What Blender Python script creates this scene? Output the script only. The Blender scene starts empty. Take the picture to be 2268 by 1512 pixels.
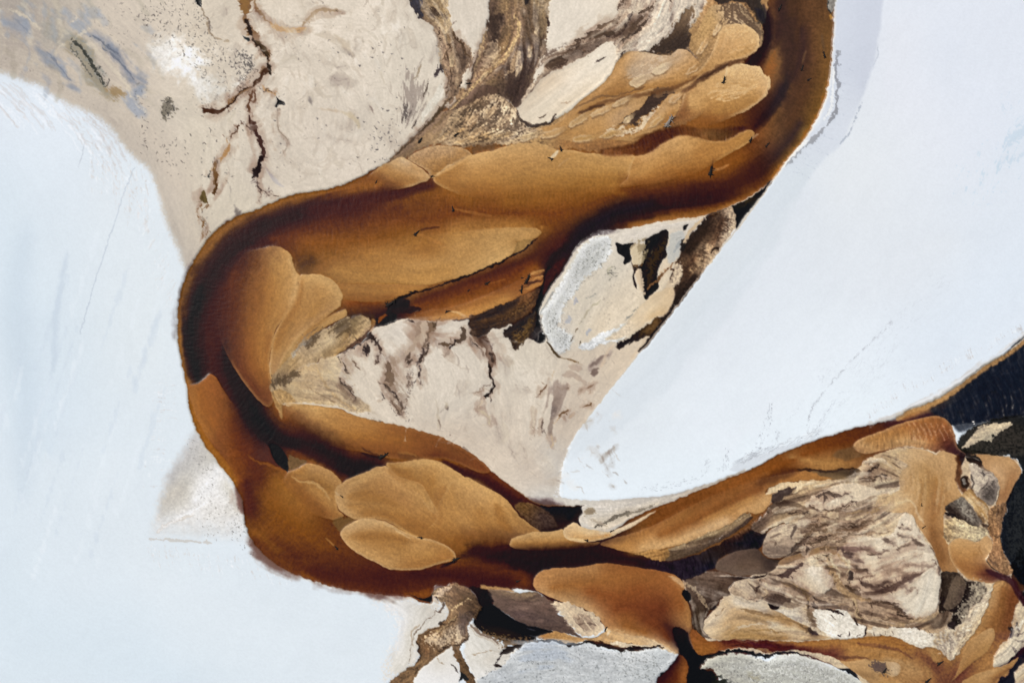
# Aerial view straight down on a tannin brown river winding between a white flat and beige mud.
import bpy, math, random
import numpy as np
from mathutils import Vector

scene = bpy.context.scene
U2M = 0.25                                   # one survey unit = 0.25 m; the frame is 2268 x 1512 units
def wx(x): return (x - 1134.0) * U2M
def wy(y): return (756.0 - y) * U2M

# ---------------------------------------------------------------- camera
cam_d = bpy.data.cameras.new('camera'); cam = bpy.data.objects.new('camera', cam_d)
scene.collection.objects.link(cam); scene.camera = cam
FOV = math.radians(40.0)
cam_d.sensor_width = 36.0; cam_d.lens = 18.0 / math.tan(FOV / 2)
cam.location = (0, 0, 2268 * U2M / 2 / math.tan(FOV / 2)); cam.rotation_euler = (0, 0, 0)
cam_d.clip_start = 1.0; cam_d.clip_end = 20000.0

# ---------------------------------------------------------------- sky and sun
SUN_EL = math.radians(52.0); SUN_AZ = math.radians(-52.0)      # azimuth from +Y (up in the plan) clockwise
world = bpy.data.worlds.new("World"); scene.world = world; world.use_nodes = True
wn = world.node_tree; wn.nodes.clear()
sky = wn.nodes.new('ShaderNodeTexSky'); sky.sky_type = 'NISHITA'; sky.sun_disc = False
sky.sun_elevation = SUN_EL; sky.sun_rotation = SUN_AZ; sky.altitude = 0.0; sky.air_density = 1.0; sky.dust_density = 2.5
bg = wn.nodes.new('ShaderNodeBackground'); bg.inputs['Strength'].default_value = 0.10
wo = wn.nodes.new('ShaderNodeOutputWorld')
wn.links.new(sky.outputs[0], bg.inputs['Color']); wn.links.new(bg.outputs[0], wo.inputs['Surface'])
sun_d = bpy.data.lights.new('sun', 'SUN'); sun = bpy.data.objects.new('sun', sun_d); scene.collection.objects.link(sun)
sun_d.energy = 3.0; sun_d.angle = math.radians(0.53); sun_d.color = (1.0, 0.95, 0.88)
sd_ = Vector((math.sin(SUN_AZ) * math.cos(SUN_EL), math.cos(SUN_AZ) * math.cos(SUN_EL), math.sin(SUN_EL)))
sun.rotation_euler = sd_.to_track_quat('Z', 'Y').to_euler(); sun.location = sd_ * 900
scene.view_settings.view_transform = 'Standard'; scene.view_settings.look = 'None'
scene.view_settings.gamma = 1.0; scene.view_settings.use_curve_mapping = False
scene.view_settings.exposure = -0.163
scene.cycles.use_denoising = True
CELL = 1.6
GAIN = (1.0, 1.010, 0.978); LIFT = (0.010, 0.011, 0.012)
# ---------------------------------------------------------------- ground-survey engine (numpy)
# survey units (u): 1 u = 0.25 m.  x to the right, y down the plan.
X0, Y0, X1, Y1 = -120.0, -120.0, 2388.0, 1632.0
NX = int((X1 - X0) / CELL) + 1
NY = int((Y1 - Y0) / CELL) + 1
gx = X0 + CELL * np.arange(NX, dtype=np.float32)
gy = Y0 + CELL * np.arange(NY, dtype=np.float32)

def sm(t):
    t = np.clip(t, 0, 1); return t * t * (3 - 2 * t)

def hexc(h):
    return np.array([int(h[i:i + 2], 16) / 255.0 for i in (0, 2, 4)], np.float32)

_tab = {}
def vnoise(x, y, seed=0):
    if seed not in _tab:
        _tab[seed] = np.random.RandomState(seed + 11).rand(256, 256).astype(np.float32) * 2 - 1
    T = _tab[seed]
    xi = np.floor(x); yi = np.floor(y)
    fx = (x - xi).astype(np.float32); fy = (y - yi).astype(np.float32)
    xi = xi.astype(np.int32) & 255; yi = yi.astype(np.int32) & 255
    fx = fx * fx * (3 - 2 * fx); fy = fy * fy * (3 - 2 * fy)
    x1 = (xi + 1) & 255; y1 = (yi + 1) & 255
    a = T[yi, xi]; b = T[yi, x1]; c = T[y1, xi]; d = T[y1, x1]
    return (a + (b - a) * fx) * (1 - fy) + (c + (d - c) * fx) * fy

def fbm(x, y, s, o=3, seed=0, g=0.5):
    r = 0; a = 1.0; t = 0
    for k in range(o):
        r = r + a * vnoise(x / s + 17.3 * k, y / s - 9.1 * k, seed + k); t += a * a; s *= 0.5; a *= g
    return r / math.sqrt(t) * 1.6

def bil(A, ix, iy):
    """bilinear sample of array A at float index coords"""
    h, w = A.shape[:2]
    ix = np.clip(ix, 0, w - 1.001); iy = np.clip(iy, 0, h - 1.001)
    x = ix.astype(np.int32); y = iy.astype(np.int32)
    fx = (ix - x).astype(np.float32); fy = (iy - y).astype(np.float32)
    if A.ndim == 3: fx = fx[..., None]; fy = fy[..., None]
    return (A[y, x] * (1 - fx) + A[y, x + 1] * fx) * (1 - fy) + (A[y + 1, x] * (1 - fx) + A[y + 1, x + 1] * fx) * fy

def smooth_pts(p, closed, n=5):
    p = np.asarray(p, float)
    N = len(p)
    if N < 3: return p
    out = []
    for i in range(N if closed else N - 1):
        if closed: a, b, c, d = p[(i - 1) % N], p[i], p[(i + 1) % N], p[(i + 2) % N]
        else: a, b, c, d = p[max(i - 1, 0)], p[i], p[i + 1], p[min(i + 2, N - 1)]
        L = math.hypot(*(c - b)[:2])
        if L < 1e-6: continue
        m = max(1, min(n, int(L / 5)))
        for k in range(m):
            t = k / m
            out.append(0.5 * (2 * b + (c - a) * t + (2 * a - 5 * b + 4 * c - d) * t * t + (3 * b - a - 3 * c + d) * t ** 3))
    if not closed: out.append(p[-1])
    return np.array(out)

class Win:
    def __init__(s, pts, pad):
        a = pts[:, :2].min(0) - pad; b = pts[:, :2].max(0) + pad
        s.i0 = max(0, int((a[0] - X0) / CELL)); s.i1 = min(NX, int((b[0] - X0) / CELL) + 2)
        s.j0 = max(0, int((a[1] - Y0) / CELL)); s.j1 = min(NY, int((b[1] - Y0) / CELL) + 2)
        s.ok = s.i1 - s.i0 > 2 and s.j1 - s.j0 > 2
        s.sl = (slice(s.j0, s.j1), slice(s.i0, s.i1))

def dist_field(W, pts, closed, R, vals=None):
    """unsigned distance (clamped at R) from window cells to a polyline; vals = per-vertex values carried along"""
    xs = gx[W.i0:W.i1]; ys = gy[W.j0:W.j1]
    D = np.full((len(ys), len(xs)), R, np.float32)
    V = None if vals is None else np.zeros(D.shape + (vals.shape[1],), np.float32)
    N = len(pts)
    for i in range(N if closed else N - 1):
        a = pts[i]; b = pts[(i + 1) % N]
        x0, x1 = min(a[0], b[0]) - R, max(a[0], b[0]) + R
        y0, y1 = min(a[1], b[1]) - R, max(a[1], b[1]) + R
        i0 = int(max(0, (x0 - xs[0]) / CELL)); i1 = int(min(len(xs), (x1 - xs[0]) / CELL + 2))
        j0 = int(max(0, (y0 - ys[0]) / CELL)); j1 = int(min(len(ys), (y1 - ys[0]) / CELL + 2))
        if i1 <= i0 or j1 <= j0: continue
        px = xs[None, i0:i1] - a[0]; py = ys[j0:j1, None] - a[1]
        ex, ey = b[0] - a[0], b[1] - a[1]; L2 = ex * ex + ey * ey + 1e-9
        t = np.clip((px * ex + py * ey) / L2, 0, 1)
        d = np.sqrt((px - t * ex) ** 2 + (py - t * ey) ** 2)
        sub = D[j0:j1, i0:i1]; m = d < sub
        sub[m] = d[m]
        if V is not None:
            tt = t[m][:, None]; va = vals[i]; vb = vals[(i + 1) % N]
            V[j0:j1, i0:i1][m] = va * (1 - tt) + vb * tt
    return D, V

def inside(W, pts):
    xs = gx[W.i0:W.i1]; ys = gy[W.j0:W.j1]
    I = np.zeros((len(ys), len(xs)), bool); N = len(pts)
    for i in range(N):
        a = pts[i]; b = pts[(i + 1) % N]
        if a[1] == b[1]: continue
        if a[1] > b[1]: a, b = b, a
        j0 = int(max(0, math.ceil((a[1] - ys[0]) / CELL))); j1 = int(min(len(ys), math.ceil((b[1] - ys[0]) / CELL)))
        if j1 <= j0: continue
        xi = a[0] + (ys[j0:j1] - a[1]) / (b[1] - a[1]) * (b[0] - a[0])
        I[j0:j1] ^= xs[None, :] < xi[:, None]
    return I

def pr(flat):
    return np.array(flat, float).reshape(-1, 2)

# ------------------------------------------------ smooth interpolation of scattered strokes
def relax(V, M, it=60):
    """pull-push fill of V (h,w,c) known where M>0, then Jacobi relaxation"""
    def pp(V, M):
        h, w = M.shape
        if min(h, w) <= 2:
            s = M.sum(); return np.broadcast_to((V * M[..., None]).sum((0, 1)) / max(s, 1e-6), V.shape).copy()
        h2, w2 = (h + 1) // 2, (w + 1) // 2
        Vp = np.zeros((h2 * 2, w2 * 2, V.shape[2]), np.float32); Mp = np.zeros((h2 * 2, w2 * 2), np.float32)
        Vp[:h, :w] = V * M[..., None]; Mp[:h, :w] = M
        Vs = Vp[::2, ::2] + Vp[1::2, ::2] + Vp[::2, 1::2] + Vp[1::2, 1::2]
        Ms = Mp[::2, ::2] + Mp[1::2, ::2] + Mp[::2, 1::2] + Mp[1::2, 1::2]
        Vn = Vs / np.maximum(Ms, 1e-6)[..., None]
        lo = pp(Vn, np.minimum(Ms, 1))
        yy, xx = np.mgrid[0:h, 0:w]
        up = bil(lo, (xx - 0.5) / 2, (yy - 0.5) / 2) if min(lo.shape[:2]) > 1 else np.broadcast_to(lo[:1, :1], V.shape)
        m = M[..., None]
        return V * m + up * (1 - m)
    F = pp(V.astype(np.float32), np.clip(M, 0, 1))
    m = np.clip(M, 0, 1)[..., None]
    for _ in range(it):
        P = np.pad(F, ((1, 1), (1, 1), (0, 0)), 'edge')
        A = (P[:-2, 1:-1] + P[2:, 1:-1] + P[1:-1, :-2] + P[1:-1, 2:]) * 0.25
        F = V * m + A * (1 - m)
    return F

def scatter(x0, y0, w, h, q, items, nc):
    V = np.zeros((h, w, nc), np.float32); M = np.zeros((h, w), np.float32)
    for pts, vals in items:
        for i in range(max(1, len(pts) - 1)):
            a = pts[i]; b = pts[min(i + 1, len(pts) - 1)]
            n = int(math.hypot(*(b - a)) / (q * 0.6)) + 1
            for k in range(n + 1):
                t = k / n; p = a + (b - a) * t
                ix = int((p[0] - x0) / q); iy = int((p[1] - y0) / q)
                if 0 <= ix < w and 0 <= iy < h:
                    V[iy, ix] += vals[i] * (1 - t) + vals[min(i + 1, len(pts) - 1)] * t; M[iy, ix] += 1
    V /= np.maximum(M, 1)[..., None]
    return V, np.minimum(M, 1)

def stroke_items(S):
    items = []
    for s in S:
        cols = s[0].split('-'); pts = smooth_pts(pr(s[1:]), False, 4)
        c = np.array([hexc(k) for k in cols])
        t = np.linspace(0, len(cols) - 1, len(pts)) if len(cols) > 1 else np.zeros(len(pts))
        i = np.minimum(t.astype(int), max(len(cols) - 2, 0)); f = (t - i)[:, None]
        v = c[i] * (1 - f) + c[np.minimum(i + 1, len(cols) - 1)] * f
        items.append((pts, v))
    return items

def colour_field(W, S):
    q = 5.0
    x0 = gx[W.i0]; y0 = gy[W.j0]
    w = int((gx[W.i1 - 1] - x0) / q) + 3; h = int((gy[W.j1 - 1] - y0) / q) + 3
    V, M = scatter(x0, y0, w, h, q, stroke_items(S), 3)
    F = relax(V, M, 40)
    F = relax(F, M * 0.8, 5)
    ix = (gx[W.i0:W.i1] - x0) / q - 0.5; iy = (gy[W.j0:W.j1] - y0) / q - 0.5
    IX, IY = np.meshgrid(ix, iy)
    return bil(F, IX, IY)

# ------------------------------------------------ layers
C = np.zeros((NY, NX, 3), np.float32)            # surface colour, sRGB
HT = np.zeros((NY, NX), np.float32)              # height, m
ID = np.zeros((NY, NX), np.int16)
TA = {k: np.zeros((NY, NX), np.float32) for k in ('lic', 'gr', 'rip', 'mot', 'wet', 'bmp', 'fold', 'rip2')}
NAMES = ['salt_flat']; INFO = {}
GX, GY = np.meshgrid(gx, gy)
NW1 = fbm(GX, GY, 9, 3, 1); NW2 = fbm(GX, GY, 9, 3, 5)
MW1 = fbm(GX, GY, 46, 3, 21); MW2 = fbm(GX, GY, 46, 3, 25)

FLOW = []
OPS = []
def flow(*flat): FLOW.append(pr(flat))

LIC = {}
def build_flow():
    items = []
    def add(p, wt=1):
        p = smooth_pts(p, False, 4)
        d = np.diff(p, axis=0); L = np.hypot(d[:, 0], d[:, 1]) + 1e-6
        a = np.arctan2(d[:, 1], d[:, 0]); v = np.stack([np.cos(2 * a), np.sin(2 * a)], 1)
        v = np.vstack([v, v[-1:]]); items.append((p, v))
    for p in FLOW:
        if len(p) > 1: add(p)
    q = 10.0; w = int((X1 - X0) / q) + 2; h = int((Y1 - Y0) / q) + 2
    V, M = scatter(X0, Y0, w, h, q, items, 2)
    F = relax(V, M, 30); F = relax(F, M * 0.3, 20)
    F = bil(F, (GX - X0) / q - 0.5, (GY - Y0) / q - 0.5)
    ang = 0.5 * np.arctan2(F[..., 1], F[..., 0])
    ang = ang + 0.16 * fbm(GX, GY, 60, 2, 77)
    return np.cos(ang).astype(np.float32), np.sin(ang).astype(np.float32)

def lic(N, U, V, L):
    """smear noise N along the field (U,V) for +-L survey units"""
    K = max(2, int(L / CELL)); out = N.copy(); n = 1
    base_y, base_x = np.mgrid[0:NY, 0:NX].astype(np.float32)
    for sgn in (1, -1):
        px = base_x.copy(); py = base_y.copy(); pu = U * sgn; pv = V * sgn
        for k in range(K):
            px += pu; py += pv
            ix = np.clip(np.rint(px), 0, NX - 1).astype(np.int32); iy = np.clip(np.rint(py), 0, NY - 1).astype(np.int32)
            u = U[iy, ix]; v = V[iy, ix]
            s = np.where(u * pu + v * pv < 0, -1, 1).astype(np.float32)
            pu = u * s; pv = v * s
            out += N[iy, ix]; n += 1
    out /= n
    return (out - out.mean()) / out.std()

def setup_textures():
    U, V = build_flow()
    n0 = fbm(GX, GY, 3.2, 2, 41); n1 = fbm(GX, GY, 9, 2, 47)
    LIC['fine'] = lic(n0, U, V, 9)
    LIC['long'] = lic(n1, U, V, 42)
    LIC['rip'] = lic(fbm(GX, GY, 3.6, 2, 51), -V, U, 6)
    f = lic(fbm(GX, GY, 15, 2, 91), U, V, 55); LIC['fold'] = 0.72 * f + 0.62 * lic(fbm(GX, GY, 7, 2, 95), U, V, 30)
    LIC['rip2'] = lic(fbm(GX, GY, 8, 2, 57), -V, U, 15)
    LIC['grain'] = fbm(GX, GY, 3.4, 2, 61)
    LIC['clump'] = fbm(GX, GY, 11, 3, 65)
    LIC['broad'] = fbm(GX + 14 * MW1, GY + 14 * MW2, 130, 3, 71)
    LIC['stip'] = 0.62 * LIC['fine'] + 0.62 * LIC['grain'] + 0.45 * LIC['clump']
    LIC['mix'] = 0.5 * LIC['long'] + 0.7 * LIC['fine'] + 0.45 * LIC['grain']

def put(W, a, col, name, info, tex, h, hset, hpow=1.0):
    sl = W.sl; a3 = a[..., None]
    if hset is not None and 'fold' not in tex: tex = dict(tex, fold=0)
    if col is not None: C[sl] = C[sl] * (1 - a3) + col * a3
    for k, v in tex.items():
        TA[k][sl] = TA[k][sl] * (1 - a) + v * a
    if hset is not None: HT[sl] = HT[sl] * (1 - a) + hset * a
    if h is not None: HT[sl] += h * a
    if name is not None:
        if name not in NAMES: NAMES.append(name)
        INFO.setdefault(name, {}).update(info)
        m = a > 0.5; ID[sl][m] = NAMES.index(name)

def fill(flat, col=None, S=None, soft=2.5, rag=1.2, med=0.0, rough=0.0, nz='stip', a=1.0, fade=None, name=None, info={},
         h=None, hset=None, sharp=False, rim=None, rimw=8, rimout=None, **tex):
    pts = smooth_pts(pr(flat), True, 6) if not sharp else pr(flat)
    if S and name != 'x':
        for s in S:
            if len(s) > 5: FLOW.append(pr(s[1:]))
    OPS.append(lambda: _fill(pts, col, S, soft, rag, med, rough, nz, a, fade, name, info, h, hset, rim, rimw, rimout, tex))

def _warp(W, A, rag, med):
    if rag <= 0 and med <= 0: return A
    sl = W.sl
    j, i = np.mgrid[0:A.shape[0], 0:A.shape[1]].astype(np.float32)
    return bil(A, i + (rag * NW1[sl] + med * MW1[sl]) / CELL, j + (rag * NW2[sl] + med * MW2[sl]) / CELL)

def _fill(pts, col, S, soft, rag, med, rough, nz, a, fade, name, info, h, hset, rim, rimw, rimout, tex):
    W = Win(pts, soft * 2 + rag * 2 + med + 6 + (rimw if rimout else 0))
    if not W.ok: return
    R = max(soft * 2, rimw * 1.6, 10) + 6
    D, _ = dist_field(W, pts, True, R)
    sd = np.where(inside(W, pts), D, -D)
    sd = _warp(W, sd, rag, med)
    t = sd / soft + 0.5
    if rough: t = t + rough * LIC[nz][W.sl]
    al = sm(t) * a
    if rough >= .8 and soft >= 12: al = al * sm((sd + 4) / 14)
    if fade is not None:
        x0, y0, x1, y1 = fade; dx, dy = x1 - x0, y1 - y0; L2 = dx * dx + dy * dy
        f = ((GX[W.sl] - x0) * dx + (GY[W.sl] - y0) * dy) / L2
        f = f + 0.05 * LIC['clump'][W.sl]
        fk = sm(1 - f); al = al * fk
    cf = colour_field(W, S) if S else (hexc(col) if col else None)
    if rim is not None and cf is not None:
        k = (sm(1 - sd / rimw) * (1 if fade is None else fk ** 3))[..., None] * (rim[1] if isinstance(rim, tuple) else 0.6)
        rc = hexc(rim[0] if isinstance(rim, tuple) else rim)
        cf = cf * (1 - k) + rc * k
    if rimout is not None:
        k = sm(1 + sd / rimw) * (sd < 0) * rimout[1]
        C[W.sl] = C[W.sl] * (1 - k[..., None]) + hexc(rimout[0]) * k[..., None]
    put(W, al, cf, name, info, tex, h, hset)

def line(flat, col, w=3, w2=None, soft=2.0, rag=1.5, med=0.0, rough=0.0, nz='stip', a=1.0, name=None, info={}, h=None, hset=None, taper=True, **tex):
    """brush stroke: flat = x,y,...  width w (mid) tapering to the ends, or w..w2"""
    p = pr(flat); pts = smooth_pts(p, False, 5)
    OPS.append(lambda: _line(pts, col, w, w2, soft, rag, med, rough, nz, a, name, info, h, hset, taper, tex))

def _line(pts, col, w, w2, soft, rag, med, rough, nz, a, name, info, h, hset, taper, tex):
    n = len(pts); t = np.linspace(0, 1, n)
    ww = (w + ((w2 if w2 is not None else w) - w) * t) / 2
    if taper and w2 is None: ww = ww * (0.25 + 0.75 * np.sqrt(np.clip(4 * t * (1 - t), 0, 1)))
    mx = ww.max()
    W = Win(pts, mx + soft * 2 + 6 + med)
    if not W.ok: return
    D, V = dist_field(W, pts, False, mx + soft * 2 + 5, ww[:, None].astype(np.float32))
    sd = np.where(V[..., 0] > 0, V[..., 0] - D, -mx - 9)
    sd = _warp(W, sd, rag, med)
    tt = sd / soft + 0.5
    if rough: tt = tt + rough * LIC[nz][W.sl]
    put(W, sm(tt) * a, hexc(col), name, info, tex, h, hset)

def veins(lst, **kw):
    for v in lst: line(v[2:], v[0], w=v[1], **kw)

_fs = [0]
def fveins(lst, halo='9c8068', hw=3.0, ha=.38, br=1.0, **kw):
    """seepage channels: soft stained margin, dark core, fine side threads"""
    for v in lst:
        line(v[2:], halo, w=v[1] * hw + 5, soft=v[1] * .9 + 5, rag=3, med=3, rough=.35, nz='long', a=ha)
    for v in lst: line(v[2:], v[0], w=v[1], **kw)
    for v in lst:
        _fs[0] += 1; rs = np.random.RandomState(8000 + _fs[0]); P = smooth_pts(pr(v[2:]), False, 4)
        L = np.hypot(*(P[-1] - P[0])); n = int(br * (1 + L / 13))
        for k in range(n):
            i = rs.randint(0, len(P) - 1); d = P[i + 1] - P[i]; th = math.atan2(d[1], d[0]) + rs.choice([-1, 1]) * rs.uniform(.25, 1.0) + (math.pi if rs.rand() < .3 else 0)
            o = rs.uniform(-.5, .5, 2) * v[1]; l = rs.uniform(5, 20); x, y = P[i] + o
            line([x, y, x + l * .5 * math.cos(th), y + l * .5 * math.sin(th), x + l * math.cos(th + .4), y + l * math.sin(th + .4)], v[0], w=rs.uniform(1.3, 2.6), soft=1.6, rag=2, rough=.4, a=rs.uniform(.35, .8))

def specks(flat, n, col, size=(1.2, 2.6), seed=1, a=0.8, curl=0.0, ang=None, **kw):
    pts = smooth_pts(pr(flat), True, 4)
    def run():
        rs = np.random.RandomState(seed)
        lo = pts.min(0); hi = pts.max(0); k = 0; tries = 0
        W = Win(pts, 2)
        if not W.ok: return
        I = inside(W, pts)
        while k < n and tries < n * 20:
            tries += 1
            x = rs.uniform(lo[0], hi[0]); y = rs.uniform(lo[1], hi[1])
            i = int((x - gx[W.i0]) / CELL); j = int((y - gy[W.j0]) / CELL)
            if not (0 <= i < I.shape[1] and 0 <= j < I.shape[0]) or not I[j, i]: continue
            k += 1
            s = rs.uniform(*size); th = rs.uniform(0, 6.28) if ang is None else ang + rs.normal(0, 0.35)
            L = s * rs.uniform(1.0, 2.6)
            p = [(x, y), (x + L * math.cos(th), y + L * math.sin(th))]
            if rs.rand() < curl:
                p.append((p[1][0] + L * 0.8 * math.cos(th + 1.3), p[1][1] + L * 0.8 * math.sin(th + 1.3)))
            _line(smooth_pts(p, False, 3), col, s, None, 1.3, 0.6, 0, 0, 'stip', a * rs.uniform(0.5, 1), None, {}, None, None, False, {})
    OPS.append(run)

def edge_bank():
    pass
# ================================================================ white flat
fill([-200,-200, 2500,-200, 2500,1750, -200,1750], sharp=True, soft=1, rag=0, hset=0.9, name='salt_flat', gr=0.006, lic=0.002, mot=0.004, S=[
 ('dce6ee-d7e3ec', -100,300, 0,500, 60,850), ('dbe6ee',-100,1200, 100,1400, 400,1500), ('e2e9ef-e3eaee', 200,400, 300,560, 340,760), ('d9e4ed',100,700,110,1000),
 ('e1e9ef', 250,1000, 330,1250, 500,1350, 780,1420), ('dfe8ef', 100,1000,200,1300), ('e8f0f6', 1280,1090, 1500,1070, 1750,960, 1950,890),
 ('e3e9ee', 1300,990, 1450,900), ('e1e6ec', 1520,760, 1650,600, 1790,420), ('e8eef4', 1600,1000, 1700,900, 1800,800), ('e2e7ed', 1900,650, 2100,520),
 ('e2e7f0', 2100,100, 2200,300), ('e6e9f0', 1980,60, 1960,200), ('e6eaee', 1900,330, 1850,420), ('dfe6ef', 2230,330, 2380,200), ('e0e8f1', 2100,760, 2240,600),('e4ebf3', -60,200,100,260)])
# soft darker bands on the white flat
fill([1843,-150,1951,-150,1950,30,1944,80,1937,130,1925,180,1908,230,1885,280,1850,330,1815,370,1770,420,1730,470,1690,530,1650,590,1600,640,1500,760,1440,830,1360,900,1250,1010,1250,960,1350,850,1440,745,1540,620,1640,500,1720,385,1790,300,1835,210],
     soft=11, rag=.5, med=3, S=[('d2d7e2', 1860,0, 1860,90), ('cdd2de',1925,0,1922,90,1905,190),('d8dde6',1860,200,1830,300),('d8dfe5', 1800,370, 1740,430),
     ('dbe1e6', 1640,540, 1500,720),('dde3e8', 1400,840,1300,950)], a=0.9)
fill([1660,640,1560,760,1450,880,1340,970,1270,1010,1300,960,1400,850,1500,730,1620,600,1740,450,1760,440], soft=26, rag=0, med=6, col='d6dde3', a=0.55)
line([1945,100,1941,130,1932,150], 'aab2bf', w=2, a=.6)
line([1921,165,1917,190], 'b4bbc6', w=2, a=.6)
line([1909,228,1900,250,1893,265,1884,285,1874,305,1862,318], 'a3abb8', w=2.4, rough=.8, a=.7)
# cracked crust ridge beside the right bank
veins([('8f9097',8,1850,112,1853,135,1851,150,1850,170,1856,185,1853,210,1853,228), ('8c8d93',11,1853,228,1848,250,1840,265,1828,280),
       ('9a9ba0',10,1828,280,1820,290,1805,305,1790,320), ('9fa1a6',6,1790,320,1770,335,1755,352,1740,370), ('a0a2a8',3,1855,115,1862,118,1850,125),
       ('a9abb1',3,1855,150,1859,170,1854,178), ('b5b7bd',3,1834,240,1830,250), ('8f9097',2,1849,95,1850,105)], rough=.7, rag=2.5, a=.85, h=.12)
veins([('f4f4f2',6,1845,150,1843,200,1838,240,1822,270), ('f2f2f0',7,1788,312,1770,328,1750,350,1733,372)], rough=.4, rag=2, a=.8)
for k in range(26):
    t = k / 25; x = 1858 - 70 * t * t - 30 * t; y = 120 + 260 * t
    line([x, y, x + 30 + 18 * math.sin(k * 2.3), y + 6 + 12 * t], 'b5bcc9', w=1.6, a=.38, rough=.5)
# soft blue smears at right
veins([('c3d4e2',26,2268,290,2245,300,2236,320), ('c6d6e3',22,2300,330,2240,350), ('c9d8e5',18,2230,345,2205,362), ('c9d9e5',16,2200,370,2170,395), ('cddbe7',12,2165,400,2145,420),
       ('cbd8e4',14,2250,265,2290,240)], rough=.8, soft=10, a=.6, med=6)
# ================================================================ beige mud, upper left (M1)
M1 = [-200,120,-60,140,0,159,53,175,106,201,159,233,212,257,251,291,291,341,331,376,342,400,358,440,369,493,388,535,404,575,416,600, 432,620, 600,560,900,420,1500,300,1620,200,1640,0,1640,-200,700,-210,-200,-200]
fill(M1, soft=20, rag=1.0, med=2, rough=.12, nz='grain', name='mud_flat', info=dict(), lic=.014, gr=.012, mot=.022, bmp=.3, h=.05, S=[
 ('c6b9ac-c4b7aa-c3b7ab',-100,150,53,155,160,205,250,265,330,350,380,480,410,565), ('b0a69b-b4aa9e-bdb1a4', -60,-20,60,20,60,80), ('cdbfb0-d0c2b4',130,170,240,220,330,300,400,430),
 ('d0c1b2',150,120,250,180), ('d4c6b8',200,0,280,80,330,130), ('dccebf',420,120,480,60,520,30), ('e0d3c4',420,260,470,330,450,420), ('e2d4c6', 560,300,600,360,640,400),
 ('e4d6c8',700,180,650,60,760,40), ('e2d4c7',700,300,760,360), ('e5d8ca',850,250,880,160,860,60), ('d8cabb', 420,480,440,540), ('dccfbf', 470,470,560,440),
 ('e3d6c9',1050,30,1020,60), ('e4d5c6',1300,30,1230,60), ('e0cfba',1100,260,1200,260), ('e0cfbb',1500,60,1400,140), ('c9bcad',60,130,160,180)])
flow(0,0,100,70,200,160,300,300,400,500); flow(200,0,330,120,420,60,560,30); flow(620,20,640,70,700,60,800,40); flow(600,200,650,150,760,180,800,260,780,340)
flow(700,100,760,140,830,230,850,300); flow(420,250,480,240,540,180); flow(560,260,570,330,580,400); flow(640,330,700,380,760,360,820,380); flow(900,80,880,180,890,260)
# blue-grey smears
veins([('8f95a2',22,188,80,215,84,240,105,262,118), ('7f8696',15,222,103,245,115,270,140,292,168,310,190), ('8d939f',20,306,170,318,190,300,215), ('9da3ae',26,322,200,290,225,318,250),
       ('8b919d',17,92,108,115,135,140,160,158,180,172,198),('9a9ea9',30,15,45,35,60,60,75), ('9fa3ac',16,40,50,58,64,72,80), ('a4a8ae',22,125,25,145,28), ('9ea2a8',26,130,40,155,42), ('a4a8ae',24,185,28,200,34,225,24),
       ('a1a6ae',34,160,55,185,60,175,80), ('a9a69d',26,60,0,40,30), ('aaa69c',40,100,60,140,85,160,90), ('8d948f',30,165,95,185,125,210,160,235,190)], soft=20, rough=.2, nz='long', a=.8, med=6)
for k in range(70):
    rs = np.random.RandomState(5300 + k); x = rs.uniform(-40, 340); y = rs.uniform(-40, 230)
    if y > 120 + x * .42: continue
    L = rs.uniform(30, 90); th = .75 + .35 * math.sin(x / 70.) + .2 * math.sin(y / 40.)
    line([x, y, x + L * .5 * math.cos(th), y + L * .5 * math.sin(th), x + L * math.cos(th + .35), y + L * math.sin(th + .35)], ['99a0ab', 'dccdbb', 'b5aa9a', 'a9a08e'][k % 4], w=rs.uniform(3, 12), soft=9, rough=.3, nz='long', a=.4, med=4)
veins([('5f6674',4,200,80,225,92,250,112,268,128), ('636a79',4,225,105,250,122,275,148,296,176), ('747b8a',4,100,112,120,132,145,162,160,180), ('888d98',3,28,38,50,56,70,78)], soft=3, rough=.3, a=.7)
veins([('e0d2c0',7,170,85,188,72,203,64), ('dccdbb',6,160,50,172,38), ('ddd0bf',7,130,105,160,92,172,86), ('ddcfbd',8,185,98,205,100,225,125,262,165,285,195,290,212), ('ddd0bf',5,290,216,325,212), ('ddd0bf',4,300,232,322,248),
       ('d8cbb9',6,90,70,60,40,20,20)], soft=4, rough=.3, a=.75)
fill([150,95,165,85,190,115,215,150,240,185,275,205,262,218,240,212,210,190,180,140], col='a79b83', soft=18, rag=3, med=6, rough=.3, a=.8)
fill([240,190,262,198,275,205,262,218,245,208], col='a5895d', soft=12, rag=3, rough=.3, a=.7)
veins([('4a4b44',7,160,88,180,105,195,128,210,150,222,170,232,192),('3a3b36',4,163,92,183,112,205,143,228,180),('6a6a60',3,155,95,172,125,205,172)], rough=.9, nz='grain', rag=2, a=.85)
specks([215,145,240,160,238,200,222,180], 26, '3c3d38', seed=3)
fill([365,225,378,218,388,232,386,250,372,255,362,268,358,255], col='77705f', soft=7, rough=.6, a=.8)
specks([362,222,384,220,386,250,362,270], 34, '3a3933', seed=4)
specks([300,185,330,180,326,280,316,330,306,330], 40, '55504a', seed=5, size=(1,2))
specks([0,125,110,170,220,240,260,290,300,350,290,350,200,250,90,190,0,150], 50, '8d8377', seed=6, size=(1,1.8), a=.6)
specks([310,300,360,300,400,380,380,400], 30, '6c665c', seed=7)
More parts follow.
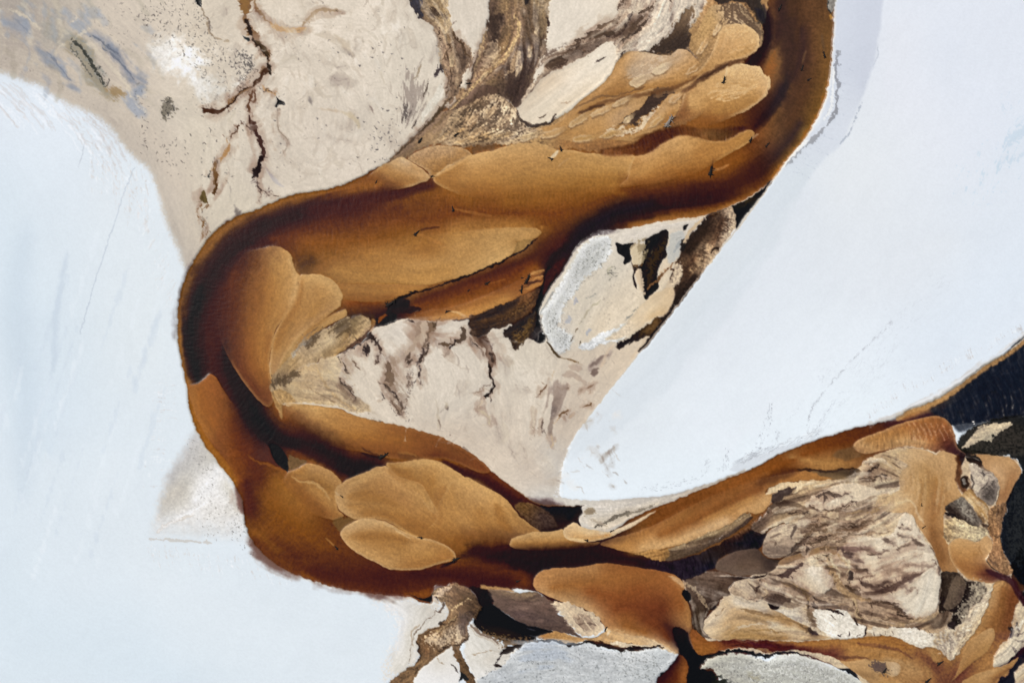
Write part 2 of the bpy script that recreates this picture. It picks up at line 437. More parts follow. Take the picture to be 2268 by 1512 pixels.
# pale crust and speckled ground round (480,130)
fill([340,110,370,95,400,105,420,130,440,160,470,180,520,195,540,205,500,215,450,215,430,200,400,160,350,140], col='f0edea', soft=46, rag=3, med=10, rough=.22, nz='clump', a=.75, gr=.03)
fill([400,120,440,125,450,160,430,170,400,150], col='f8f7f6', soft=40, rag=4, med=8, rough=.3, nz='clump', a=.8)
specks([420,0,440,5,470,60,520,110,560,140,545,200,470,190,400,130,340,80,300,30,350,10], 330, '4e4a43', size=(1,2.2), seed=8, curl=.3, a=.8)
specks([500,115,560,125,565,165,535,200,520,150], 90, '3f3d38', size=(1.2,2.4), seed=9, curl=.3)
specks([520,110,555,120,560,150,550,170,535,130], 60, '4a4842', size=(1.2,2.6), seed=19, curl=.3)
specks([230,0,420,0,420,60,300,120,200,40], 120, '6f685e', size=(1,2), seed=10, a=.6)
specks([400,215,560,180,560,250,450,260], 60, '5a564d', size=(1,2), seed=11, curl=.5, a=.6)
specks([330,300,470,280,560,300,500,420,440,520,430,400], 60, '5b574e', size=(1.2,2.4), seed=12, curl=.4)
# black pool at the top edge and thread below
fill([432,-20,434,5,440,12,447,18,449,10,446,0,448,-20], col='0f1a20', soft=2, name='pool', info=dict(kind='structure'), hset=.35, wet=1)
veins([('6b5f50',4,447,18,452,32,462,45,464,60,470,80,482,88), ('a8957b',4,447,20,460,48,466,75,490,90,510,92)], rough=.5, a=.8)
# main vein from the top edge
fill([529,-20,531,10,538,35,545,60,550,82,560,85,570,105,582,120,592,135,594,150,596,165,590,150,580,150,575,165,570,178,560,192,575,182,590,160,598,135,600,118,592,108,583,100,575,82,562,70,553,55,550,35,556,10,560,-20], col='7d5c3a', soft=3, rag=2.5, rough=.35, nz='fine', h=-.1, a=.95)
fill([529,-20,531,10,538,35,545,60,550,82,556,80,552,60,548,40,550,10,558,-20], col='96703f', soft=5, rag=2, rough=.6, a=.7)
fveins([('2c2119',8,545,40,551,62,556,80,560,84), ('35291d',6,560,84,575,105,588,120,595,135), ('4a3a24',9,570,92,585,110,597,125), ('2f2519',9,594,140,598,155,602,166), ('4b321f',10,594,152,580,168,570,182,560,192),
       ('3a2719',7,562,190,550,198,535,205,522,218,510,232,500,243), ('4a2f1c',10,503,240,490,247,470,250,455,246,446,240), ('8d6a45',4,505,235,520,215,540,203,556,196)], rough=.4, rag=2, h=-.1)
fill([537,78,545,84,553,86,556,92,550,95,544,88], col='232a2c', soft=2, rag=1)
fveins([('7a5535',5,568,10,566,18,575,32,583,35),('93744f',4,563,0,572,22,590,45,600,55), ('c29c6e',12,600,50,612,62,630,68,655,68,680,66), ('4d443a',3,575,0,580,14), ('6d5b45',3,660,68,680,68),
       ('a38a6a',7,668,62,676,50,690,38,700,28,715,22,735,24,755,28), ('4a4238',3,745,26,758,32)], rough=.4, a=.8)
fveins([('6a4a33',7,560,200,556,215,552,235,552,250), ('6c4c35',4,562,200,568,215,565,228,558,220), ('4a3228',10,552,255,558,272,562,285,572,300,580,320,584,345,582,362), ('4f3527',14,556,265,562,280,568,290),
       ('20130f',12,582,345,576,362,570,380,566,395), ('1d1210',15,575,365,568,382,563,392), ('3f2c22',3,565,392,572,410,580,420,600,432,620,436), ('55443a',2,572,408,578,430,574,445), ('5b4638',4,540,272,552,282,562,290), ('4a3a30',2,590,420,606,428)], rough=.35, rag=2.4, h=-.1)
fveins([('5a3d26',4,532,275,525,290,515,300,508,312), ('b48b5c',7,508,315,506,330,498,345,488,358), ('34322e',5,488,362,480,360), ('735331',10,480,358,478,370,478,385,480,400,476,418,474,430), ('7c5f3c',14,478,370,480,380), ('5a3f22',6,482,395,480,412,474,430),
       ('3a3a36',4,455,392,463,390,468,382), ('b29063',4,470,380,476,372), ('6b5a34',14,450,420,452,440,460,450), ('5a4a2a',12,447,432,450,445), ('7b5a35',5,462,448,460,462), ('8a6a45',3,445,450,440,475,450,490,447,530), ('907456',2.5,452,500,462,515,455,530), ('a0907c',2,450,480,460,505,470,515)], rough=.5, rag=2.4, h=-.06)
# hair fine threads and cloudy mottling
def threads(x0, x1, y0, y1, n, seed, keep, cols=('ab9a8b', 'b7a797', '8d7d70', 'efe4d8'), a=.5):
    rs = np.random.RandomState(seed)
    for k in range(n):
        x = rs.uniform(x0, x1); y = rs.uniform(y0, y1)
        if not keep(x, y): continue
        th = 1.0 + .9 * math.sin(x / 95. + seed) + .7 * math.cos(y / 80.); P = [x, y]; L = rs.uniform(5, 16)
        for q in range(rs.randint(2, 6)):
            th += rs.normal(0, .4); x += L * math.cos(th); y += L * math.sin(th); P += [x, y]
        c = cols[rs.randint(0, len(cols))]; line(P, c, w=rs.uniform(1.1, 2.6), soft=1.8, rag=1.5, rough=.45, nz='long', a=a * rs.uniform(.3, .8))
        if k % 4 == 0: line(P, c, w=rs.uniform(8, 22), soft=14, rag=3, med=4, rough=.25, nz='long', a=.22)
threads(440, 980, -20, 420, 330, 61, lambda x, y: y < 440 - (x - 560) * .42)
# black pool in the beige mud
fill([612,213,618,220,622,222,630,226,633,234,626,233,618,232,614,240,610,236,613,230,615,224], col='15130f', soft=1.5, rag=.6, name='pool', wet=1, hset=.35)
fveins([('c39a6b',5,583,190,592,203,605,206,612,214), ('4b443a',2,585,203,600,204,611,210), ('9a8a76',3,617,240,616,255,614,275,620,295,632,305,638,318,630,335,622,345), ('6d5f50',2,614,242,618,248)], rough=.3, a=.8)
# soft flow marks in beige mud
veins([('c7b7a6',14,700,75,730,80,750,95,762,110), ('c2b09b',12,745,75,758,90,765,105,778,120), ('93877b',5,745,103,760,112,775,122), ('cbbdac',8,620,140,650,130,675,140), ('c9bbab',8,690,170,700,195,715,210,740,215),
       ('b7a997',5,685,200,697,212,701,222), ('5d564e',4,690,215,699,226,701,233), ('c0a689',6,702,240,730,246,755,250), ('cdb99a',6,755,250,775,260,790,272,800,290), ('c9baa8',10,610,260,620,280), ('cbbdae',10,640,260,670,290),
       ('d0c2b3',10,600,60,650,62), ('c6b9aa',4,680,60,675,85,670,95), ('c9bcad',4,690,110,700,125), ('d0c3b4',8,800,60,830,90), ('a39685',3,795,68,800,90), ('b7a999',2.5,848,0,850,10), ('c9bba8',3,840,150,848,175,850,185), ('a4a5ac',7,828,140,835,152),
       ('c9bba9',10,830,280,850,310), ('cdbfb0',8,720,330,740,350,750,370), ('cfc2b3',12,600,340,620,380), ('ccbfb0',10,680,380,720,400), ('5f4b3f',2,827,243,840,257), ('cabcac',5,505,300,495,280,510,255), ('b9b3b6',4,585,372,600,400,620,415),
       ('c8bba8',5,520,250,515,270,530,275), ('534c45',2,507,415,515,450,525,475), ('8a8378',2.5,640,250,630,300)], soft=7, rough=.25, nz='long', med=5, a=.6)
for k in range(60):
    rs = np.random.RandomState(300 + k); x = rs.uniform(600, 900); y = rs.uniform(20, 400)
    if y > 420 - (x - 600) * .45: continue
    th = 0.6 + .8 * math.sin(x / 90.) + .5 * math.cos(y / 70.); L = rs.uniform(18, 50)
    line([x, y, x + L * .5 * math.cos(th), y + L * .5 * math.sin(th), x + L * math.cos(th + .4), y + L * math.sin(th + .4)], 'ccbdae' if k % 3 else 'ece1d6', w=rs.uniform(3, 9), soft=5, rough=.3, nz='long', a=.45, med=3)
for (x, y) in [(830,283),(856,243),(875,241),(889,128),(845,115),(822,105),(866,118),(898,152),(793,145),(878,215),(866,262),(831,330),(812,352),(826,357),(855,245),(790,260),(805,268),(845,240),(700,262),(605,265),(830,330),(840,305),(850,320),(790,345),(620,318),(745,115),(820,125)]:
    line([x, y, x + 3, y + 3, x + 6, y + 1], '3f3c3a', w=2.6, a=.85)
specks([640,30,880,30,900,180,880,330,640,420,600,300], 80, '57504a', size=(1,1.9), seed=13, curl=.4, a=.7)
specks([820,290,880,270,880,330,820,380], 40, '4a4744', size=(1,2.2), seed=14, curl=.4)
# frayed white/grey strokes where the white flat meets mud (upper left, left of the bend)
for k in range(70):
    rs = np.random.RandomState(500 + k); t = rs.rand(); x = -20 + 260 * t + rs.normal(0, 14); y = 175 + 110 * t * t + rs.uniform(0, 60)
    line([x, y, x + 30, y + 26, x + 55, y + 55 + 20 * t], 'cfcac8' if k % 2 else 'f2f5fa', w=rs.uniform(2, 5), a=.42, rough=.45, soft=3)
for k in range(60):
    rs = np.random.RandomState(700 + k); x = rs.uniform(200, 330); y = 290 + (x - 200) * .75 + rs.uniform(0, 70)
    line([x, y, x + 8 - rs.uniform(0, 14), y + 50 + rs.uniform(0, 40)], 'd3cdc9' if k % 2 else 'f3f6fa', w=rs.uniform(2, 4.5), a=.42, rough=.45, soft=3)
for k in range(50):
    rs = np.random.RandomState(900 + k); x = rs.uniform(300, 395); y = 400 + (x - 300) * 2.4 + rs.uniform(-20, 60)
    line([x, y, x - 18, y + 26], 'd6d2cf' if k % 2 else 'f1f4f7', w=rs.uniform(1.3, 3), a=.35, rough=.5, soft=2.5)
line([190,312,182,345,176,370], 'b5bac3', w=2, a=.7); line([300,372,285,402,262,470,240,540,215,610,195,680,178,740], 'b3bdca', w=2.2, a=.6, taper=False)
line([150,560,125,700,120,820], 'c3cfdc', w=14, soft=12, a=.5); line([60,500,40,700,60,900,50,1100], 'c9d6e2', w=60, soft=50, a=.4)
for k in range(36):
    rs = np.random.RandomState(5100 + k); x = rs.uniform(-60, 380); y = rs.uniform(500, 1100); line([x, y, x - 30, y + 90, x - 66, y + 200], 'cbd6e2' if k % 2 else 'e9f0f6', w=rs.uniform(3, 10), soft=7, rough=.4, nz='long', a=.3)
# white crust patch left of the lower bend
fill([455,975,480,1015,505,1050,528,1085,540,1120,545,1190,560,1220,540,1202,470,1198,400,1196,350,1190,335,1180,365,1090,385,1030,415,985,435,950], soft=26, rag=2, med=4, rough=.12, nz='grain', gr=.03, lic=.02, fade=(450,1120,440,1222), S=[
 ('c3c0be',380,1060,400,1000,440,960), ('cdc7c1',460,1000,470,1020), ('cbc3ba', 370,1100,400,1080), ('f0eeec',430,1110,470,1070,480,1040), ('ece8e4',400,1140,440,1130,500,1100), ('dbd4cc',500,1170,440,1180,360,1185), ('e6e1dc',520,1150,480,1140), ('e0dad2', 500,1070,520,1100)], name='mud_flat')
veins([('d9cdc4',8,345,1180,380,1155,430,1140), ('f6f5f4',6,350,1175,390,1150,460,1110), ('c4bab0',5,330,1192,400,1196,470,1200)], rough=.5, a=.6)
specks([440,1080,520,1090,535,1180,450,1190], 110, '6f6a62', size=(.9,1.7), seed=15, a=.7)
specks([505,1160,545,1150,570,1210,550,1230,520,1190], 70, '4d4a45', size=(.9,1.8), seed=16, a=.7)
specks([415,960,450,1000,480,1050,460,1060,420,1000], 50, '6f6a62', size=(.9,1.7), seed=17, a=.7)
for k in range(60):
    rs = np.random.RandomState(1100 + k); y = 830 + 250 * rs.rand(); x = 352 - (y - 860) * .12 + rs.uniform(-12, 12); L = rs.uniform(14, 44)
    line([x, y, x + L, y + L * .03], 'cfcbca' if k % 2 else 'f4f6f9', w=rs.uniform(1.2, 3), a=.5, rough=.4)
for k in range(90):
    rs = np.random.RandomState(1300 + k); x = rs.uniform(320, 640); y = 1195 + (x - 320) * .16 + rs.uniform(0, 20); L = rs.uniform(12, 46)
    line([x, y, x + L * .25, y + L], 'd2cdc9' if k % 2 else 'f3f5f9', w=rs.uniform(1.2, 3), a=.45, rough=.4)
# pale mud south of the river, lower left
fill([830,1312,900,1318,955,1333,985,1340,1000,1350,980,1390,950,1410,930,1440,925,1470,890,1500,850,1512,800,1700,760,1750,850,1512,862,1440,880,1400,880,1360,850,1340], soft=22, rag=4, med=4, rough=.4, nz='grain', name='mud_flat', lic=.02, gr=.01, S=[
 ('e8e6e4',850,1330,890,1370,880,1420), ('d8cfc6',940,1340,960,1350), ('e3dcd4',900,1400,905,1450,880,1500)])
veins([('7d6a55',2.5,965,1345,960,1362,945,1370,935,1385,925,1395,915,1412,910,1440,905,1470), ('5c4a38',5,975,1330,985,1340,975,1352,966,1352), ('b7a48e',4,915,1430,912,1400,930,1380)], rough=.3, a=.85)
fill([1050,1375,1067,1398,1088,1408,1110,1425,1125,1436,1141,1440,1162,1425,1175,1430,1150,1512,1150,1700,1050,1700,1050,1512,1030,1460,1030,1420,1040,1385], soft=5, rag=2, name='mud_flat', lic=.02, gr=.01, S=[
 ('e2dcd5',1060,1400,1080,1440), ('dcd3ca',1110,1430,1080,1460), ('e6e2dd',1060,1490,1090,1512)])
fill([925,1470,960,1455,985,1440,1001,1430,1012,1470,1018,1500,1010,1700,900,1700], soft=5, rag=2, name='mud_flat', S=[('e4ddd6',970,1470,990,1450),('eceae8',980,1512,940,1512)], gr=.015)

fill([1834,-30,1838,-30,1852,-30,1850,0,1848,20,1845,30,1838,28,1835,10], col='8f8a80', soft=3, rag=1.5, gr=.06, name='mud_flat')
# ================================================================ beige mud inside the meander (painted before the river)
fill([780,700,900,680,1060,690,1300,500,1400,480,1600,440,1700,400,1719,384,1705,402,1653,477,1626,509,1594,551,1547,612,1494,681,1467,716,1441,747,1415,780,1388,814,1335,880,1282,949,1263,985,1250,1015,1243,1050,1239,1080,1241,1098,1262,1104,1323,1107,1403,1102,1479,1095,1560,1072,1620,1052,1650,1040,1600,1100,1300,1200,1100,1150,700,930,560,900,560,750], soft=3.5, rag=1, name='mud_flat', lic=.018, gr=.012, mot=.02, bmp=.3, hset=.6, S=[
 ('e2d6cb-e5d8cb',880,730,930,760,950,800), ('ddcfc0-e0d1c2',780,800,830,860,900,920), ('e3d6c9',1000,780,1050,850,1000,900), ('e4d8cb-e0d2c4',1150,830,1200,880,1180,960), ('d9c9b8-d3c2b2-cdbdae',1300,800,1280,880,1240,960), ('d9c8b8-d8c8b9',1000,960,1060,990,1120,1040), ('d2c2b4-d5c6b9',1180,1020,1200,1060), ('cfc4ba-d6cdc6',1215,1000,1235,1040), ('dcd5cf-d6cec6',1190,1100,1230,1110,1300,1112), ('cdc3ba',1350,1112,1450,1105,1550,1075), ('dac8b5',1420,760,1380,810), ('e1d4c8',1400,520,1480,500), ('e2d5c6',1150,780,1180,770), ('d4bda4',1700,410,1640,500,1560,590,1480,690,1400,790)])
flow(900,720,940,800,960,900,940,960); flow(1050,760,1090,850,1100,950); flow(1300,790,1260,860,1240,950,1235,1000); flow(780,780,820,840,860,900); flow(1380,800,1300,880,1200,1000,1120,1050)
flow(1700,420,1600,540,1500,670,1400,780)
# ================================================================ upper delta (between mud and river), painted on the beige mud
def bar(key, label, flat, S=None, col=None, rise=.35, **kw):
    kw.setdefault('lic', .022); kw.setdefault('gr', .03); kw.setdefault('soft', 2.4); kw.setdefault('rag', .6); kw.setdefault('wet', .55); kw.setdefault('rip', .0); kw.setdefault('bmp', .25)
    fill(flat, col=col, S=S, name=key, info=dict(base='sandbar', label=label, cat='sandbar', group='sandbars in the brown river'), hset=.12 + rise * .6, **kw)
RB = dict(name='river', info=dict(kind='structure'), wet=1, hset=0.0)
# the brown river, one sheet ---------------------------------------------------
RIV = [1700,-200,1700,-20,1695,40,1660,30,1560,0,1530,60,1400,150,1330,200,1250,255,1180,285,1120,300,1000,240,960,262,932,290,906,312,879,338,855,361,837,371,803,390,776,403,750,413,697,424,657,429,617,443,570,464,525,479,485,504,459,532,432,572,419,597,406,630,398,662,394,705,394,750,396,770,406,819,414,855,419,898,432,943,451,980,474,1012,498,1042,519,1070,530,1092,539,1116,540,1146,551,1183,574,1215,609,1246,648,1268,701,1288,767,1304,834,1315,900,1320,931,1330,957,1334,
 962,1300,985,1296,1020,1296,1042,1302,1060,1330,1067,1345,1095,1335,1085,1308,1180,1306,1230,1340,1330,1380,1345,1400,1300,1420,1400,1440,1470,1436,1500,1450,1480,1478,1462,1500,1450,1700,1590,1700,1590,1500,1575,1460,1660,1448,1745,1450,1800,1458,1850,1475,1910,1505,1990,1700,2268,1700,2268,1240,2235,1250,2216,1180,2230,1120,2255,1050,2225,1010,2130,990,2115,965,2107,943,2268,920,2500,850,2500,560,2268,745,2237,774,2210,793,2171,814,2144,835,2112,859,2078,882,2044,896,2017,904,1993,922,1954,934,1895,947,1827,967,1774,986,1721,1008,1670,1036,1651,1044,1612,1059,1559,1081,1506,1102,1453,1123,1400,1146,1350,1178,1300,1180,1283,1151,1291,1132,1294,1119,1257,1120,1212,1120,1186,1114,1165,1100,1125,1071,1086,1041,1054,1010,1015,986,975,967,935,955,879,941,826,930,779,917,747,904,694,898,628,896,600,860,600,800,694,803,747,787,800,761,829,727,861,718,879,711,906,706,948,710,990,710,1038,704,1120,710,1184,756,1207,748,1196,720,1195,691,1203,667,1216,644,1237,615,1256,588,1266,567,1280,546,1293,533,1314,519,1335,511,1362,509,1415,502,1467,490,1520,483,1563,477,1586,469,1626,453,1666,432,1695,412,1713,395,1750,346,1784,305,1810,259,1826,225,1837,172,1841,132,1845,79,1847,34,1848,-20,1848,-200]
fill(RIV, soft=2.5, rag=1.2, rimout=('d8cdbd', .35), rimw=7, lic=.022, gr=.035, mot=.03, rip=.04, bmp=.2, S=[
 # right channel, top
 ('59351f-5a3521-6a4124',1760,-60,1765,60,1760,140,1745,200), ('6d4226',1800,-60,1800,60,1805,140), ('7a4c28-74481f',1832,60,1828,140,1815,220,1790,280), ('4b2c22-48291f',1735,-40,1728,50,1720,80), ('4a2b22',1775,60,1778,110,1765,150,1745,190,1725,230),
 ('9c6536-a56d3a-8e5a30',1712,20,1714,80,1706,120,1700,150,1703,190), ('7a4a28',1716,-40,1714,10), ('2f1c20-2c1a1c-35201d',1697,20,1700,70,1696,100,1685,125,1668,140), ('3e2521-3a2220-4a2c22',1735,185,1718,225,1700,255,1682,275,1668,285),
 ('7a4c2b-8a5730',1730,225,1712,262,1690,290,1675,302), ('623a22',1790,190,1770,240,1750,280), ('4a2d24-432823',1775,270,1750,310,1715,350,1690,375), ('472c22-3d2620-50301f',1712,350,1690,380,1660,400), ('6f4423',1770,310,1735,352,1700,392,1670,418), ('a06c30',1838,180,1822,232,1800,272,1775,313,1742,350,1712,390),
 # main channel
 ('8a5628-8f5a2a',1640,352,1600,372,1560,380,1500,388), ('a36d35-a8733a',1560,350,1480,372,1420,385), ('5e3822-5b3620',1640,395,1580,405,1520,412,1450,425,1400,435), ('6b4122-6a3f22',1680,428,1630,443,1590,455,1540,463,1480,470,1430,480,1370,492), ('9c6a35', 1680,424, 1620,450,1560,474,1480,484,1400,500),
 ('3d2522-2f2022-25202a-22202a-222028',1620,420,1540,438,1480,448,1430,458,1380,470,1340,482,1310,500,1285,520), ('70431f-7a4a22',1400,415,1340,440,1290,465,1230,490,1180,505), ('8a5a2a-93602b',1380,425,1300,430,1200,445,1120,450),
 ('a06f36-9e6b33',1360,405,1260,412,1150,412,1060,410,985,402), ('96622c-8a5728-7d4c24',1040,440,1000,430,960,425,900,440,850,450), ('7b4823-7a4722-84502a',1250,470,1150,475,1050,470,980,480,900,490,820,500), ('4f2d22-472822-46271f',960,412,900,424,840,432,780,445,700,460), ('381f20-2e1b22-2a1a22',780,440,720,452,660,468,600,490,570,500),
 ('9a6430-8a5628',845,405,800,418,750,426,700,436), ('94602a-9b6832-a26f35',720,428,660,440,600,456,560,476,520,497,480,530,450,570,425,610), ('6e4125-683b22',900,470,800,490,720,500,640,520,600,530), ('8d5a28-8a5527',900,510,820,530,740,535,680,535),
 ('341e22-2f1c22-241a24-1f1b26-1d1a22',660,480,590,505,530,540,490,575,450,630,430,680,424,740,430,800,438,842), ('2b1b22',560,535,520,560,480,600,460,640), ('4a2a20-4e2c1f',600,537,560,548,530,565,500,595), ('a06d31-a9763a-a8743a',424,608,410,640,402,680,399,740,401,780,410,830,416,850),
 ('a8763a-ac7a40-ad7b42',1200,500,1120,510,1060,515,1000,505), ('b98a4f-bd8f55',1140,520,1120,540,1060,560,980,585), ('b5843f-b78644',1060,530,980,545,900,560,830,575), ('b17f44',1000,605,900,620,800,618,750,610), ('a5723a-a06b33',880,540,800,555,740,570,690,600), ('5a3c20-60401f',690,572,672,590,700,580), ('8a5d2d',720,560,760,568),
 # inner side of the bend
 ('6a3d22-5e3420-4d2b20-3a2120',520,600,495,680,500,760,540,830,580,900), ('55301f-45281e',480,660,460,740,470,800), ('36201f-2a1a20-1e1a22-1d1a22-24181c-2e1a1a',490,780,510,830,545,880,575,925,600,955,620,975,660,985), ('8a5a2c-7d4c28',570,800,590,850,612,905,625,925),
 ('3b211d-32201c-2b1a1a-2a1818',640,965,690,985,740,1008,790,1030,850,1042), ('7a4526-6a3c22-5a3220',640,990,680,1000,720,1020,740,1035), ('9c6530-7b4a26',690,1018,720,1035,740,1048),
 # below, left reach
 ('a06a2c-a46d2e',432,870,428,910,445,960,470,1000,500,1035,522,1070,536,1100), ('a2652c-9d602a-8a5227',445,870,460,920,480,960), ('7d4624-6e3d22-60361f',500,930,530,980,560,1030,575,1060), ('512c1f-4f2b20-4a2a20',545,1060,550,1100,556,1130), ('8a5028',510,1000,525,1040,535,1075),
 ('9e6a30-9c6c35-9a6834',610,1060,640,1100,690,1130), ('885728-82501f-7e4d24',590,1100,620,1150,680,1190,720,1210), ('8a5827-96622e',560,1180,600,1225,650,1255), ('6a3f24-643b23',600,1190,660,1230,730,1240,800,1245), ('8c5626-8a5226',650,1263,720,1287,780,1300,850,1312), ('55301f-4b2a20-43261f',680,1262,760,1280,840,1290,900,1292),
 ('9c5f2b-8b5025',890,1308,920,1312,960,1290,1000,1288), ('5a3220-4a2a20-3c2320-38201f',800,1262,900,1268,1000,1275,1080,1282,1130,1285), ('6f4024-6e4024',880,1262,980,1258,1060,1262,1100,1268), ('8a5c2e',960,1120,1000,1200,1060,1200), ('70441f-643b22-442720',1040,1215,1100,1212,1130,1205), 
 ('382120-2b1b20-221820',1080,1232,1130,1235,1170,1240,1200,1250), ('341f1c-2c1b1f-2e1c1c-321e1c',1140,1222,1200,1225,1280,1225,1350,1232), ('30201f-2b1c20-251c26-201d28',1330,1232,1400,1238,1460,1248,1500,1254), ('6a3d22',1120,1262,1150,1275,1165,1290),
 ('a16a32-935c28-7a4a26',900,975,960,1000,1020,1030,1060,1050), ('7d4822-6e3e1e-6b3d1e-5e351c',1000,985,1060,1020,1120,1075,1160,1105,1200,1120), ('3c2018-40221a-3a2018-2a1a16',980,1020,1030,1045,1080,1075,1120,1095,1160,1112,1220,1124,1270,1124), ('8b5a2a-6a4022',870,1000,830,990,780,1000),
 ('201a1b-1b1c20-1a1c20',1240,1128,1280,1128,1250,1150,1220,1145), ('5a4028-4a3626-3a2c22',1150,1118,1180,1135,1210,1155,1230,1170),
 # channel 2
 ('26202a-2c1c22-35201e',1290,522,1260,545,1230,575,1215,610,1205,640), ('4c2a1f-50301f-55301f-5a331f-54301f',1260,532,1200,558,1140,585,1060,615,980,645,920,668), ('6b3c20-7a4722',1180,580,1120,610,1040,640,960,670,920,680), ('8c5528-9a6230',1190,590,1140,640,1080,662,1000,680), ('4a2a1c-452619',1220,610,1200,640,1190,660),
 ('2a1a1a-241718',900,672,870,690,850,705), ('8a4f28-8a5028',770,672,800,668,840,668), ('a8773c-aa7a42',750,645,800,655,860,650,920,638), ('1d1a20-17171b',1200,650,1190,690,1190,740), ('3a2a1e-40301f-3c2c20',1060,715,1110,700,1160,690),
 # right reach
 ('7a4a24-82502a-7f4e28-8c5a30',1440,1170,1500,1128,1600,1085,1700,1045), ('a0703a-b27f48',1420,1200,1500,1160,1560,1140,1620,1100), ('9a6030-8b5428-7a4824-6a3e24-5a3626',1600,1085,1700,1040,1800,1000,1900,970,1990,948), ('4a2e2a-43292c-3a2a30',1960,942,2020,930,2060,915), ('a87440-c39a68',2000,925,2050,905,2100,880),
 ('1e1e26-1b1f28-1b2029-1c242e',2070,915,2130,890,2200,850,2268,800,2400,700), ('1c1f28-1e2129',2110,935,2180,910,2268,880,2400,830), ('6a3f2c',2090,895,2085,910), ('b0824c-a97c48',1750,1010,1800,1020,1860,1025), ('5a3822',1690,1075,1740,1050,1765,1040), ('9c6a34',1640,1095,1560,1140,1480,1190,1400,1220)
 ], **RB)
for v in [('33201f',60,720,452,640,478,570,505,520,537,475,590,447,640,432,700,428,760,436,810,446,850), ('17161d',30,445,640,428,700,424,750,430,800,440,845), ('48291f',70,490,660,488,740,505,820,540,900), ('1d181e',56,500,770,528,850,560,910,600,965,650,990), ('261a1c',40,620,975,690,998,750,1022,800,1045,850,1040), ('241a1c',46,760,1030,790,1045,830,1042),
 ('4d2a1e',44,900,430,820,445,740,458,680,470), ('20191f',40,1600,432,1520,448,1440,458,1370,480,1310,505,1280,528,1245,560), ('452a22',40,1700,345,1670,385,1610,415,1540,430,1460,445), ('33201f',24,1745,165,1728,215,1700,255,1678,283), ('2a191c',34,1697,10,1702,60,1696,95,1680,130,1664,146), ('43271f',40,1735,-60,1735,60,1750,120,1745,180),
 ('472820',50,900,1272,980,1280,1060,1285,1130,1290), ('2a1b1e',46,1040,1222,1110,1225,1180,1238,1260,1232,1350,1232), ('1f1a1f',30,1120,1240,1190,1258,1230,1240), ('5d321f',40,535,1070,545,1110,552,1140), ('56301f',44,690,1270,770,1288,850,1296,930,1300), ('3a2019',40,1000,1030,1060,1065,1110,1098,1160,1118,1230,1124), ('5f3620',44,560,1200,610,1240,680,1262)]:
    line(v[2:], v[0], w=v[1], soft=v[1] * .62, rag=2, med=5, rough=.12, nz='long', a=.72)
fill([2060,905,2100,882,2150,842,2200,805,2268,752,2500,600,2500,930,2268,918,2200,928,2130,955,2108,940,2085,925], col='1d2028', soft=10, rag=1, a=.8, rip=.1, rip2=1, bmp=.2, lic=.02, gr=.05, wet=1, name='dark_water', info=dict(kind='structure'))
flow(2060,915,2150,870,2268,790,2400,700); flow(2110,940,2200,915,2300,880)
# ---- upper delta: tan and dark veins
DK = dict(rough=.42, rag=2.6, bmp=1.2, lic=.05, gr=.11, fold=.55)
fill([1000,200,1010,225,960,262,932,290,906,312,879,338,855,361,900,350,950,322,990,322,1030,325,1130,320,1240,330,1400,340,1420,300,1530,270,1600,200,1690,60,1690,-60,1560,-60,1530,60,1400,140,1340,195,1250,255,1180,280,1150,280,1140,240,1090,205,1060,200], soft=5, rag=3, name='sand_shoal', info=dict(kind='structure'), hset=.3, lic=.04, gr=.05, wet=.3, bmp=.7, fold=.12, S=[
 ('a68a68-a78760',1000,240,960,280,920,320), ('8a7158-8c7358',960,262,930,295,890,335), ('b3946d-b5966e',1040,280,1000,300,960,320), ('9c8262-967b5b-8b7050',1060,310,1010,322,950,325,900,345), ('c8ab85-cfb592',1180,290,1140,305,1100,320), ('be9764-bd9560',1220,300,1200,312,1120,330), ('a3835c',1060,330,1100,335),
 ('c59d6b-bf945c',1240,290,1300,240,1340,210,1400,190), ('b88e58-b48648',1300,280,1350,260,1400,220), ('bd9058-b0824a',1240,300,1300,300,1360,290,1400,300), ('a57745-a07040',1250,320,1320,325,1380,330), ('a87b45-8a5f35',1420,300,1480,270,1520,250), ('b28a5a-b08555',1500,180,1560,120,1600,60), ('c09a6c-b08a5a',1550,0,1540,50,1500,90), ('b58a55-a87a48', 1580,170,1560,200,1500,230,1440,250)])
# vein V1
fill([903,-20,985,-20,993,20,1000,55,1012,85,1035,100,1045,125,1040,148,1028,160,1020,190,1012,205,1000,230,985,225,994,195,985,165,975,140,972,110,965,80,955,55,935,45,918,25], soft=3, name='sand_shoal', hset=.3, S=[
 ('7a6650-9a8060',915,0,925,35,950,50), ('a28a68-a5895f-8f7350',960,0,985,30,995,70,1000,90), ('c4ac90',960,70,980,100,975,130), ('a98d6d-ab8f70',990,110,995,150,1000,190,1000,215), ('b99f82',1010,110,1020,150)], **DK)
fill([900,-20,930,-20,932,10,938,30,935,45,926,35,915,20], col='333038', soft=4, rough=.6, rag=2); fill([955,20,975,25,985,40,970,40,955,35],col='4a3b2c',soft=6,rough=.9,rag=2)
fill([975,142,982,148,985,155,975,165,965,172,962,160,970,150],col='4d4340',soft=4,rough=.6,rag=2); fill([1010,90,1025,105,1040,118,1045,140,1030,152,1020,140,1012,120],col='6a5744',soft=8,rough=1.0,rag=2)
fveins([('4d3b28',3,996,60,1000,85,1010,110), ('4a3a2a',2.5,966,60,975,85,985,110), ('5c4833',3,985,118,1000,150,998,180), ('6a543c',5,990,160,996,190,985,220), ('5a4630',6,1000,70,1012,90,1040,130), ('564330',3,1000,90,990,120,1000,150)], rough=.6, rag=3, med=3)
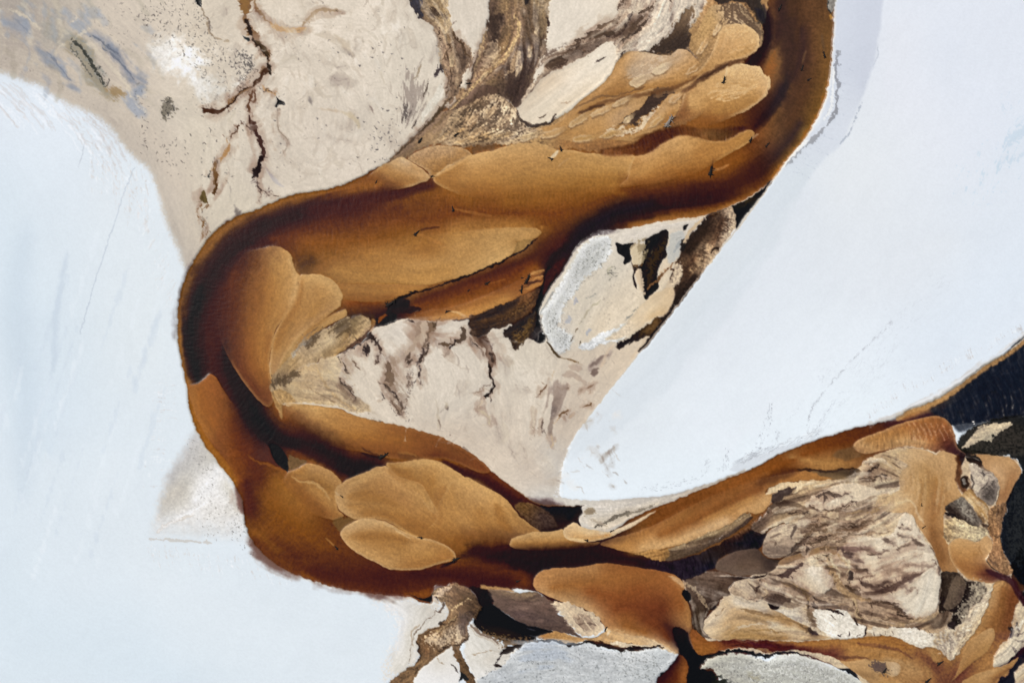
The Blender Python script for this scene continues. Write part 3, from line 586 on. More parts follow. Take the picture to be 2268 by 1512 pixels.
# grey smear beside it
fill([905,170,915,165,925,185,940,190,935,220,920,260,905,275,895,270,895,240,898,210], col='a39587', soft=14, rough=.6, nz='fine', rag=3, a=.85)
fill([897,232,905,240,903,262,895,272,893,250], col='5f574e', soft=6, rough=.8, a=.8); veins([('a8977f',5,935,140,925,165,915,180),('6d6152',2.5,950,175,945,200,938,215),('5f564b',3,912,285,918,280,922,268), ('3d3833',3,941,270,948,266,955,250), ('4b453c',3,972,220,978,205,985,190)], rough=.5)
fill([975,190,985,198,985,215,972,235,958,252,945,268,932,270,935,250,950,228,965,205], col='e6dccf', soft=4, rag=1.5, lic=.02, gr=.02, name='mud_flat')
fveins([('4d3f31',3,985,200,998,190,1000,165), ('6b573f',7,1000,215,975,245,950,275,925,300), ('5c4a36',4,955,270,935,290,905,318,880,342), ('8e7453',7,1005,235,985,258,960,285)], rough=.4, nz='fine', rag=2)
# V2 dark trunk
fill([1092,-20,1205,-20,1212,60,1206,105,1192,150,1172,195,1150,238,1128,225,1105,212,1085,200,1060,200,1040,215,1030,205,1045,165,1057,125,1066,95,1078,70,1083,30], soft=5, name='sand_shoal', hset=.3, S=[
 ('5d4a3c-4a3c30-4f4034',1092,10,1090,45,1100,60,1095,85), ('8d7353',1105,15,1100,40), ('b08f66-b28e60-ab8659-a88660',1140,20,1140,60,1130,100,1110,130,1080,160,1050,185), ('9c7f5a',1120,0,1125,40), ('7b664e-6a5642-55453a',1165,20,1165,70,1180,110), ('9a8260',1190,20,1195,70,1190,100), ('4d3d33-453730-4a3c33',1150,110,1160,150,1150,190,1138,225), ('5a4739-584536',1090,150,1120,150,1130,190), ('8a7050',1070,180,1100,185), ('75604a',1180,140,1165,190)], **DK)
fill([1000,243,1010,225,1030,208,1050,195,1075,190,1100,192,1105,205,1090,212,1065,216,1045,228,1030,235,1015,240], col='5f4a3a', soft=3, rag=1.5, name='sand_shoal', hset=.3, lic=.04, gr=.03)
fill([1085,38,1105,30,1118,38,1122,52,1108,60,1105,80,1098,94,1085,85,1082,60], col='4a3b2e', soft=4, rag=2.5, rough=.4)
fill([1142,112,1150,100,1165,108,1175,90,1200,80,1203,110,1192,140,1175,170,1160,200,1142,236,1128,218,1120,200,1135,180,1150,150,1140,125], col='45362c', soft=9, rag=3, rough=.8, a=.85)
fill([1155,20,1175,10,1195,20,1208,60,1200,100,1180,100,1160,90,1150,60], col='5d4a36', soft=12, rough=1.1, rag=3, a=.8); fill([1160,-20,1178,-20,1172,8,1165,12], col='2b2624', soft=3, rough=.4)
fill([1080,100,1090,90,1105,95,1108,115,1095,130,1080,150,1065,155,1072,125], col='c3aa8a', soft=7, rough=.8, rag=2, nz='grain', a=.8)
fill([1128,150,1135,120,1145,112,1152,118,1148,140,1138,155,1125,165,1110,175], col='a08566', soft=4, rag=2, rough=.3); 
fveins([('8a6f50',5,1148,10,1142,40,1135,80,1120,115), ('c9a878',8,1138,30,1150,60,1140,95,1122,125,1095,150,1060,180,1025,215,1000,240), ('b79972',5,1080,65,1068,100,1058,140,1050,170), ('5c4a3a',3,1062,110,1050,150,1035,200,1030,215), ('7f6549',4,1110,70,1120,50,1128,20), ('6d563e',3,1102,150,1080,170,1058,185)], rough=.3, nz='fine', rag=2, a=.85)
veins([('40332a',3,1210,30,1214,60,1210,75), ('7a6a58',12,1207,90,1203,112,1196,135)], rough=.8)
# textured lobe
fill([1000,250,1008,240,1030,236,1045,228,1062,216,1085,211,1100,210,1115,216,1125,228,1135,238,1145,245,1152,268,1175,284,1190,290,1160,302,1120,312,1060,318,1015,322,990,320,975,300,990,275], soft=3, rag=2, name='sand_shoal', hset=.34, bmp=1.6, lic=.1, gr=.1, S=[
 ('a58c6c-9a8060',1010,255,1000,290), ('93795a-987e60',1060,230,1050,260,1040,290), ('b59b7c-a0876a',1090,225,1110,250), ('c9b093-d2bb9e',1140,255,1150,280,1120,300), ('ad9068-a3855c',1030,310,1080,305)])
fill([1040,240,1080,225,1110,225,1140,250,1150,275,1120,300,1070,295,1050,270], col='d8c2a5', soft=26, rough=.9, nz='stip', rag=2, a=.55)
fill([1040,240,1070,225,1120,230,1148,265,1140,290,1090,300,1050,290], col='5a4632', soft=34, rough=-1.0, nz='stip', rag=2, a=.6)
# brown texture between the two pale lobes V3
fill([1155,228,1170,195,1200,160,1205,130,1230,122,1255,104,1280,90,1300,76,1330,64,1360,50,1375,20,1382,-20,1560,-20,1530,60,1500,90,1440,125,1400,115,1385,120,1366,138,1358,155,1365,125,1360,95,1340,98,1320,108,1290,128,1250,149,1210,168,1190,186,1172,212], soft=5, name='mud_flat', bmp=1.2, S=[
 ('cdb79f-c9b29a',1215,135,1260,115,1300,95,1340,80), ('b8a086',1200,160,1240,135), ('cdb8a2-d0bba4',1390,60,1420,20,1440,-20), ('bfa68a',1380,85,1400,60), ('dcc9b6-ddcab8',1460,20,1440,60,1410,90), ('d9c7b4-dcc9b6',1500,10,1480,50,1440,90,1400,115)], rag=2.6, lic=.06, gr=.05, fold=.6)
fveins([('4f3f31',9,1265,112,1280,95,1300,80,1318,74,1340,66), ('594836',12,1300,84,1330,76,1355,80,1372,78), ('463931',6,1345,85,1362,82,1380,70,1390,52,1398,30), ('5d4b3a',16,1205,150,1230,140,1250,132), ('5f4d3b',8,1250,120,1272,108), ('4b3c30',5,1225,155,1245,145,1260,135), ('6a5743',10,1320,60,1350,55,1375,40), ('5a4838',6,1370,30,1376,10,1388,-10),
  ('6d5a46',9,1395,70,1410,50,1430,40), ('524334',7,1415,30,1440,20,1452,5), ('4d4034',8,1375,92,1400,78,1420,60,1440,40), ('5d4d3e',5,1390,20,1380,-10), ('453830',5,1318,138,1330,130,1342,120), ('5c4838',4,1320,145,1332,136,1340,122), ('57483a',4,1484,-10,1488,10,1485,25), ('80705d',10,1375,110,1390,100,1410,92), ('54463a',3,1290,120,1310,110,1330,100)], rough=.9, nz='stip', rag=3, a=.85)
fill([1200,120,1290,85,1360,60,1400,40,1440,30,1420,70,1370,95,1340,90,1250,140,1210,155], col='4a3a2c', soft=22, rough=1.2, rag=3, a=.6)
# W1 pale lobe
fill([1147,241,1152,262,1162,270,1184,274,1205,270,1229,257,1263,233,1303,204,1337,175,1356,153,1366,125,1358,95,1340,96,1324,106,1289,130,1250,151,1210,169,1192,185,1170,212], soft=3, rag=1.5, name='mud_flat', hset=.55, lic=.02, gr=.012, S=[
 ('e6d3bd-ead8c4-eadac8',1160,258,1220,220,1290,170,1340,120), ('d5bea6',1190,200,1225,175), ('dac6b0',1165,245,1185,215), ('e2ceb7',1230,245,1300,195)])
veins([('3e332b',7,1152,268,1166,275,1185,280,1208,276,1222,268,1232,250), ('4f4135',4,1145,245,1150,262,1158,270), ('5a4a3a',3,1192,262,1205,258,1215,250), ('3f332c',4,1318,140,1330,134,1342,124), ('b79c80',2.5,1240,228,1258,228,1268,222), ('6a5038',2,1293,112,1296,118,1302,128)], rough=.4, a=.85)
# dark hollows between the bars on the right
fill([1440,122,1455,100,1480,75,1500,50,1520,25,1540,10,1530,60,1525,100,1540,125,1500,115,1485,125,1465,120], soft=7, rag=3, rough=.5, name='sand_shoal', hset=.25, bmp=1.5, S=[('8d7557-6b563f',1520,20,1490,60), ('5a4835-4a3c2d',1510,70,1470,100,1490,110), ('3f342a',1475,115,1510,100,1530,85)])
fill([1445,118,1465,95,1485,88,1510,85,1535,80,1540,95,1530,110,1515,105,1500,118,1485,125,1465,120], col='433629', soft=10, rough=.7, rag=3, a=.8)
fill([1524,116,1530,95,1548,80,1568,60,1582,50,1592,70,1585,100,1570,125,1560,135,1545,130], soft=6, rag=3, rough=.4, col='a08668', bmp=1.5, a=.9); fill([1540,95,1560,80,1580,95,1575,120,1560,130,1545,125], col='7a624a', soft=14, rough=.6, a=.8)
line([1412,115,1430,116,1450,120,1475,122,1487,122], '4a3a2a', w=5, rough=.5, a=.9); line([1372,135,1380,120,1388,112], '3f352c', w=5, rough=.5, a=.9)
# --- sandbars, upper right (from the back forward)
bar('b21','broad tan sandbar with scalloped grey edge under the top frame, left of the dark channel',
 [1565,26,1582,12,1604,11,1620,8,1636,9,1652,19,1662,32,1670,46,1684,52,1690,78,1688,100,1678,108,1644,130,1617,138,1600,140,1560,170,1545,128,1527,110,1525,98,1533,79,1552,53], S=[('b8935f-b38d5c',1575,40,1560,90,1550,120), ('c5a57c-b99a72',1600,25,1610,40), ('9c8464-8a7357',1640,25,1655,40,1670,60), ('b79c7a',1620,45,1640,50), ('b08a5c',1590,70,1575,110,1560,130)], bmp=1.2, gr=.06, rag=1.6)
fill([1604,20,1640,8,1665,35,1685,60,1690,90,1680,80,1664,60,1640,50,1610,50], col='5f4b38', soft=14, rough=-.9, rag=2, a=.65)
bar('b20','fan shaped tan sandbar with radiating streaks, upper one of the pair beside the dark crescent',
 [1591,75,1604,57,1620,54,1636,53,1650,57,1662,62,1670,66,1678,76,1681,93,1680,105,1668,118,1644,131,1617,138,1591,151,1551,172,1500,200,1420,225,1440,195,1500,172,1545,158,1565,134,1583,101], S=[('d3ac78-d0a873',1605,70,1640,62,1668,75,1676,95), ('c79b65-bf925b',1620,100,1600,120,1580,140), ('b38650-a87943',1560,155,1500,180,1450,205), ('c59a65',1590,95,1580,120), ('bf935a',1660,110,1630,128)], rim=('dcb888',.5), rough=.3, nz='fine')
for k in range(16):
    t = k / 15; x1 = 1604 + 74 * t; y1 = 60 - 12 * math.sin(3.1 * t) + 20 * t * t + (22 * t if t > .8 else 0); line([1592 + 10 * t, 120, (1597 + x1) / 2, (122 + y1) / 2, x1, y1 + 3], 'dcb684' if k % 2 else 'b68a55', w=3, soft=2.5, rough=.6, nz='fine', a=.35)
fill([1690,10,1700,30,1706,60,1704,95,1690,118,1672,140,1650,143,1665,125,1682,110,1692,85,1690,50], soft=6, rag=1, col='2a191c', a=.9, name='river', hset=0)
fill([1583,0,1600,-30,1655,-30,1685,0,1697,40,1690,55,1680,48,1668,30,1655,12,1640,6,1620,4,1604,10], col='3d3227', soft=4, rag=2, rough=.4, name='river', hset=0)
fill([1672,20,1690,25,1695,50,1685,48], col='1f1b20', soft=6, rag=1)
bar('b23','pinkish tan sandbar with rough stippled top between the pale mud lobe and the fan sandbars',
 [1506,108,1525,114,1541,130,1551,146,1546,159,1530,169,1506,183,1470,198,1430,204,1393,212,1350,222,1300,235,1270,262,1250,262,1285,225,1330,190,1353,164,1366,138,1387,117,1406,114,1430,116,1448,120,1470,124,1487,122,1496,113], S=[('cbab86-d3b798-cfae88',1500,115,1470,135,1430,150), ('c29660-be915c',1380,125,1365,160,1345,185,1310,210), ('cfb08c-cdb08f',1400,150,1410,170,1450,155), ('c0935c-ba8a50',1540,150,1500,170,1450,185,1390,200), ('ad7d45-a67640',1500,185,1440,200,1380,208,1330,220)], bmp=1.3)
fill([1390,150,1420,130,1450,130,1490,125,1505,135,1470,160,1430,180,1400,185,1385,170], col='e0c8ac', soft=22, rough=.8, rag=2, a=.5); fill([1385,140,1450,125,1500,120,1500,140,1440,165,1400,180], col='8a7050', soft=40, rough=1.2, rag=2, a=.4)
fill([1448,135,1480,124,1500,120,1500,140,1470,145,1452,150],col='b5946c',soft=14,rough=.6,a=.5)
bar('b24','long tan sandbar streaked with light sand, left of the dark star shaped hollow',
 [1300,232,1345,218,1379,214,1419,203,1448,196,1440,210,1425,235,1395,255,1372,275,1350,295,1318,310,1290,318,1250,310,1220,300,1200,285,1230,275,1265,255], S=[('c89d68-c59a63',1410,215,1360,240,1310,260,1270,275), ('be9158-b98b52',1330,285,1290,295,1250,295), ('c7a072',1390,240,1360,265), ('b0824a',1290,250,1330,228)])
veins([('7a5c3c',5,1270,242,1300,228,1330,214,1360,214,1380,206), ('6a4c2e',4,1375,212,1400,202,1430,192)], rough=.3, a=.7)
fill([1448,201,1470,196,1495,200,1480,214,1460,230,1452,240,1430,255,1406,280,1395,272,1371,276,1385,262,1416,243,1428,228], col='4a392c', soft=3, rag=3, rough=.45, nz='grain', name='sand_shoal', hset=.2)
fill([1450,198,1480,194,1500,198,1490,205,1470,212,1450,216], col='8a6a48', soft=5, rough=.4, a=.8)
fill([1335,296,1371,282,1400,285,1410,280,1430,258,1456,240,1475,240,1450,265,1425,285,1400,296,1370,296], col='dcc5a8', soft=6, rag=3, rough=.6, a=.85)
bar('b25','small smooth sandbar lobe with a bleached log at its foot',
 [1420,290,1440,262,1462,235,1478,214,1490,207,1501,210,1508,222,1504,240,1494,258,1480,272,1455,292,1425,305,1400,312,1350,308,1380,302,1400,300], S=[('c59d6c-bf9562',1495,215,1480,235), ('c8a070-be9259',1470,240,1440,275,1410,298), ('b48247',1490,250,1470,275)])
bar('b22','largest fan shaped sandbar in the upper right, pale toothed rim, a snag near its top',
 [1610,144,1617,148,1628,142,1641,140,1662,146,1681,148,1687,158,1692,165,1706,175,1706,188,1705,198,1692,217,1670,236,1644,250,1600,270,1540,290,1480,300,1440,310,1400,320,1380,315,1440,298,1480,272,1500,256,1505,240,1514,212,1525,192,1545,180,1565,169,1591,156], S=[('d6b07c-d4ab77',1620,155,1660,152,1690,170,1700,190), ('c99e66-c79a60',1560,190,1610,190,1660,200), ('c79c64-bf9055',1530,210,1530,235,1550,240), ('b98a50-b08045',1680,220,1630,240,1580,250), ('a87540-9a6a36',1530,260,1600,262,1640,252), ('7c4c2a-6e4226',1500,285,1440,302,1400,312), ('a87440-8f5c32',1530,280,1570,275)], rim=('e0bd8d',.6), rimw=10, fade=(1590,235,1575,300), rough=.3, nz='fine')
for k in range(34):
    t = k / 33; x1 = 1612 + 95 * t; y1 = 143 + 26 * t * t; x0 = 1560 + 60 * t; y0 = 215 + 8 * t; line([x0, y0, (x0 + x1) / 2 + 6, (y0 + y1) / 2, x1, y1 + 5], 'e3c08f' if k % 2 else 'b88d56', w=2.6, soft=2.2, rough=.7, nz='fine', a=.4)
flow(1380,310,1450,295,1520,260,1600,215,1700,180); flow(1500,260,1580,240,1690,210)
veins([('5a3a22',12,1655,132,1630,138,1600,148,1575,162,1550,178,1525,196,1508,205), ('6f4a2a',9,1545,170,1500,192,1450,206,1400,214,1350,224,1300,240), ('3f2a1c',5,1612,142,1590,154,1568,167,1545,178), ('452d1d',7,1340,232,1310,240,1280,252), ('8a6036',8,1500,262,1470,285,1440,300,1400,308)], soft=6, rough=.15, a=.75)
line([1604,172,1608,160,1612,146], 'dcbc90', w=6, soft=4, a=.6); line([1500,258,1515,225,1520,195], 'a5794a', w=4, soft=4, a=.6)
fill([1540,296,1570,288,1600,285,1620,290,1610,300,1590,306,1560,305], col='6a4c2e', soft=10, rough=.3, a=.75, name='river')
bar('b26','wide tan sandbar at the inside of the right bend with a snag at its tip',
 [1395,350,1406,346,1425,343,1440,338,1458,324,1469,316,1490,306,1512,299,1538,302,1565,310,1585,313,1599,311,1612,307,1625,302,1644,291,1655,288,1665,288,1671,295,1666,308,1650,322,1600,350,1540,385,1480,400,1420,410,1372,415,1388,396,1393,375], S=[('c2965e-bf9058',1500,310,1460,335,1420,355), ('b98a50-b58448',1480,340,1430,375,1400,395), ('b78548-ad7a40',1640,300,1600,325,1540,345), ('a6753b-9b6832',1560,370,1500,385,1420,405), ('b98b52',1540,315,1520,330)], fade=(1500,355,1512,408), rim=('c99f68',.4))
bar('b2','small speckled tan sandbar against the beige bank, behind the pale tipped one',
 [903,352,918,340,932,333,948,326,964,323,985,323,1006,325,1022,327,1033,332,1042,338,1047,344,1025,354,996,373,975,388,955,395,948,380,930,368], S=[('b8936a-bd986c',925,345,960,332,1000,332), ('ac8454-a67c4a',950,360,980,355,1010,350), ('a0733e',960,385,985,370)], gr=.06, bmp=1, rim=('cba97c',.5))
bar('b1','longest sandbar, golden, lying across the middle of the upper channel under two snags',
 [960,392,968,386,985,377,996,372,1010,362,1025,353,1038,345,1060,339,1091,333,1131,321,1150,318,1170,317,1190,317,1210,322,1225,328,1236,333,1250,332,1270,334,1297,339,1330,341,1382,341,1404,345,1404,355,1398,368,1393,380,1385,398,1370,416,1330,440,1200,460,1050,440,970,410], S=[('cda269-c89c62',1040,350,1100,338,1170,325,1220,333), ('bf9357-c1945a',1280,345,1340,348,1390,352), ('b98a50-b98b50-b78a4e',1060,375,1150,365,1250,365,1350,370), ('b07f44-b0803f',1020,400,1120,395,1250,395,1360,400), ('9e6c34-9a6830',1000,415,1120,425,1250,425,1340,425), ('8a5728',1060,440,1200,450)], fade=(1180,385,1186,446), rim=('d2aa72',.5))
line([1005,362,985,374,962,391], 'dcb886', w=5, soft=3, a=.6); line([1236,333,1228,345,1219,351], 'e3cba8', w=6, soft=3, a=.8); line([1234,368,1250,358,1262,350],'c39a66',w=4,soft=3,a=.6)
bar('b3','pale tipped sandbar at the upper bank where the river turns west, no snag on it',
 [848,364,862,360,878,352,890,348,900,352,914,361,930,370,942,380,951,389,952,394,946,401,930,406,914,412,880,420,840,424,790,424,760,418,803,397,825,382], S=[('e0bf95-d6b084',888,352,905,362), ('cfa672-c79b66',870,365,900,375,935,385,947,394), ('bd8c52-b07f45',850,378,880,390,920,402), ('a5733a-9a6630',810,398,850,402,890,412)], rim=('d9b482',.6), fade=(880,392,858,428))
fill([1046,340,1060,335,1091,330,1100,322,1060,322,1045,330], col='6d5238', soft=7, rough=.4, a=.8)
# dark band above b26
fill([1340,345,1330,332,1370,325,1400,318,1430,300,1470,286,1510,278,1560,285,1600,284,1640,280,1660,285,1644,291,1625,303,1600,312,1565,311,1538,303,1512,300,1490,306,1468,316,1440,338,1400,344], soft=9, rag=1, name='river', hset=0, wet=1, rip=.12, S=[('8a5a34-6a3f24-512e20',1345,335,1390,332,1430,318), ('4a2a1f-523020-70492a',1450,308,1490,294,1530,288), ('8a6238-6c4e30-5e4228',1560,292,1590,298,1615,298), ('4a2b20-402420',1640,285,1655,283)], a=.92)
# ---- B7 field lower edge and strip
bar('b8','narrow brown sand strip between the golden field and the dark lower channel',
 [748,630,780,628,830,630,900,632,948,633,940,640,900,652,872,662,840,668,800,668,765,662,755,650], S=[('ab7b42-a8773c',770,636,840,645,920,640), ('94622f',770,658,830,662,870,655)], rise=.15)
bar('b7','broad golden sand field above the dark lower channel, notched at its right end',
 [640,520,760,500,900,520,1000,515,1100,505,1180,505,1200,515,1185,528,1165,532,1147,533,1141,534,1146,540,1145,549,1138,558,1130,568,1104,583,1065,599,1025,613,985,622,948,631,900,629,850,627,789,626,750,626,735,615,715,608,690,606,668,608,655,590,650,560], S=[('b98b50-c49a5f-c79e63',1140,536,1130,555,1090,575), ('bd9055-b98a4e',1060,555,980,575,900,590), ('b98a4c-b08044',1000,600,900,612,800,608,740,600), ('b07e42-a5743a',900,560,820,565,760,580), ('9c682e-8f5c28',960,530,880,535,800,540,720,545), ('5c3d20-5e3f20',695,572,670,592,715,578), ('8a5d2d',740,565,700,600)], fade=(905,570,893,515), rise=.2)
fill([1147,534,1165,531,1184,531,1178,540,1165,550,1148,556,1137,566,1141,552,1146,542], col='a5824f', soft=2, rag=1.5, a=.9)
veins([('1c1417',5,1190,528,1170,545,1148,560,1128,570,1104,583,1065,600,1025,615,985,628,948,640,925,648), ('1a1216',8,925,645,900,655,880,664,862,674), ('201518',26,905,668,880,682,858,692), ('2a1a18',16,870,690,900,686,930,684), ('1c1418',20,830,712,860,708,880,700), ('8a5024',7,838,712,845,702,858,698)], rough=.25, nz='fine', rag=1.5, a=.9)
line([1250,548,1225,570,1210,600,1200,630,1190,660], '25191c', w=16, soft=8, a=.8)
bar('b9','slim sandbar along the lower side of the dark channel, broken log at its right end',
 [905,706,930,694,960,685,1000,680,1040,668,1080,652,1120,635,1155,618,1175,600,1200,590,1215,576,1212,590,1203,607,1203,625,1195,633,1180,641,1150,657,1120,671,1094,682,1060,695,1038,699,1042,702,1030,706,990,709,950,710], S=[('9a6430-a87238',930,700,980,690,1040,678,1100,655), ('c69156-c08a4a-be8848',960,704,1010,694,1060,688,1120,662), ('b9804a-b87c44',1180,600,1195,612,1180,628), ('8a5528-7e4b26',1100,645,1150,622,1180,595)], fade=(1090,672,1075,628), rise=.2)
veins([('5a301c',5,1165,628,1185,623,1203,618), ('e0ac70',4,1170,612,1188,603,1204,598), ('dba76a',4,1172,625,1190,615,1205,610), ('3a2218',5,1158,640,1175,630,1190,625), ('d8a468',5,1000,690,1018,694,1035,702), ('2a1c16',4,1000,712,1020,708,1040,706)], soft=3, a=.75)
# dark silt wedges below
fill([1038,702,1060,694,1094,681,1130,666,1160,652,1190,640,1198,650,1192,668,1180,685,1165,700,1140,712,1115,725,1094,728,1078,740,1060,750,1052,756,1042,738], soft=3, rag=2, name='dark_shoal', info=dict(kind='structure'), hset=.15, wet=.5, S=[('4a341f-5a4024',1060,712,1110,700,1160,680), ('33261d',1070,735,1100,715), ('6d4a28-7a5230',1150,672,1180,655), ('2a1f1a',1060,705,1100,690,1150,665)], lic=.12, gr=.08, bmp=1)
fill([1078,722,1110,705,1160,668,1185,665,1175,682,1130,706,1090,724], col='7a5a32', soft=22, rough=1.0, rag=2, a=.55)
fill([1112,737,1136,718,1163,704,1184,690,1192,700,1184,720,1181,735,1172,748,1163,753,1155,766,1144,775,1134,761,1125,748], soft=3, rag=2.5, name='dark_shoal', hset=.15, wet=.5, S=[('241c18-332719',1130,740,1160,720,1180,700), ('3b2c1a-5c4522',1145,765,1155,750)], lic=.1, gr=.1, bmp=1)
fill([1130,735,1165,710,1182,700,1178,730,1150,765,1142,760], col='80602f', soft=30, rough=1.3, rag=2, a=.5)
fill([1215,590,1235,600,1225,625,1205,660,1195,690,1197,720,1208,750,1196,758,1184,756,1182,735,1190,700,1185,680,1193,650,1203,620], soft=4, rag=1.2, col='15151a', name='pool', info=dict(kind='structure'), hset=-.0, wet=1)
fill([1225,588,1250,570,1245,590,1230,612,1215,635,1205,655,1203,630,1210,605], soft=6, col='4a291c', a=.75, rag=1.5, name='river', lic=.12)
# ---- left bend bars
bar('b6','narrow ribbon of sand below the two lobes at the inside of the left bend',
 [766,684,769,692,768,698,756,706,735,716,715,728,690,745,665,768,645,795,625,825,604,850,598,830,612,790,640,755,676,730,710,710,745,692], S=[('c59a5f-b98d55',760,690,720,712,680,745), ('b8935f-b08a55',650,770,625,810)], rise=.25)
bar('b5','right one of the two rounded sand lobes in the left bend, scalloped like a shell',
 [664,611,676,608,692,607,706,608,718,611,730,616,739,622,747,630,752,638,758,650,759,658,756,668,755,677,737,691,710,712,676,733,655,755,635,782,618,815,606,850,598,820,600,780,606,745,630,700,650,672,660,645], S=[('c59a60-c79c62',680,615,715,618,745,640,752,660), ('b98b52-b58548',700,640,710,670,690,700), ('b18148-a87a42',660,660,655,690,630,730,612,770), ('b98d58',740,680,690,715,650,750), ('b58c58-b0875a',630,780,612,830)], rim=('d0a870',.5))
bar('b4','bigger, left one of two rounded sand lobes in the left bend, fading into dark water',
 [540,562,560,554,588,547,602,545,617,546,629,551,636,556,643,563,647,572,648,582,652,594,658,604,665,611,664,618,660,626,662,634,662,644,657,656,652,669,643,683,633,697,620,716,610,730,606,745,600,775,597,800,600,840,608,880,590,900,550,860,500,780,480,700,490,620], S=[('be9055-c2955a-c3975d',610,556,640,580,655,620,650,655), ('b98a4d-b28247-ae7e44',600,580,620,630,615,680,600,730), ('aa763b-a87338',590,600,590,680,580,750,588,820), ('9c662f-925d2a-8f5a2a',570,575,555,620,550,700,555,780,580,850), ('7a4824-703f22',540,580,520,640,515,720,530,800,570,870), ('5a3321',505,620,490,700,500,760)], fade=(600,700,470,650), rim=('cda46a',.4))
flow(520,880,500,780,510,700,540,630,620,560); flow(590,850,575,760,590,680,640,600); flow(610,840,620,760,670,690,740,640)
# textured shoal inside the bend
fill([598,860,600,845,610,825,640,790,665,765,690,745,720,728,755,708,770,700,776,705,777,740,760,765,747,787,715,793,694,803,662,816,640,840,615,858], soft=4, rag=2, name='sand_shoal', hset=.35, lic=.04, gr=.04, bmp=.8, fold=.2, S=[('b09a78-a8906c',770,710,740,730), ('b39a78',690,760,660,780), ('c0a070-b99868',630,820,650,800), ('c3a983-c9b08c',700,775,740,755), ('a98e66-b8935f',720,785,760,765,775,740), ('9a8261',610,850,640,835)])
fill([676,745,690,738,700,730,710,728,708,745,690,765,680,772,672,765], col='5b4b36', soft=8, rough=.9, rag=2, a=.8); fill([735,728,750,712,770,708,777,725,776,742,755,742,738,740], col='5c4c36', soft=9, rough=.8, rag=2, a=.75); fill([650,790,665,770,685,748,690,740,676,745,660,765,648,785], col='a6a196', soft=9, rough=.5, a=.7)
fill([776,706,790,700,812,700,822,712,822,724,810,738,790,752,770,768,748,785,735,790,755,770,775,745,778,725], soft=3, rag=1.5, name='sand_shoal', hset=.4, S=[('c3a77f-b8996c',815,712,800,735,775,762), ('8f7a58-7f6a4a',785,705,782,735), ('a88758',755,782,790,755)], lic=.08, gr=.05)
fill([770,698,800,694,830,700,829,712,822,708,812,700,790,700,778,706], col='4a3626', soft=4, rough=.5, a=.85); fill([822,708,832,710,828,726,818,740,822,722], col='a87a45', soft=4, a=.8)
fill([600,862,615,855,640,840,662,816,680,808,700,803,715,793,740,790,760,800,752,830,770,860,800,885,820,905,800,915,760,905,740,897,694,895,660,890,628,893,612,880], soft=5, rag=2.5, name='sand_shoal', hset=.4, bmp=.9, lic=.04, gr=.045, fold=.25, S=[('c3a880-cbb28a',615,865,650,860), ('b89c74-c4a883',650,830,690,815,705,830), ('c5ab88-cdb592',690,860,740,870,780,900), ('d0ba9a',720,820,740,850), ('c5aa82-c9ac82',640,885,700,890), ('dcc8ae',760,830,790,880)])
fill([600,850,612,838,635,828,655,820,662,830,640,845,620,852,606,858], col='5d4c35', soft=7, rough=.8, rag=2, a=.9)
fill([620,865,650,845,680,840,700,850,690,875,650,880], col='8c7656', soft=22, rough=1.1, rag=2, a=.3); fill([700,800,730,805,760,860,800,900,770,890,730,850,705,830], col='97805f', soft=22, rough=1.1, rag=2, a=.3)
veins([('c2a376',5,697,800,705,820,720,850,745,880,790,908), ('8a7152',3,670,850,700,868,740,890)], rough=.5, a=.6)
fill([615,862,640,870,655,890,628,895,626,930,612,900,602,872], soft=4, col='b5915e', a=.85, name='sand_shoal', hset=.3, lic=.08)
# --- bar b10 with crisp head against the dark pool
bar('b10','brown sandbar with a sharp head against the darkest water in the left bend',
 [413,846,419,851,430,851,443,845,455,836,464,827,475,832,485,845,497,866,512,888,530,915,552,950,580,990,560,1050,530,1060,500,1020,460,970,438,930,424,890,416,860], S=[('a5682c-a3662c',440,860,455,900,470,940), ('9c5f2a-8a5226',470,850,490,885,510,920), ('8b5226-7a4624',480,960,510,1000,530,1030), ('6a3c22-5c3220',515,900,540,950,560,990), ('a87034',428,860,436,920,460,965)], fade=(470,900,545,900), rise=.4)
flow(440,860,470,920,520,1000,560,1060)
bar('b11','long tan sandbar along the lower inner bank, blunt squared off head, fading to brown downstream',
 [628,896,650,893,694,897,747,904,779,917,826,930,879,941,935,955,975,967,1015,986,1054,1010,1086,1041,1060,1045,1000,1020,960,1015,900,1018,850,1012,800,1000,760,995,720,983,690,973,662,962,638,946,629,935,627,915], S=[('c69a60-c59a60',632,900,660,905,700,908), ('c2955a-bb8b50-b07c42',640,930,690,930,760,935,830,945), ('b58548-a87438-9a642e',680,955,740,965,820,970,900,975), ('8f5a2a-855026',760,985,820,995,900,1005), ('8a5528-7d4c26-723f20',920,965,980,985,1040,1020,1080,1045), ('6a3a1e',960,1005,1030,1035)], fade=(780,960,750,1008), rise=.3, rim=('b98a50',.3))
flow(630,920,720,930,840,955,960,985,1080,1050,1180,1115)
veins([('4a2a18',5,800,990,825,1003,845,1010), ('6b4424',16,880,1006,905,1012,935,1016), ('a8743a',6,880,1000,900,1003,925,1010)], soft=5, a=.7)
fill([596,983,606,982,615,986,624,994,630,1002,637,1014,640,1026,640,1038,638,1046,630,1040,622,1036,612,1026,604,1015,598,1000], soft=2, rag=.5, col='15151a', name='pool', hset=-.1, wet=1)
bar('b27','dark red brown sand tongue left of the black crescent pool',
 [556,1010,566,1018,575,1021,585,1023,596,1024,608,1029,620,1036,632,1043,622,1034,610,1022,602,1008,596,990,580,975,560,960,545,975], S=[('522a20-5a3022',575,990,590,1010,610,1028), ('4a2620',560,975,560,1000)], rise=.15, fade=(602,1015,556,985))
line([548,1006,562,1018,578,1024,598,1028,616,1037,640,1052], '9c6230', w=6, soft=5, a=.6)
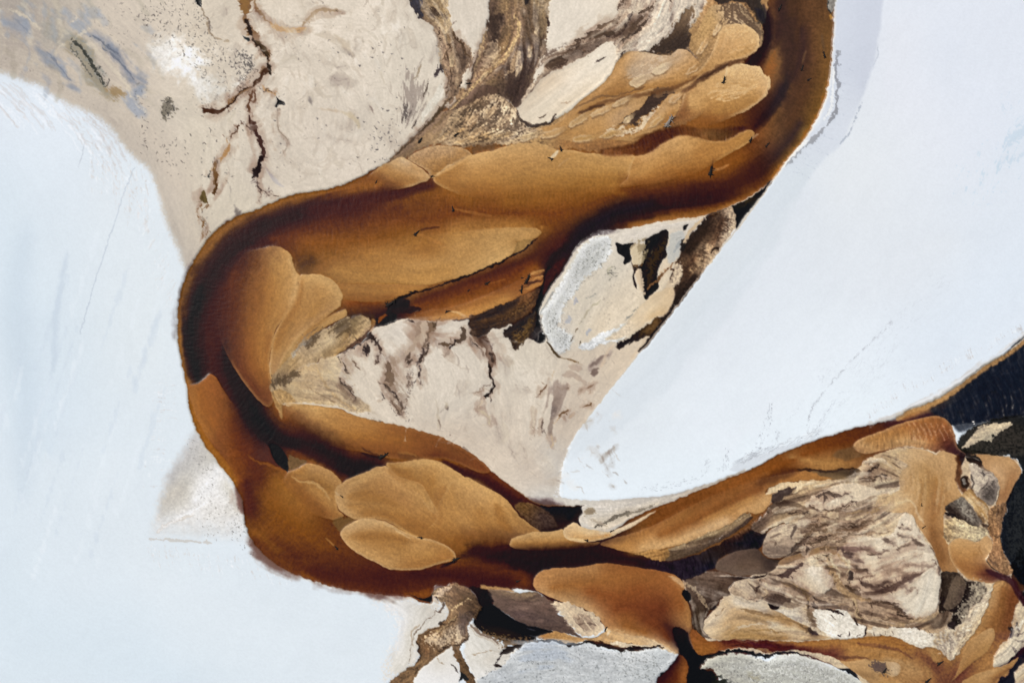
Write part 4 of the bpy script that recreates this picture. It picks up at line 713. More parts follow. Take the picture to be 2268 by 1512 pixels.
fill([640,1008,655,1013,678,1019,675,1026,662,1033,650,1040,641,1042], col='7d6442', soft=2.5, rag=1.5, rough=.2, a=.9, gr=.07)
bar('b12','rumpled tan sandbar just below the black crescent pool, left of the big leaf shaped bars',
 [638,1046,650,1041,662,1035,680,1025,692,1026,704,1029,717,1034,730,1041,746,1053,757,1067,750,1078,744,1090,745,1105,746,1118,752,1132,762,1141,740,1150,700,1140,660,1110,630,1070], S=[('c0935c-bd9058',685,1035,720,1045,745,1065), ('a87c46-a0743c',660,1055,700,1062,735,1085), ('b3844a-b98a50',690,1085,715,1095,740,1120), ('9a6832-8a5827',650,1070,680,1110,720,1140), ('b07f44',655,1045,670,1042)], fade=(700,1090,650,1135), rim=('c99e66',.4))
line([646,1054,660,1064,675,1067,693,1069,706,1076,715,1083,725,1095,731,1107], 'cfa870', w=5, soft=4, a=.6); line([660,1062,675,1063,695,1064,710,1073,722,1086], '8a5f32', w=4, soft=4, a=.5)
fill([736,1150,748,1145,760,1144,775,1147,790,1149,775,1160,766,1168,758,1177,748,1170,740,1160], col='7d5f38', soft=6, rag=1.5, rough=.2, a=.9)  # olive shadow patch painted beside the lower leaf bar
bar('b14','tan sandbar filling the notch behind the two upper leaf shaped bars',
 [855,1029,870,1024,886,1023,913,1019,925,1017,939,1016,955,1017,968,1020,985,1027,1000,1036,1016,1047,1030,1058,1000,1080,985,1110,975,1160,930,1150,900,1080], S=[('a87c45-a87a42',870,1032,910,1045), ('c3965c-c59a60',900,1026,940,1024,980,1035,1010,1055), ('b08045-ab7c43',960,1060,955,1090,965,1120)], rim=('cda46c',.5))
bar('b13','biggest leaf shaped sandbar, upper left of the leaf cluster, small snag on its left tip',
 [760,1067,770,1060,781,1056,800,1049,815,1043,826,1036,836,1032,845,1033,855,1031,864,1039,873,1046,886,1055,900,1060,913,1063,926,1067,933,1071,939,1077,946,1088,950,1098,960,1115,969,1130,978,1145,987,1157,1050,1200,980,1215,920,1200,900,1178,873,1162,847,1150,820,1147,800,1150,783,1148,770,1142,762,1137,752,1128,746,1117,742,1100,743,1090,746,1077], S=[('c09560-c89c64-c79a62',765,1080,790,1065,840,1045,870,1055), ('c69a62-c0945a',880,1062,920,1075,945,1105), ('ad7f48-b58650',800,1090,850,1090,900,1110), ('b98a50-b58448',770,1120,830,1125,900,1140), ('a2733c-9e6e38',900,1165,960,1180,1020,1195), ('c69d68',755,1090,752,1115,775,1138)], rim=('d2aa74',.45), fade=(960,1160,1020,1215))
line([860,1036,880,1055,905,1075,930,1100,955,1130,985,1156], 'cda470', w=3, soft=4, a=.5)
bar('b15','right hand leaf sandbar beside the narrow dark curved channel, fine cross hatching',
 [987,1088,992,1076,1000,1066,1010,1060,1019,1057,1028,1056,1038,1057,1048,1062,1059,1069,1085,1082,1112,1098,1120,1104,1127,1112,1138,1126,1151,1143,1165,1154,1178,1164,1198,1178,1160,1184,1132,1196,1128,1206,1060,1212,1000,1212,960,1200,940,1180,965,1150,972,1115], S=[('c69a60-c99e66',1010,1070,1040,1065,1080,1088), ('b98a4f-bb8c52',1000,1100,1010,1140,1040,1170), ('bd9056-b98a50',1100,1105,1140,1140,1170,1170), ('ab793e-a5733a',1000,1185,1060,1190,1110,1190), ('8a5a2c-7a4a24',980,1215,1060,1212,1110,1206), ('b18147',1060,1130,1080,1160)], rim=('cda56c',.4), fade=(1050,1150,1045,1225))
bar('b16','lowest leaf shaped sandbar with pale smooth rim, snag at its right tip',
 [791,1151,805,1148,820,1147,835,1149,847,1152,860,1157,873,1164,900,1178,926,1188,960,1195,1000,1215,1010,1237,992,1242,966,1250,945,1257,926,1261,900,1262,879,1261,865,1260,852,1256,835,1246,820,1239,794,1225,775,1212,765,1202,757,1191,754,1181,762,1168,775,1160], S=[('d3ab78-cda46e',775,1168,800,1156,840,1156), ('cb9f66-c79a60',765,1185,790,1210,830,1235,870,1252), ('ad7d44-a5763e',800,1190,850,1185,900,1195), ('bd8e54-b98a4e',850,1220,900,1225,960,1225), ('b3824a-ab783e',900,1255,950,1245,1000,1232), ('c69a62',850,1165,890,1180,925,1188)], rim=('d9b482',.6), rimw=7)
flow(1010,1237,930,1220,850,1200,760,1185); flow(1000,1200,930,1120,850,1080,750,1090); flow(1120,1200,1060,1150,1020,1100,1010,1062); flow(700,1080,680,1110,600,1130,560,1120)
line([912,1196,890,1180,870,1168,850,1158], 'e0bd8c', w=4, soft=3, a=.6); line([992,1241,1003,1240,1010,1237], 'c98a4a', w=4, soft=2, a=.8); line([980,1250,996,1246,1010,1240], '22161a', w=6, soft=4, a=.8)
bar('b17','flat topped sandbar above the dark bottom channel, left of the pale scalloped lobe',
 [1130,1198,1134,1192,1145,1187,1165,1181,1180,1177,1196,1177,1210,1177,1223,1176,1235,1173,1246,1171,1252,1178,1258,1188,1300,1200,1330,1200,1300,1212,1200,1218,1140,1214,1128,1206], S=[('c99e66-cba26a',1145,1193,1190,1184,1240,1180), ('b58448-a87438',1140,1206,1200,1205,1280,1203)], fade=(1200,1196,1202,1224), rim=('d5ae78',.5))
bar('b18','pale scalloped sand lobe under the black water at the tip of the white flat',
 [1247,1176,1249,1168,1255,1163,1262,1160,1270,1156,1278,1158,1284,1164,1297,1168,1310,1172,1329,1172,1350,1176,1400,1156,1453,1130,1410,1160,1370,1180,1340,1192,1300,1200,1262,1196,1250,1186], S=[('d8b487-dcbc92',1255,1170,1280,1170,1310,1180), ('e0cab0-ddcab6',1330,1178,1370,1168,1410,1148), ('c59a62-b58448',1270,1194,1310,1195,1350,1184)], rim=('e3c59c',.5), rise=.25)
veins([('a06f38',26,862,1040,885,1050,910,1066,935,1085,950,1110), ('a37440',22,985,1078,972,1100,966,1130,975,1160), ('9c6c36',26,800,1134,850,1142,900,1156,950,1178,1000,1198), ('a3743c',20,770,1100,800,1098,840,1104,880,1118), ('d2a96e',14,880,1032,920,1026,960,1024,1000,1040), ('d0a66b',14,775,1075,810,1055,845,1042), ('cfa467',14,900,1070,925,1080,945,1104,965,1135),
 ('a5763f',18,775,1190,820,1184,870,1190,930,1202), ('d6ae78',16,770,1170,800,1158,840,1155,880,1170), ('9e6c34',20,1100,1120,1110,1150,1130,1175), ('cda165',16,1010,1068,1045,1066,1085,1090,1125,1118), ('d2a870',14,640,570,652,600,655,640,642,676), ('9f6e38',16,668,625,662,660,645,695,625,730,612,770), ('cfa468',12,690,614,725,624,748,650,750,672), ('a0703a',12,745,690,715,710,685,735,650,772)], soft=14, rag=.5, a=.5, nz='long', rough=.1)  # soft shading painted into the bars: dark valleys beside edges, lighter rims
# black water by the tip and grey brown silt
fill([1196,1117,1215,1122,1257,1121,1294,1119,1292,1132,1284,1142,1283,1151,1270,1154,1258,1160,1247,1170,1235,1172,1225,1174,1222,1160,1215,1145,1200,1130], soft=3, rag=1.5, S=[('1b1c21-181a1f',1220,1130,1270,1130,1260,1150), ('3a2a20',1240,1168,1285,1146)], name='pool', hset=0, wet=1)
fill([1140,1116,1165,1112,1195,1122,1215,1135,1230,1150,1236,1165,1225,1174,1205,1177,1190,1172,1165,1150,1150,1135], soft=5, rag=1.5, S=[('7a5a34-6a5038',1155,1122,1175,1140), ('55443a-4f4036',1195,1140,1215,1160), ('2c221e',1200,1172,1230,1172)], name='dark_shoal', hset=.1, gr=.1, lic=.06)
line([1125,1070,1165,1100,1186,1113,1212,1119,1257,1120,1292,1119], '8a5a2e', w=3, soft=3, a=.6)
# wedge of frayed mud at the tip
fill([1290,1120,1330,1115,1400,1108,1500,1093,1580,1068,1650,1042,1560,1078,1500,1102,1453,1121,1400,1144,1370,1160,1340,1175,1320,1172,1300,1160,1284,1150,1290,1135], soft=4, rag=1.5, name='mud_flat', hset=.5, lic=.04, gr=.03, S=[('d9d0c8-d6ccc3-d0c5bb',1300,1122,1350,1125,1420,1110,1500,1095), ('cfc2b3-cbbba8',1310,1150,1350,1150,1400,1130), ('e0cfbd-ddcdb9',1340,1170,1400,1140,1460,1115), ('cdbcab',1520,1092,1600,1062)])
fill([1292,1130,1310,1122,1320,1126,1312,1136,1300,1140], col='8c7c62', soft=6, rough=.6, a=.9)
veins([('5d5647',8,1318,1166,1335,1160,1350,1150,1370,1142,1395,1133), ('7a715f',5,1360,1148,1390,1138,1430,1125,1450,1118), ('a89884',5,1310,1150,1330,1158,1345,1165), ('9a8c78',4,1400,1135,1425,1124), ('4a4438',5,1318,1168,1328,1165)], rough=.9, a=.8, nz='grain')

# pale tails of sand behind the snags
veins([('b57c3e',7,926,518,945,526,965,535,985,543), ('3f2418',5,930,510,950,506,975,503), ('a8703a',6,1006,463,1030,468,1060,474,1090,478), ('9a6030',4,1084,627,1100,624,1120,618), ('c08a4c',9,1176,606,1192,603,1204,598), ('b87f44',9,1174,618,1190,618,1203,612), ('3a2017',5,1160,630,1180,624,1200,622), ('c08848',8,1160,640,1180,634,1198,628),
 ('d3a468',5,962,391,985,380,1010,366,1035,352), ('d8ad74',5,1012,296,1020,290,1030,284), ('e6d0b0',7,1220,350,1228,343,1236,333), ('dab283',5,1664,308,1672,302,1680,296), ('c98f55',6,1578,378,1595,374,1615,364), ('5a3a24',4,1575,370,1578,360,1580,352), ('cfa060',5,928,1188,910,1182,890,1172,870,1164), ('b3804a',5,1008,1236,990,1232,970,1230), ('241618',7,1008,1242,990,1250,975,1256),
 ('c49455',4,744,1210,732,1200,720,1190), ('241a1a',6,848,1013,830,1012,800,1002), ('e3c496',5,1295,1195,1280,1194,1262,1192), ('d8b27c',4,995,689,1015,693,1032,702), ('d9b98c',4,755,1098,748,1094,742,1088), ('6f4a30',6,1825,112,1822,95,1820,75), ('7a5032',5,1776,142,1780,128,1786,112)], soft=3.5, rag=.6, a=.6)

fill([1833,-30,1852,-30,1850,0,1848,18,1845,28,1838,27,1834,10], col='8f8a80', soft=2.5, rag=1.5, gr=.08, name='mud_flat', hset=.5)
veins([('33302c',3,1834,0,1833,15,1836,26,1840,30), ('b98a4a',7,1838,32,1843,38,1840,46)], rough=.3)

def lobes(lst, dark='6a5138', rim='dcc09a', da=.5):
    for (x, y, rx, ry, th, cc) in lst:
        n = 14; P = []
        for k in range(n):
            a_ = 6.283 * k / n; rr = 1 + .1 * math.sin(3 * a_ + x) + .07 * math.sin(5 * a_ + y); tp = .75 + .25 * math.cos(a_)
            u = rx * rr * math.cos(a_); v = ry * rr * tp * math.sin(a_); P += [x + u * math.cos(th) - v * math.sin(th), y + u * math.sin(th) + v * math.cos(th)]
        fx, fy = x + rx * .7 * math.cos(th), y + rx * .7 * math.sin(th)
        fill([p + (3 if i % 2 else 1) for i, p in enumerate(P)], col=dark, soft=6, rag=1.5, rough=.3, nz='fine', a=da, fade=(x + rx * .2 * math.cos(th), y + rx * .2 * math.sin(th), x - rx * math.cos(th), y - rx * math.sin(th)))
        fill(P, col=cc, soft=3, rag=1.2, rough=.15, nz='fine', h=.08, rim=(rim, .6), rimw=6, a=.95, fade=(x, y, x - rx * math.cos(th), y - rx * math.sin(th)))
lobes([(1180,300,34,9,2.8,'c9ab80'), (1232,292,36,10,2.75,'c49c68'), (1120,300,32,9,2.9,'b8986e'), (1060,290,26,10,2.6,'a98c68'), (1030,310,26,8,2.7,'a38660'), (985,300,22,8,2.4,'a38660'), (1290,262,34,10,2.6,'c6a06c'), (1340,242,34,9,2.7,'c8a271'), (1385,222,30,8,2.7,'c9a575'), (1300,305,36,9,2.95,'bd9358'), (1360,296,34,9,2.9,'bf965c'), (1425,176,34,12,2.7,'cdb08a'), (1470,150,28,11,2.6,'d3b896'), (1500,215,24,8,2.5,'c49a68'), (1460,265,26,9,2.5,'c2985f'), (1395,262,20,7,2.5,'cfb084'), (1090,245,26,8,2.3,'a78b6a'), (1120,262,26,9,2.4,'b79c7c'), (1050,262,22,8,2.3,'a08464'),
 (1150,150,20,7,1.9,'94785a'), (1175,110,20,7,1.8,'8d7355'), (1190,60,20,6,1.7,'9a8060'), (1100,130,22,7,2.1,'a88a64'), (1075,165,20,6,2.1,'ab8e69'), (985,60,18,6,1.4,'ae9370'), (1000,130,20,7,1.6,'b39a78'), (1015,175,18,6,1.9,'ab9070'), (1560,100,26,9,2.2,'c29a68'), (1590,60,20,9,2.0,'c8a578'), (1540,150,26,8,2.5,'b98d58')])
# ================================================================ details of the mud inside the meander
DV = dict(rough=.5, rag=2.8, bmp=.8, a=.85)
fveins([('3a2f29',4,897,714,905,711,915,714,920,718), ('2c221d',10,800,755,815,748,822,742,830,755), ('33271f',9,818,745,830,752,840,765,845,778), ('4d3c30',5,835,760,845,775,838,790,833,806), ('2b2320',6,806,765,810,780,812,790), ('2f2621',6,812,758,815,775,818,785),
 ('2f241d',6,800,760,782,768,770,778,765,790), ('2b221c',5,757,795,762,810,766,822,775,828), ('6b5844',3,780,800,790,808,798,815), ('9b8570',14,930,712,925,735,920,755), ('c0ab94',12,938,715,940,735,930,760), ('7a6249',16,948,715,958,725,952,735), ('55432f',8,955,712,965,716,960,726), ('b39d86',12,930,740,915,765,895,790,880,805),
 ('6d5a47',8,950,735,945,755,935,770), ('352a25',6,935,768,938,780,930,800,925,812), ('352b26',5,930,812,930,825,927,840), ('8d7c6b',2.5,928,835,935,850,926,852), ('44362a',5,952,755,945,775,938,790,930,800), ('4d3d2d',12,1020,725,1030,735,1022,750,1010,760), ('5a4530',8,1005,762,985,762,970,765), ('2f2620',5,1012,755,1000,768,997,776), ('a08d7b',8,995,775,990,785,985,790),
 ('4a3a2c',9,910,780,905,795,898,802), ('3c3026',5,900,810,908,800,918,795), ('5a4736',11,858,800,862,815,860,830,855,845), ('7a644d',16,862,820,868,840,866,855), ('1f1814',7,847,850,860,858,868,868,880,878,888,888), ('2d231b',6,850,855,865,862,878,872), ('3b2f25',5,885,885,892,900,888,915), ('2f2822',4,845,868,848,880,843,885), ('6d5b49',3,860,880,870,895,885,905), ('5d4c3c',4,870,895,880,905,885,918,893,920),
 ('6d5a48',3,902,880,903,895,900,905), ('7d6b58',3,905,830,905,845,906,860), ('4a3c30',3,770,850,778,862,785,875,790,885), ('3a3028',6,755,840,763,850,772,862,785,878), ('33291f',6,752,838,758,846,765,855), ('3f3227',4,780,868,788,880,785,892)], **DV)
fill([750,830,765,845,785,870,800,895,790,900,765,880,752,860], col='6a5846', soft=14, rough=1.1, rag=3, a=.6); fill([845,780,880,790,890,840,910,870,895,920,870,905,850,870,845,830], col='8a745c', soft=26, rough=1.2, rag=3, a=.45)
fill([752,790,775,780,790,800,785,850,800,880,850,930,800,910,760,880,750,840], col='a08a6e', soft=24, rough=1.2, rag=3, a=.4)
specks([900,820,915,820,912,870,902,880], 50, '4d4035', seed=31, size=(1,2)); specks([860,890,900,900,905,930,870,915], 50, '5a4c40', seed=32, size=(1,2)); specks([760,880,800,900,860,940,800,920], 50, '7a6b5a', seed=33, size=(1,1.7), a=.6)
fill([1052,757,1060,748,1072,742,1080,738,1083,750,1088,765,1090,780,1098,785,1100,798,1095,808,1088,815,1086,830,1083,822,1082,808,1080,795,1075,782,1076,770,1068,768,1058,762], col='4a3325', soft=3, rag=2, rough=.4, a=.95, h=-.1)
fveins([('1c1512',6,1041,752,1048,762,1060,766), ('8d7866',7,1038,745,1048,765,1065,775,1074,790), ('2a1c13',8,1085,780,1090,795,1092,805), ('1f1610',6,1082,805,1086,820,1084,832,1088,838), ('17100c',5,1094,842,1093,858,1088,868,1084,875,1078,882), ('17100c',5,1084,874,1076,876,1072,876), ('120e0b',7,1076,876,1082,880), ('a08a74',2,1075,860,1060,868,1040,872), ('6d5a49',2,1090,848,1075,856,1062,862), ('1f1610',4,1086,830,1094,842),
 ('d2bda6',6,1070,885,1062,900,1058,905), ('cbb99f',3,1055,905,1075,915,1085,930,1080,942), ('d3c3b2',4,1078,740,1100,765,1110,790)], rough=.3, rag=1.8, a=.9, h=-.1)
veins([('c9b9a4',5,960,880,968,900,972,925,968,950), ('5f5344',2.5,990,900,993,908,990,915), ('c6b69e',3,980,880,990,900), ('7b6a58',2.5,970,925,975,935,972,950), ('8a7a69',2,1000,950,997,962), ('8a7a6a',2.5,1028,985,1036,992), ('7d6e60',4,1128,905,1130,920,1126,930), ('b5a693',3,1125,880,1128,900,1130,930), ('cfc0ae',4,1135,800,1137,830),
 ('d6c7b6',16,1110,930,1120,960,1110,980), ('cbb9a5',12,1110,790,1125,800,1130,810)], rough=.4, nz='long', soft=3, a=.7, med=3)
threads(800, 1360, 730, 1080, 300, 67, lambda x, y: y < 920 + (x - 880) * .42 and y < 1400 - (x - 1000) * .9 and y > 730 + abs(x - 1000) * .1)
# fine drawn lines right of centre
fveins([('6a4c2f',3.5,1212,850,1200,865,1190,878,1186,884), ('c9ab86',3,1220,838,1212,850), ('5d4732',4,1248,862,1255,860,1262,857), ('8d7050',3,1238,860,1250,862), ('8a7058',5,1297,860,1305,858,1315,850), ('6a4d2c',3.5,1292,902,1302,898,1312,892), ('6a4c2c',3,1238,925,1244,915,1258,908), ('c9a882',3,1232,932,1240,922), ('b7a080',2,1262,922,1280,918), ('a08a74',3.5,1280,868,1290,862,1285,872),
 ('d8c9b6',3,1180,900,1182,930,1180,960), ('6b5c4d',3,1202,930,1200,945,1202,960), ('7b6a58',2.5,1185,950,1184,965), ('c6ad8c',3,1220,960,1224,975,1228,985)], rough=.35, a=.85)
fill([1218,860,1230,850,1245,858,1248,875,1240,890,1228,900,1222,915,1218,900,1222,885], col='9c8a7b', soft=12, rough=.7, nz='long', rag=3, a=.75); veins([('6b5d52',9,1238,880,1228,890,1222,905,1220,925), ('8a7a6a',5,1220,925,1219,945,1222,960), ('a08e7e',14,1235,865,1232,885,1222,900)], rough=.6, nz='long', soft=5, a=.7)
fill([1305,800,1325,790,1345,780,1362,772,1358,790,1340,800,1325,815,1318,830,1305,830,1300,815], col='a18f82', soft=12, rough=.8, nz='long', rag=3, a=.75); veins([('7d6c60',7,1308,812,1320,802,1330,792,1345,785), ('6d5b4e',12,1306,828,1318,822,1325,815), ('d6bfa8',4,1330,810,1338,795,1345,778,1360,765), ('b9a38d',3,1237,790,1260,795,1280,805,1297,812), ('b5a08d',12,1262,810,1280,815,1290,820), ('b39f8c',14,1245,830,1265,828,1285,840,1300,852)], rough=.4, nz='long', soft=4, a=.75)
# white crusted island 1
fill([1196,698,1205,690,1215,665,1230,640,1250,612,1270,575,1285,545,1314,524,1346,519,1400,515,1470,500,1560,482,1570,500,1540,530,1515,560,1500,580,1510,600,1500,640,1492,670,1470,695,1430,725,1400,745,1362,757,1325,762,1309,773,1287,773,1278,778,1262,772,1256,774,1237,786,1219,762,1205,735], soft=2.5, rag=1.2, name='island', info=dict(base='island', label='largest pale mud island inside the meander, white crusted along its left edge', cat='island', group='pale mud islands among the channels'), hset=.8, lic=.02, gr=.015, bmp=.5, S=[
 ('ddd0c2-e0d0be',1380,560,1340,620,1300,690,1290,740), ('e3d1bd-e6d2bb',1400,640,1350,690,1330,730), ('e2cdb3',1460,680,1430,710), ('e0d3c8',1400,520,1480,500,1540,485), ('e0cbb3',1495,540,1480,600), ('dcd0c6',1240,760,1260,740)])
fill([1197,697,1210,672,1228,645,1250,615,1270,580,1287,548,1314,526,1346,520,1353,530,1355,545,1348,565,1335,585,1318,600,1300,612,1285,630,1270,655,1258,670,1248,690,1240,705,1238,725,1250,735,1266,742,1268,755,1256,772,1237,784,1222,762,1205,735], soft=6, rag=3, rough=.35, nz='grain', S=[('dfdedb-e6e5e2-e3e2de',1300,545,1270,600,1235,660,1212,700,1225,740), ('d9d8d4',1330,560,1300,600), ('dadad8',1240,765,1255,755)], gr=.05, h=.15, bmp=1)
fill([1270,585,1290,550,1320,530,1350,528,1345,560,1310,600,1280,630,1240,690,1235,730,1262,745,1240,775,1215,740,1205,700,1240,650], col='8f8d86', soft=40, rough=1.5, rag=1, nz='grain', a=.4)
specks([1290,560,1350,530,1340,580,1270,650,1240,690,1260,640], 150, '5f6058', seed=41, size=(.9,1.8)); specks([1215,690,1240,700,1265,750,1250,775,1215,740], 110, '5a5a54', seed=42, size=(.9,1.8))
fill([1287,773,1282,762,1300,758,1310,750,1325,740,1345,732,1362,728,1388,712,1400,714,1405,718,1396,735,1385,747,1362,757,1325,762,1309,773], soft=3, rag=2, rough=.25, nz='grain', S=[('d6d6d6-e9e9e7-dededb',1290,768,1340,745,1400,720)], gr=.06, h=.15)
veins([('a4a5ad',8,1270,675,1276,668,1275,660), ('abadb3',9,1253,715,1262,705,1258,698), ('a3a7b0',6,1300,745,1300,735,1310,730), ('8d8f84',3,1320,650,1310,658,1295,662), ('b3a78e',3,1330,665,1300,690,1282,720), ('7d8078',4,1382,710,1392,702,1400,695), ('7d7f74',4,1398,690,1408,686,1413,682), ('5b4a30',4,1273,740,1276,732,1280,728), ('4a3c25',4,1262,758,1268,750,1272,742), ('bfb49c',5,1355,615,1345,600,1360,590), ('cbbfb0',8,1380,600,1360,590), ('4b4330',4,1284,765,1283,757), ('c7bba6',3,1240,670,1290,680)], rough=.5, a=.75)
specks([1270,640,1390,590,1420,680,1380,720,1290,740,1260,700], 90, '7d7568', seed=43, size=(.9,1.7), a=.6); specks([1345,590,1365,590,1360,620,1345,620], 24, '6a6a5c', seed=44)
veins([('8a8a86',3,1196,700,1205,680,1220,655,1238,630), ('7a766e',3,1197,700,1200,725,1212,750,1225,772,1237,785,1250,776), ('cfc9c2',4,1240,625,1262,590,1278,560)], rough=.4, a=.8)
veins([('4a3a20',6,1210,755,1222,770,1232,785,1243,793), ('7a6038',2.5,1243,793,1262,796,1285,805), ('cdbfb0',5,1205,760,1218,780,1235,796)], rough=.2, a=.9)
# bluish damp ground between the pools
fill([1475,565,1480,540,1485,520,1500,510,1515,515,1520,530,1513,550,1500,575,1485,585,1478,578], col='c3c1bd', soft=6, rag=2, rough=.3, nz='long', a=.8); veins([('9a9f9f',6,1490,560,1500,545,1512,535), ('a09f98',5,1498,530,1508,525)], rough=.6, a=.7)
# black pools
PL = dict(name='pool', wet=1, rag=1.0, soft=2, hset=.55)
fill([1364,538,1376,541,1388,540,1400,538,1409,540,1402,550,1396,559,1397,568,1399,577,1391,583,1385,587,1379,583,1383,570,1376,565,1370,562,1366,552], col='17171a', **PL)
fill([1397,577,1404,590,1412,592,1424,583,1428,588,1414,597,1408,602,1404,612,1407,625,1412,641,1405,636,1401,625,1400,612,1403,600,1400,588], col='2c251e', **PL)
fill([1428,533,1440,524,1454,517,1466,511,1476,509,1481,516,1480,528,1476,546,1477,562,1470,575,1462,588,1458,600,1456,620,1459,636,1445,652,1431,665,1426,655,1424,640,1420,618,1417,601,1420,590,1425,580,1424,560,1428,548], S=[('1a191b-1c1a1a-1a191a',1455,530,1450,580,1440,640), ('26231d',1472,520,1465,560)], **PL)
fill([1440,560,1465,530,1478,515,1475,550,1455,600,1440,640,1430,640,1428,590], col='8a6a38', soft=16, rough=1.3, rag=1, nz='grain', a=.35)
fill([1514,501,1518,497,1525,495,1522,502,1518,510,1514,512,1512,506], col='1b1a1a', **PL)
fill([1398,545,1410,537,1425,535,1432,548,1427,565,1424,585,1412,592,1402,590,1397,570,1396,557], col='d4bfa0', soft=5, rag=2, rough=.4, a=.95, name='island', h=.1); fill([1400,540,1428,534,1432,560,1424,580,1418,560,1410,548], col='7d6f4f', soft=8, rough=.8, a=.6)
fill([1408,600,1420,595,1424,615,1426,640,1430,655,1424,650,1415,635,1408,618], col='d9bfa2', soft=4, rough=.4, a=.9); veins([('5b4126',5,1400,587,1412,590,1425,583), ('8a6440',4,1435,640,1455,620,1475,600,1490,585,1505,578), ('4a3220',5,1478,595,1490,598,1500,590,1510,585), ('c09a72',8,1462,605,1475,595), ('6a4d30',6,1455,625,1460,612,1470,605)], rough=.6, rag=2, a=.9)
# dark stained strip beside the white flat
fill([1563,480,1586,469,1621,457,1666,434,1695,413,1708,398,1711,402,1690,430,1668,458,1646,485,1629,507,1624,500,1628,490,1626,477,1621,462,1600,470,1580,482], soft=2.5, rag=1.5, S=[('1c1c1f-191b20',1690,415,1640,470),('2b281f-3a3222',1640,455,1670,440)], name='pool', info=dict(kind='structure'), hset=.3, wet=1)
fill([1640,450,1665,435,1690,418,1670,440,1650,458], col='6a5a3a', soft=12, rough=1.2, a=.4)
fill([1563,482,1585,470,1605,462,1621,458,1628,475,1630,495,1622,512,1600,545,1575,580,1550,612,1520,650,1490,690,1467,718,1458,706,1480,688,1494,655,1490,636,1482,620,1494,590,1507,562,1530,520,1550,500], soft=3, rag=1.5, name='mud_flat', hset=.6, lic=.1, gr=.1, bmp=1.5, S=[
 ('3a2c20-33261b-2c2118',1570,490,1550,530,1520,560), ('5a4432-8a6a4c',1600,480,1590,520,1570,550), ('b79f84-cbb397-d0b89c',1615,470,1622,500,1600,530), ('c2a582-b5946c',1565,550,1555,570,1530,600), ('6b5038-54402d',1540,570,1520,600,1530,610), ('2c211a-241c17-211b17',1540,610,1520,650,1490,690), ('c4a888',1585,560,1570,590)])
fill([1590,490,1610,475,1625,490,1618,515,1595,535,1580,530], col='4a3424', soft=26, rough=1.2, nz='rip', rag=1, a=.65); fill([1550,545,1565,540,1578,550,1565,575,1545,600,1520,620,1510,600,1530,570], col='3f2c1e', soft=24, rough=1.3, nz='rip', rag=1, a=.6)
fill([1563,538,1572,538,1578,546,1576,555,1568,560,1562,555,1560,545], col='c9a983', soft=4, rough=.5, nz='rip', a=.7); fill([1585,545,1595,548,1590,556,1582,552,1576,562,1572,560], col='33261c', soft=3, rough=.5)
fill([1506,560,1520,545,1545,520,1560,500,1572,485,1560,482,1548,498,1535,515,1522,530,1512,540,1507,552], col='2e241c', soft=6, rag=2.5, rough=.5, a=.9); fill([1510,535,1516,528,1518,548,1512,560,1507,555], col='1f1c1a', soft=2, rag=1, a=.95); veins([('d4b998',7,1516,540,1524,520,1540,498,1555,485), ('e0cdb6',3,1555,482,1561,480,1563,487)], soft=3, rough=.2)
fill([1495,590,1507,583,1510,600,1505,625,1490,640,1475,645,1460,650,1475,630,1488,610], col='d8c0a4', soft=4, rag=2, rough=.3, name='mud_flat', hset=.7)
fill([1430,667,1445,652,1462,645,1480,636,1492,637,1495,648,1492,665,1485,682,1475,695,1450,705,1430,715,1410,735,1390,745,1360,752,1340,750,1370,730,1400,700,1415,680], S=[('e0c9ae-dcc3a4-d6b996',1420,690,1450,675,1485,650), ('d4b48c',1470,690,1440,702), ('dfcbb4',1380,730,1400,740)], soft=6, rag=1.2, name='mud_flat', hset=.7, lic=.02)
fill([1367,759,1388,750,1415,732,1440,715,1458,704,1467,716,1462,722,1441,742,1425,748,1407,757,1388,765,1370,773,1364,768], soft=3, rag=2, rough=.3, S=[('1d1a18-2b241a',1370,762,1400,755,1420,738),('4d3b26-6b5032',1430,728,1455,712)], name='pool', hset=.4, wet=.8)
fill([1400,752,1430,725,1455,710,1450,730,1425,745], col='8f6c3e', soft=14, rough=1.1, a=.45)
fill([1494,684,1520,651,1547,614,1551,610,1546,618,1520,655,1494,687,1467,722,1440,757,1417,781,1413,778,1425,762,1440,742,1462,716,1478,700], col='1e1a18', soft=2.5, rag=1.2, name='pool', hset=.4, wet=.8)
line([1719,386,1680,445,1629,511,1594,553,1547,614,1494,684,1441,751,1415,782,1388,815,1335,881,1282,950], 'c9b49d', w=3, taper=False, soft=2, rag=1, a=.7)
for k in range(120):
    rs = np.random.RandomState(2000 + k); t = rs.rand(); x = 1255 + (1700 - 1255) * t; y = 1000 - 580 * t ** .93
    line([x, y, x + 9, y + 2], 'dcd6d0', w=1.4, a=.4)
# frayed white brush marks along the tip of the white flat
for k in range(60):
    rs = np.random.RandomState(2200 + k); y = 990 + 110 * rs.rand(); x = 1262 - (y - 980) * .22 if y < 1070 else 1240
    line([x + 6, y, x - rs.uniform(4, 14), y + 2], 'eef2f6', w=2, a=.6, rough=.3)
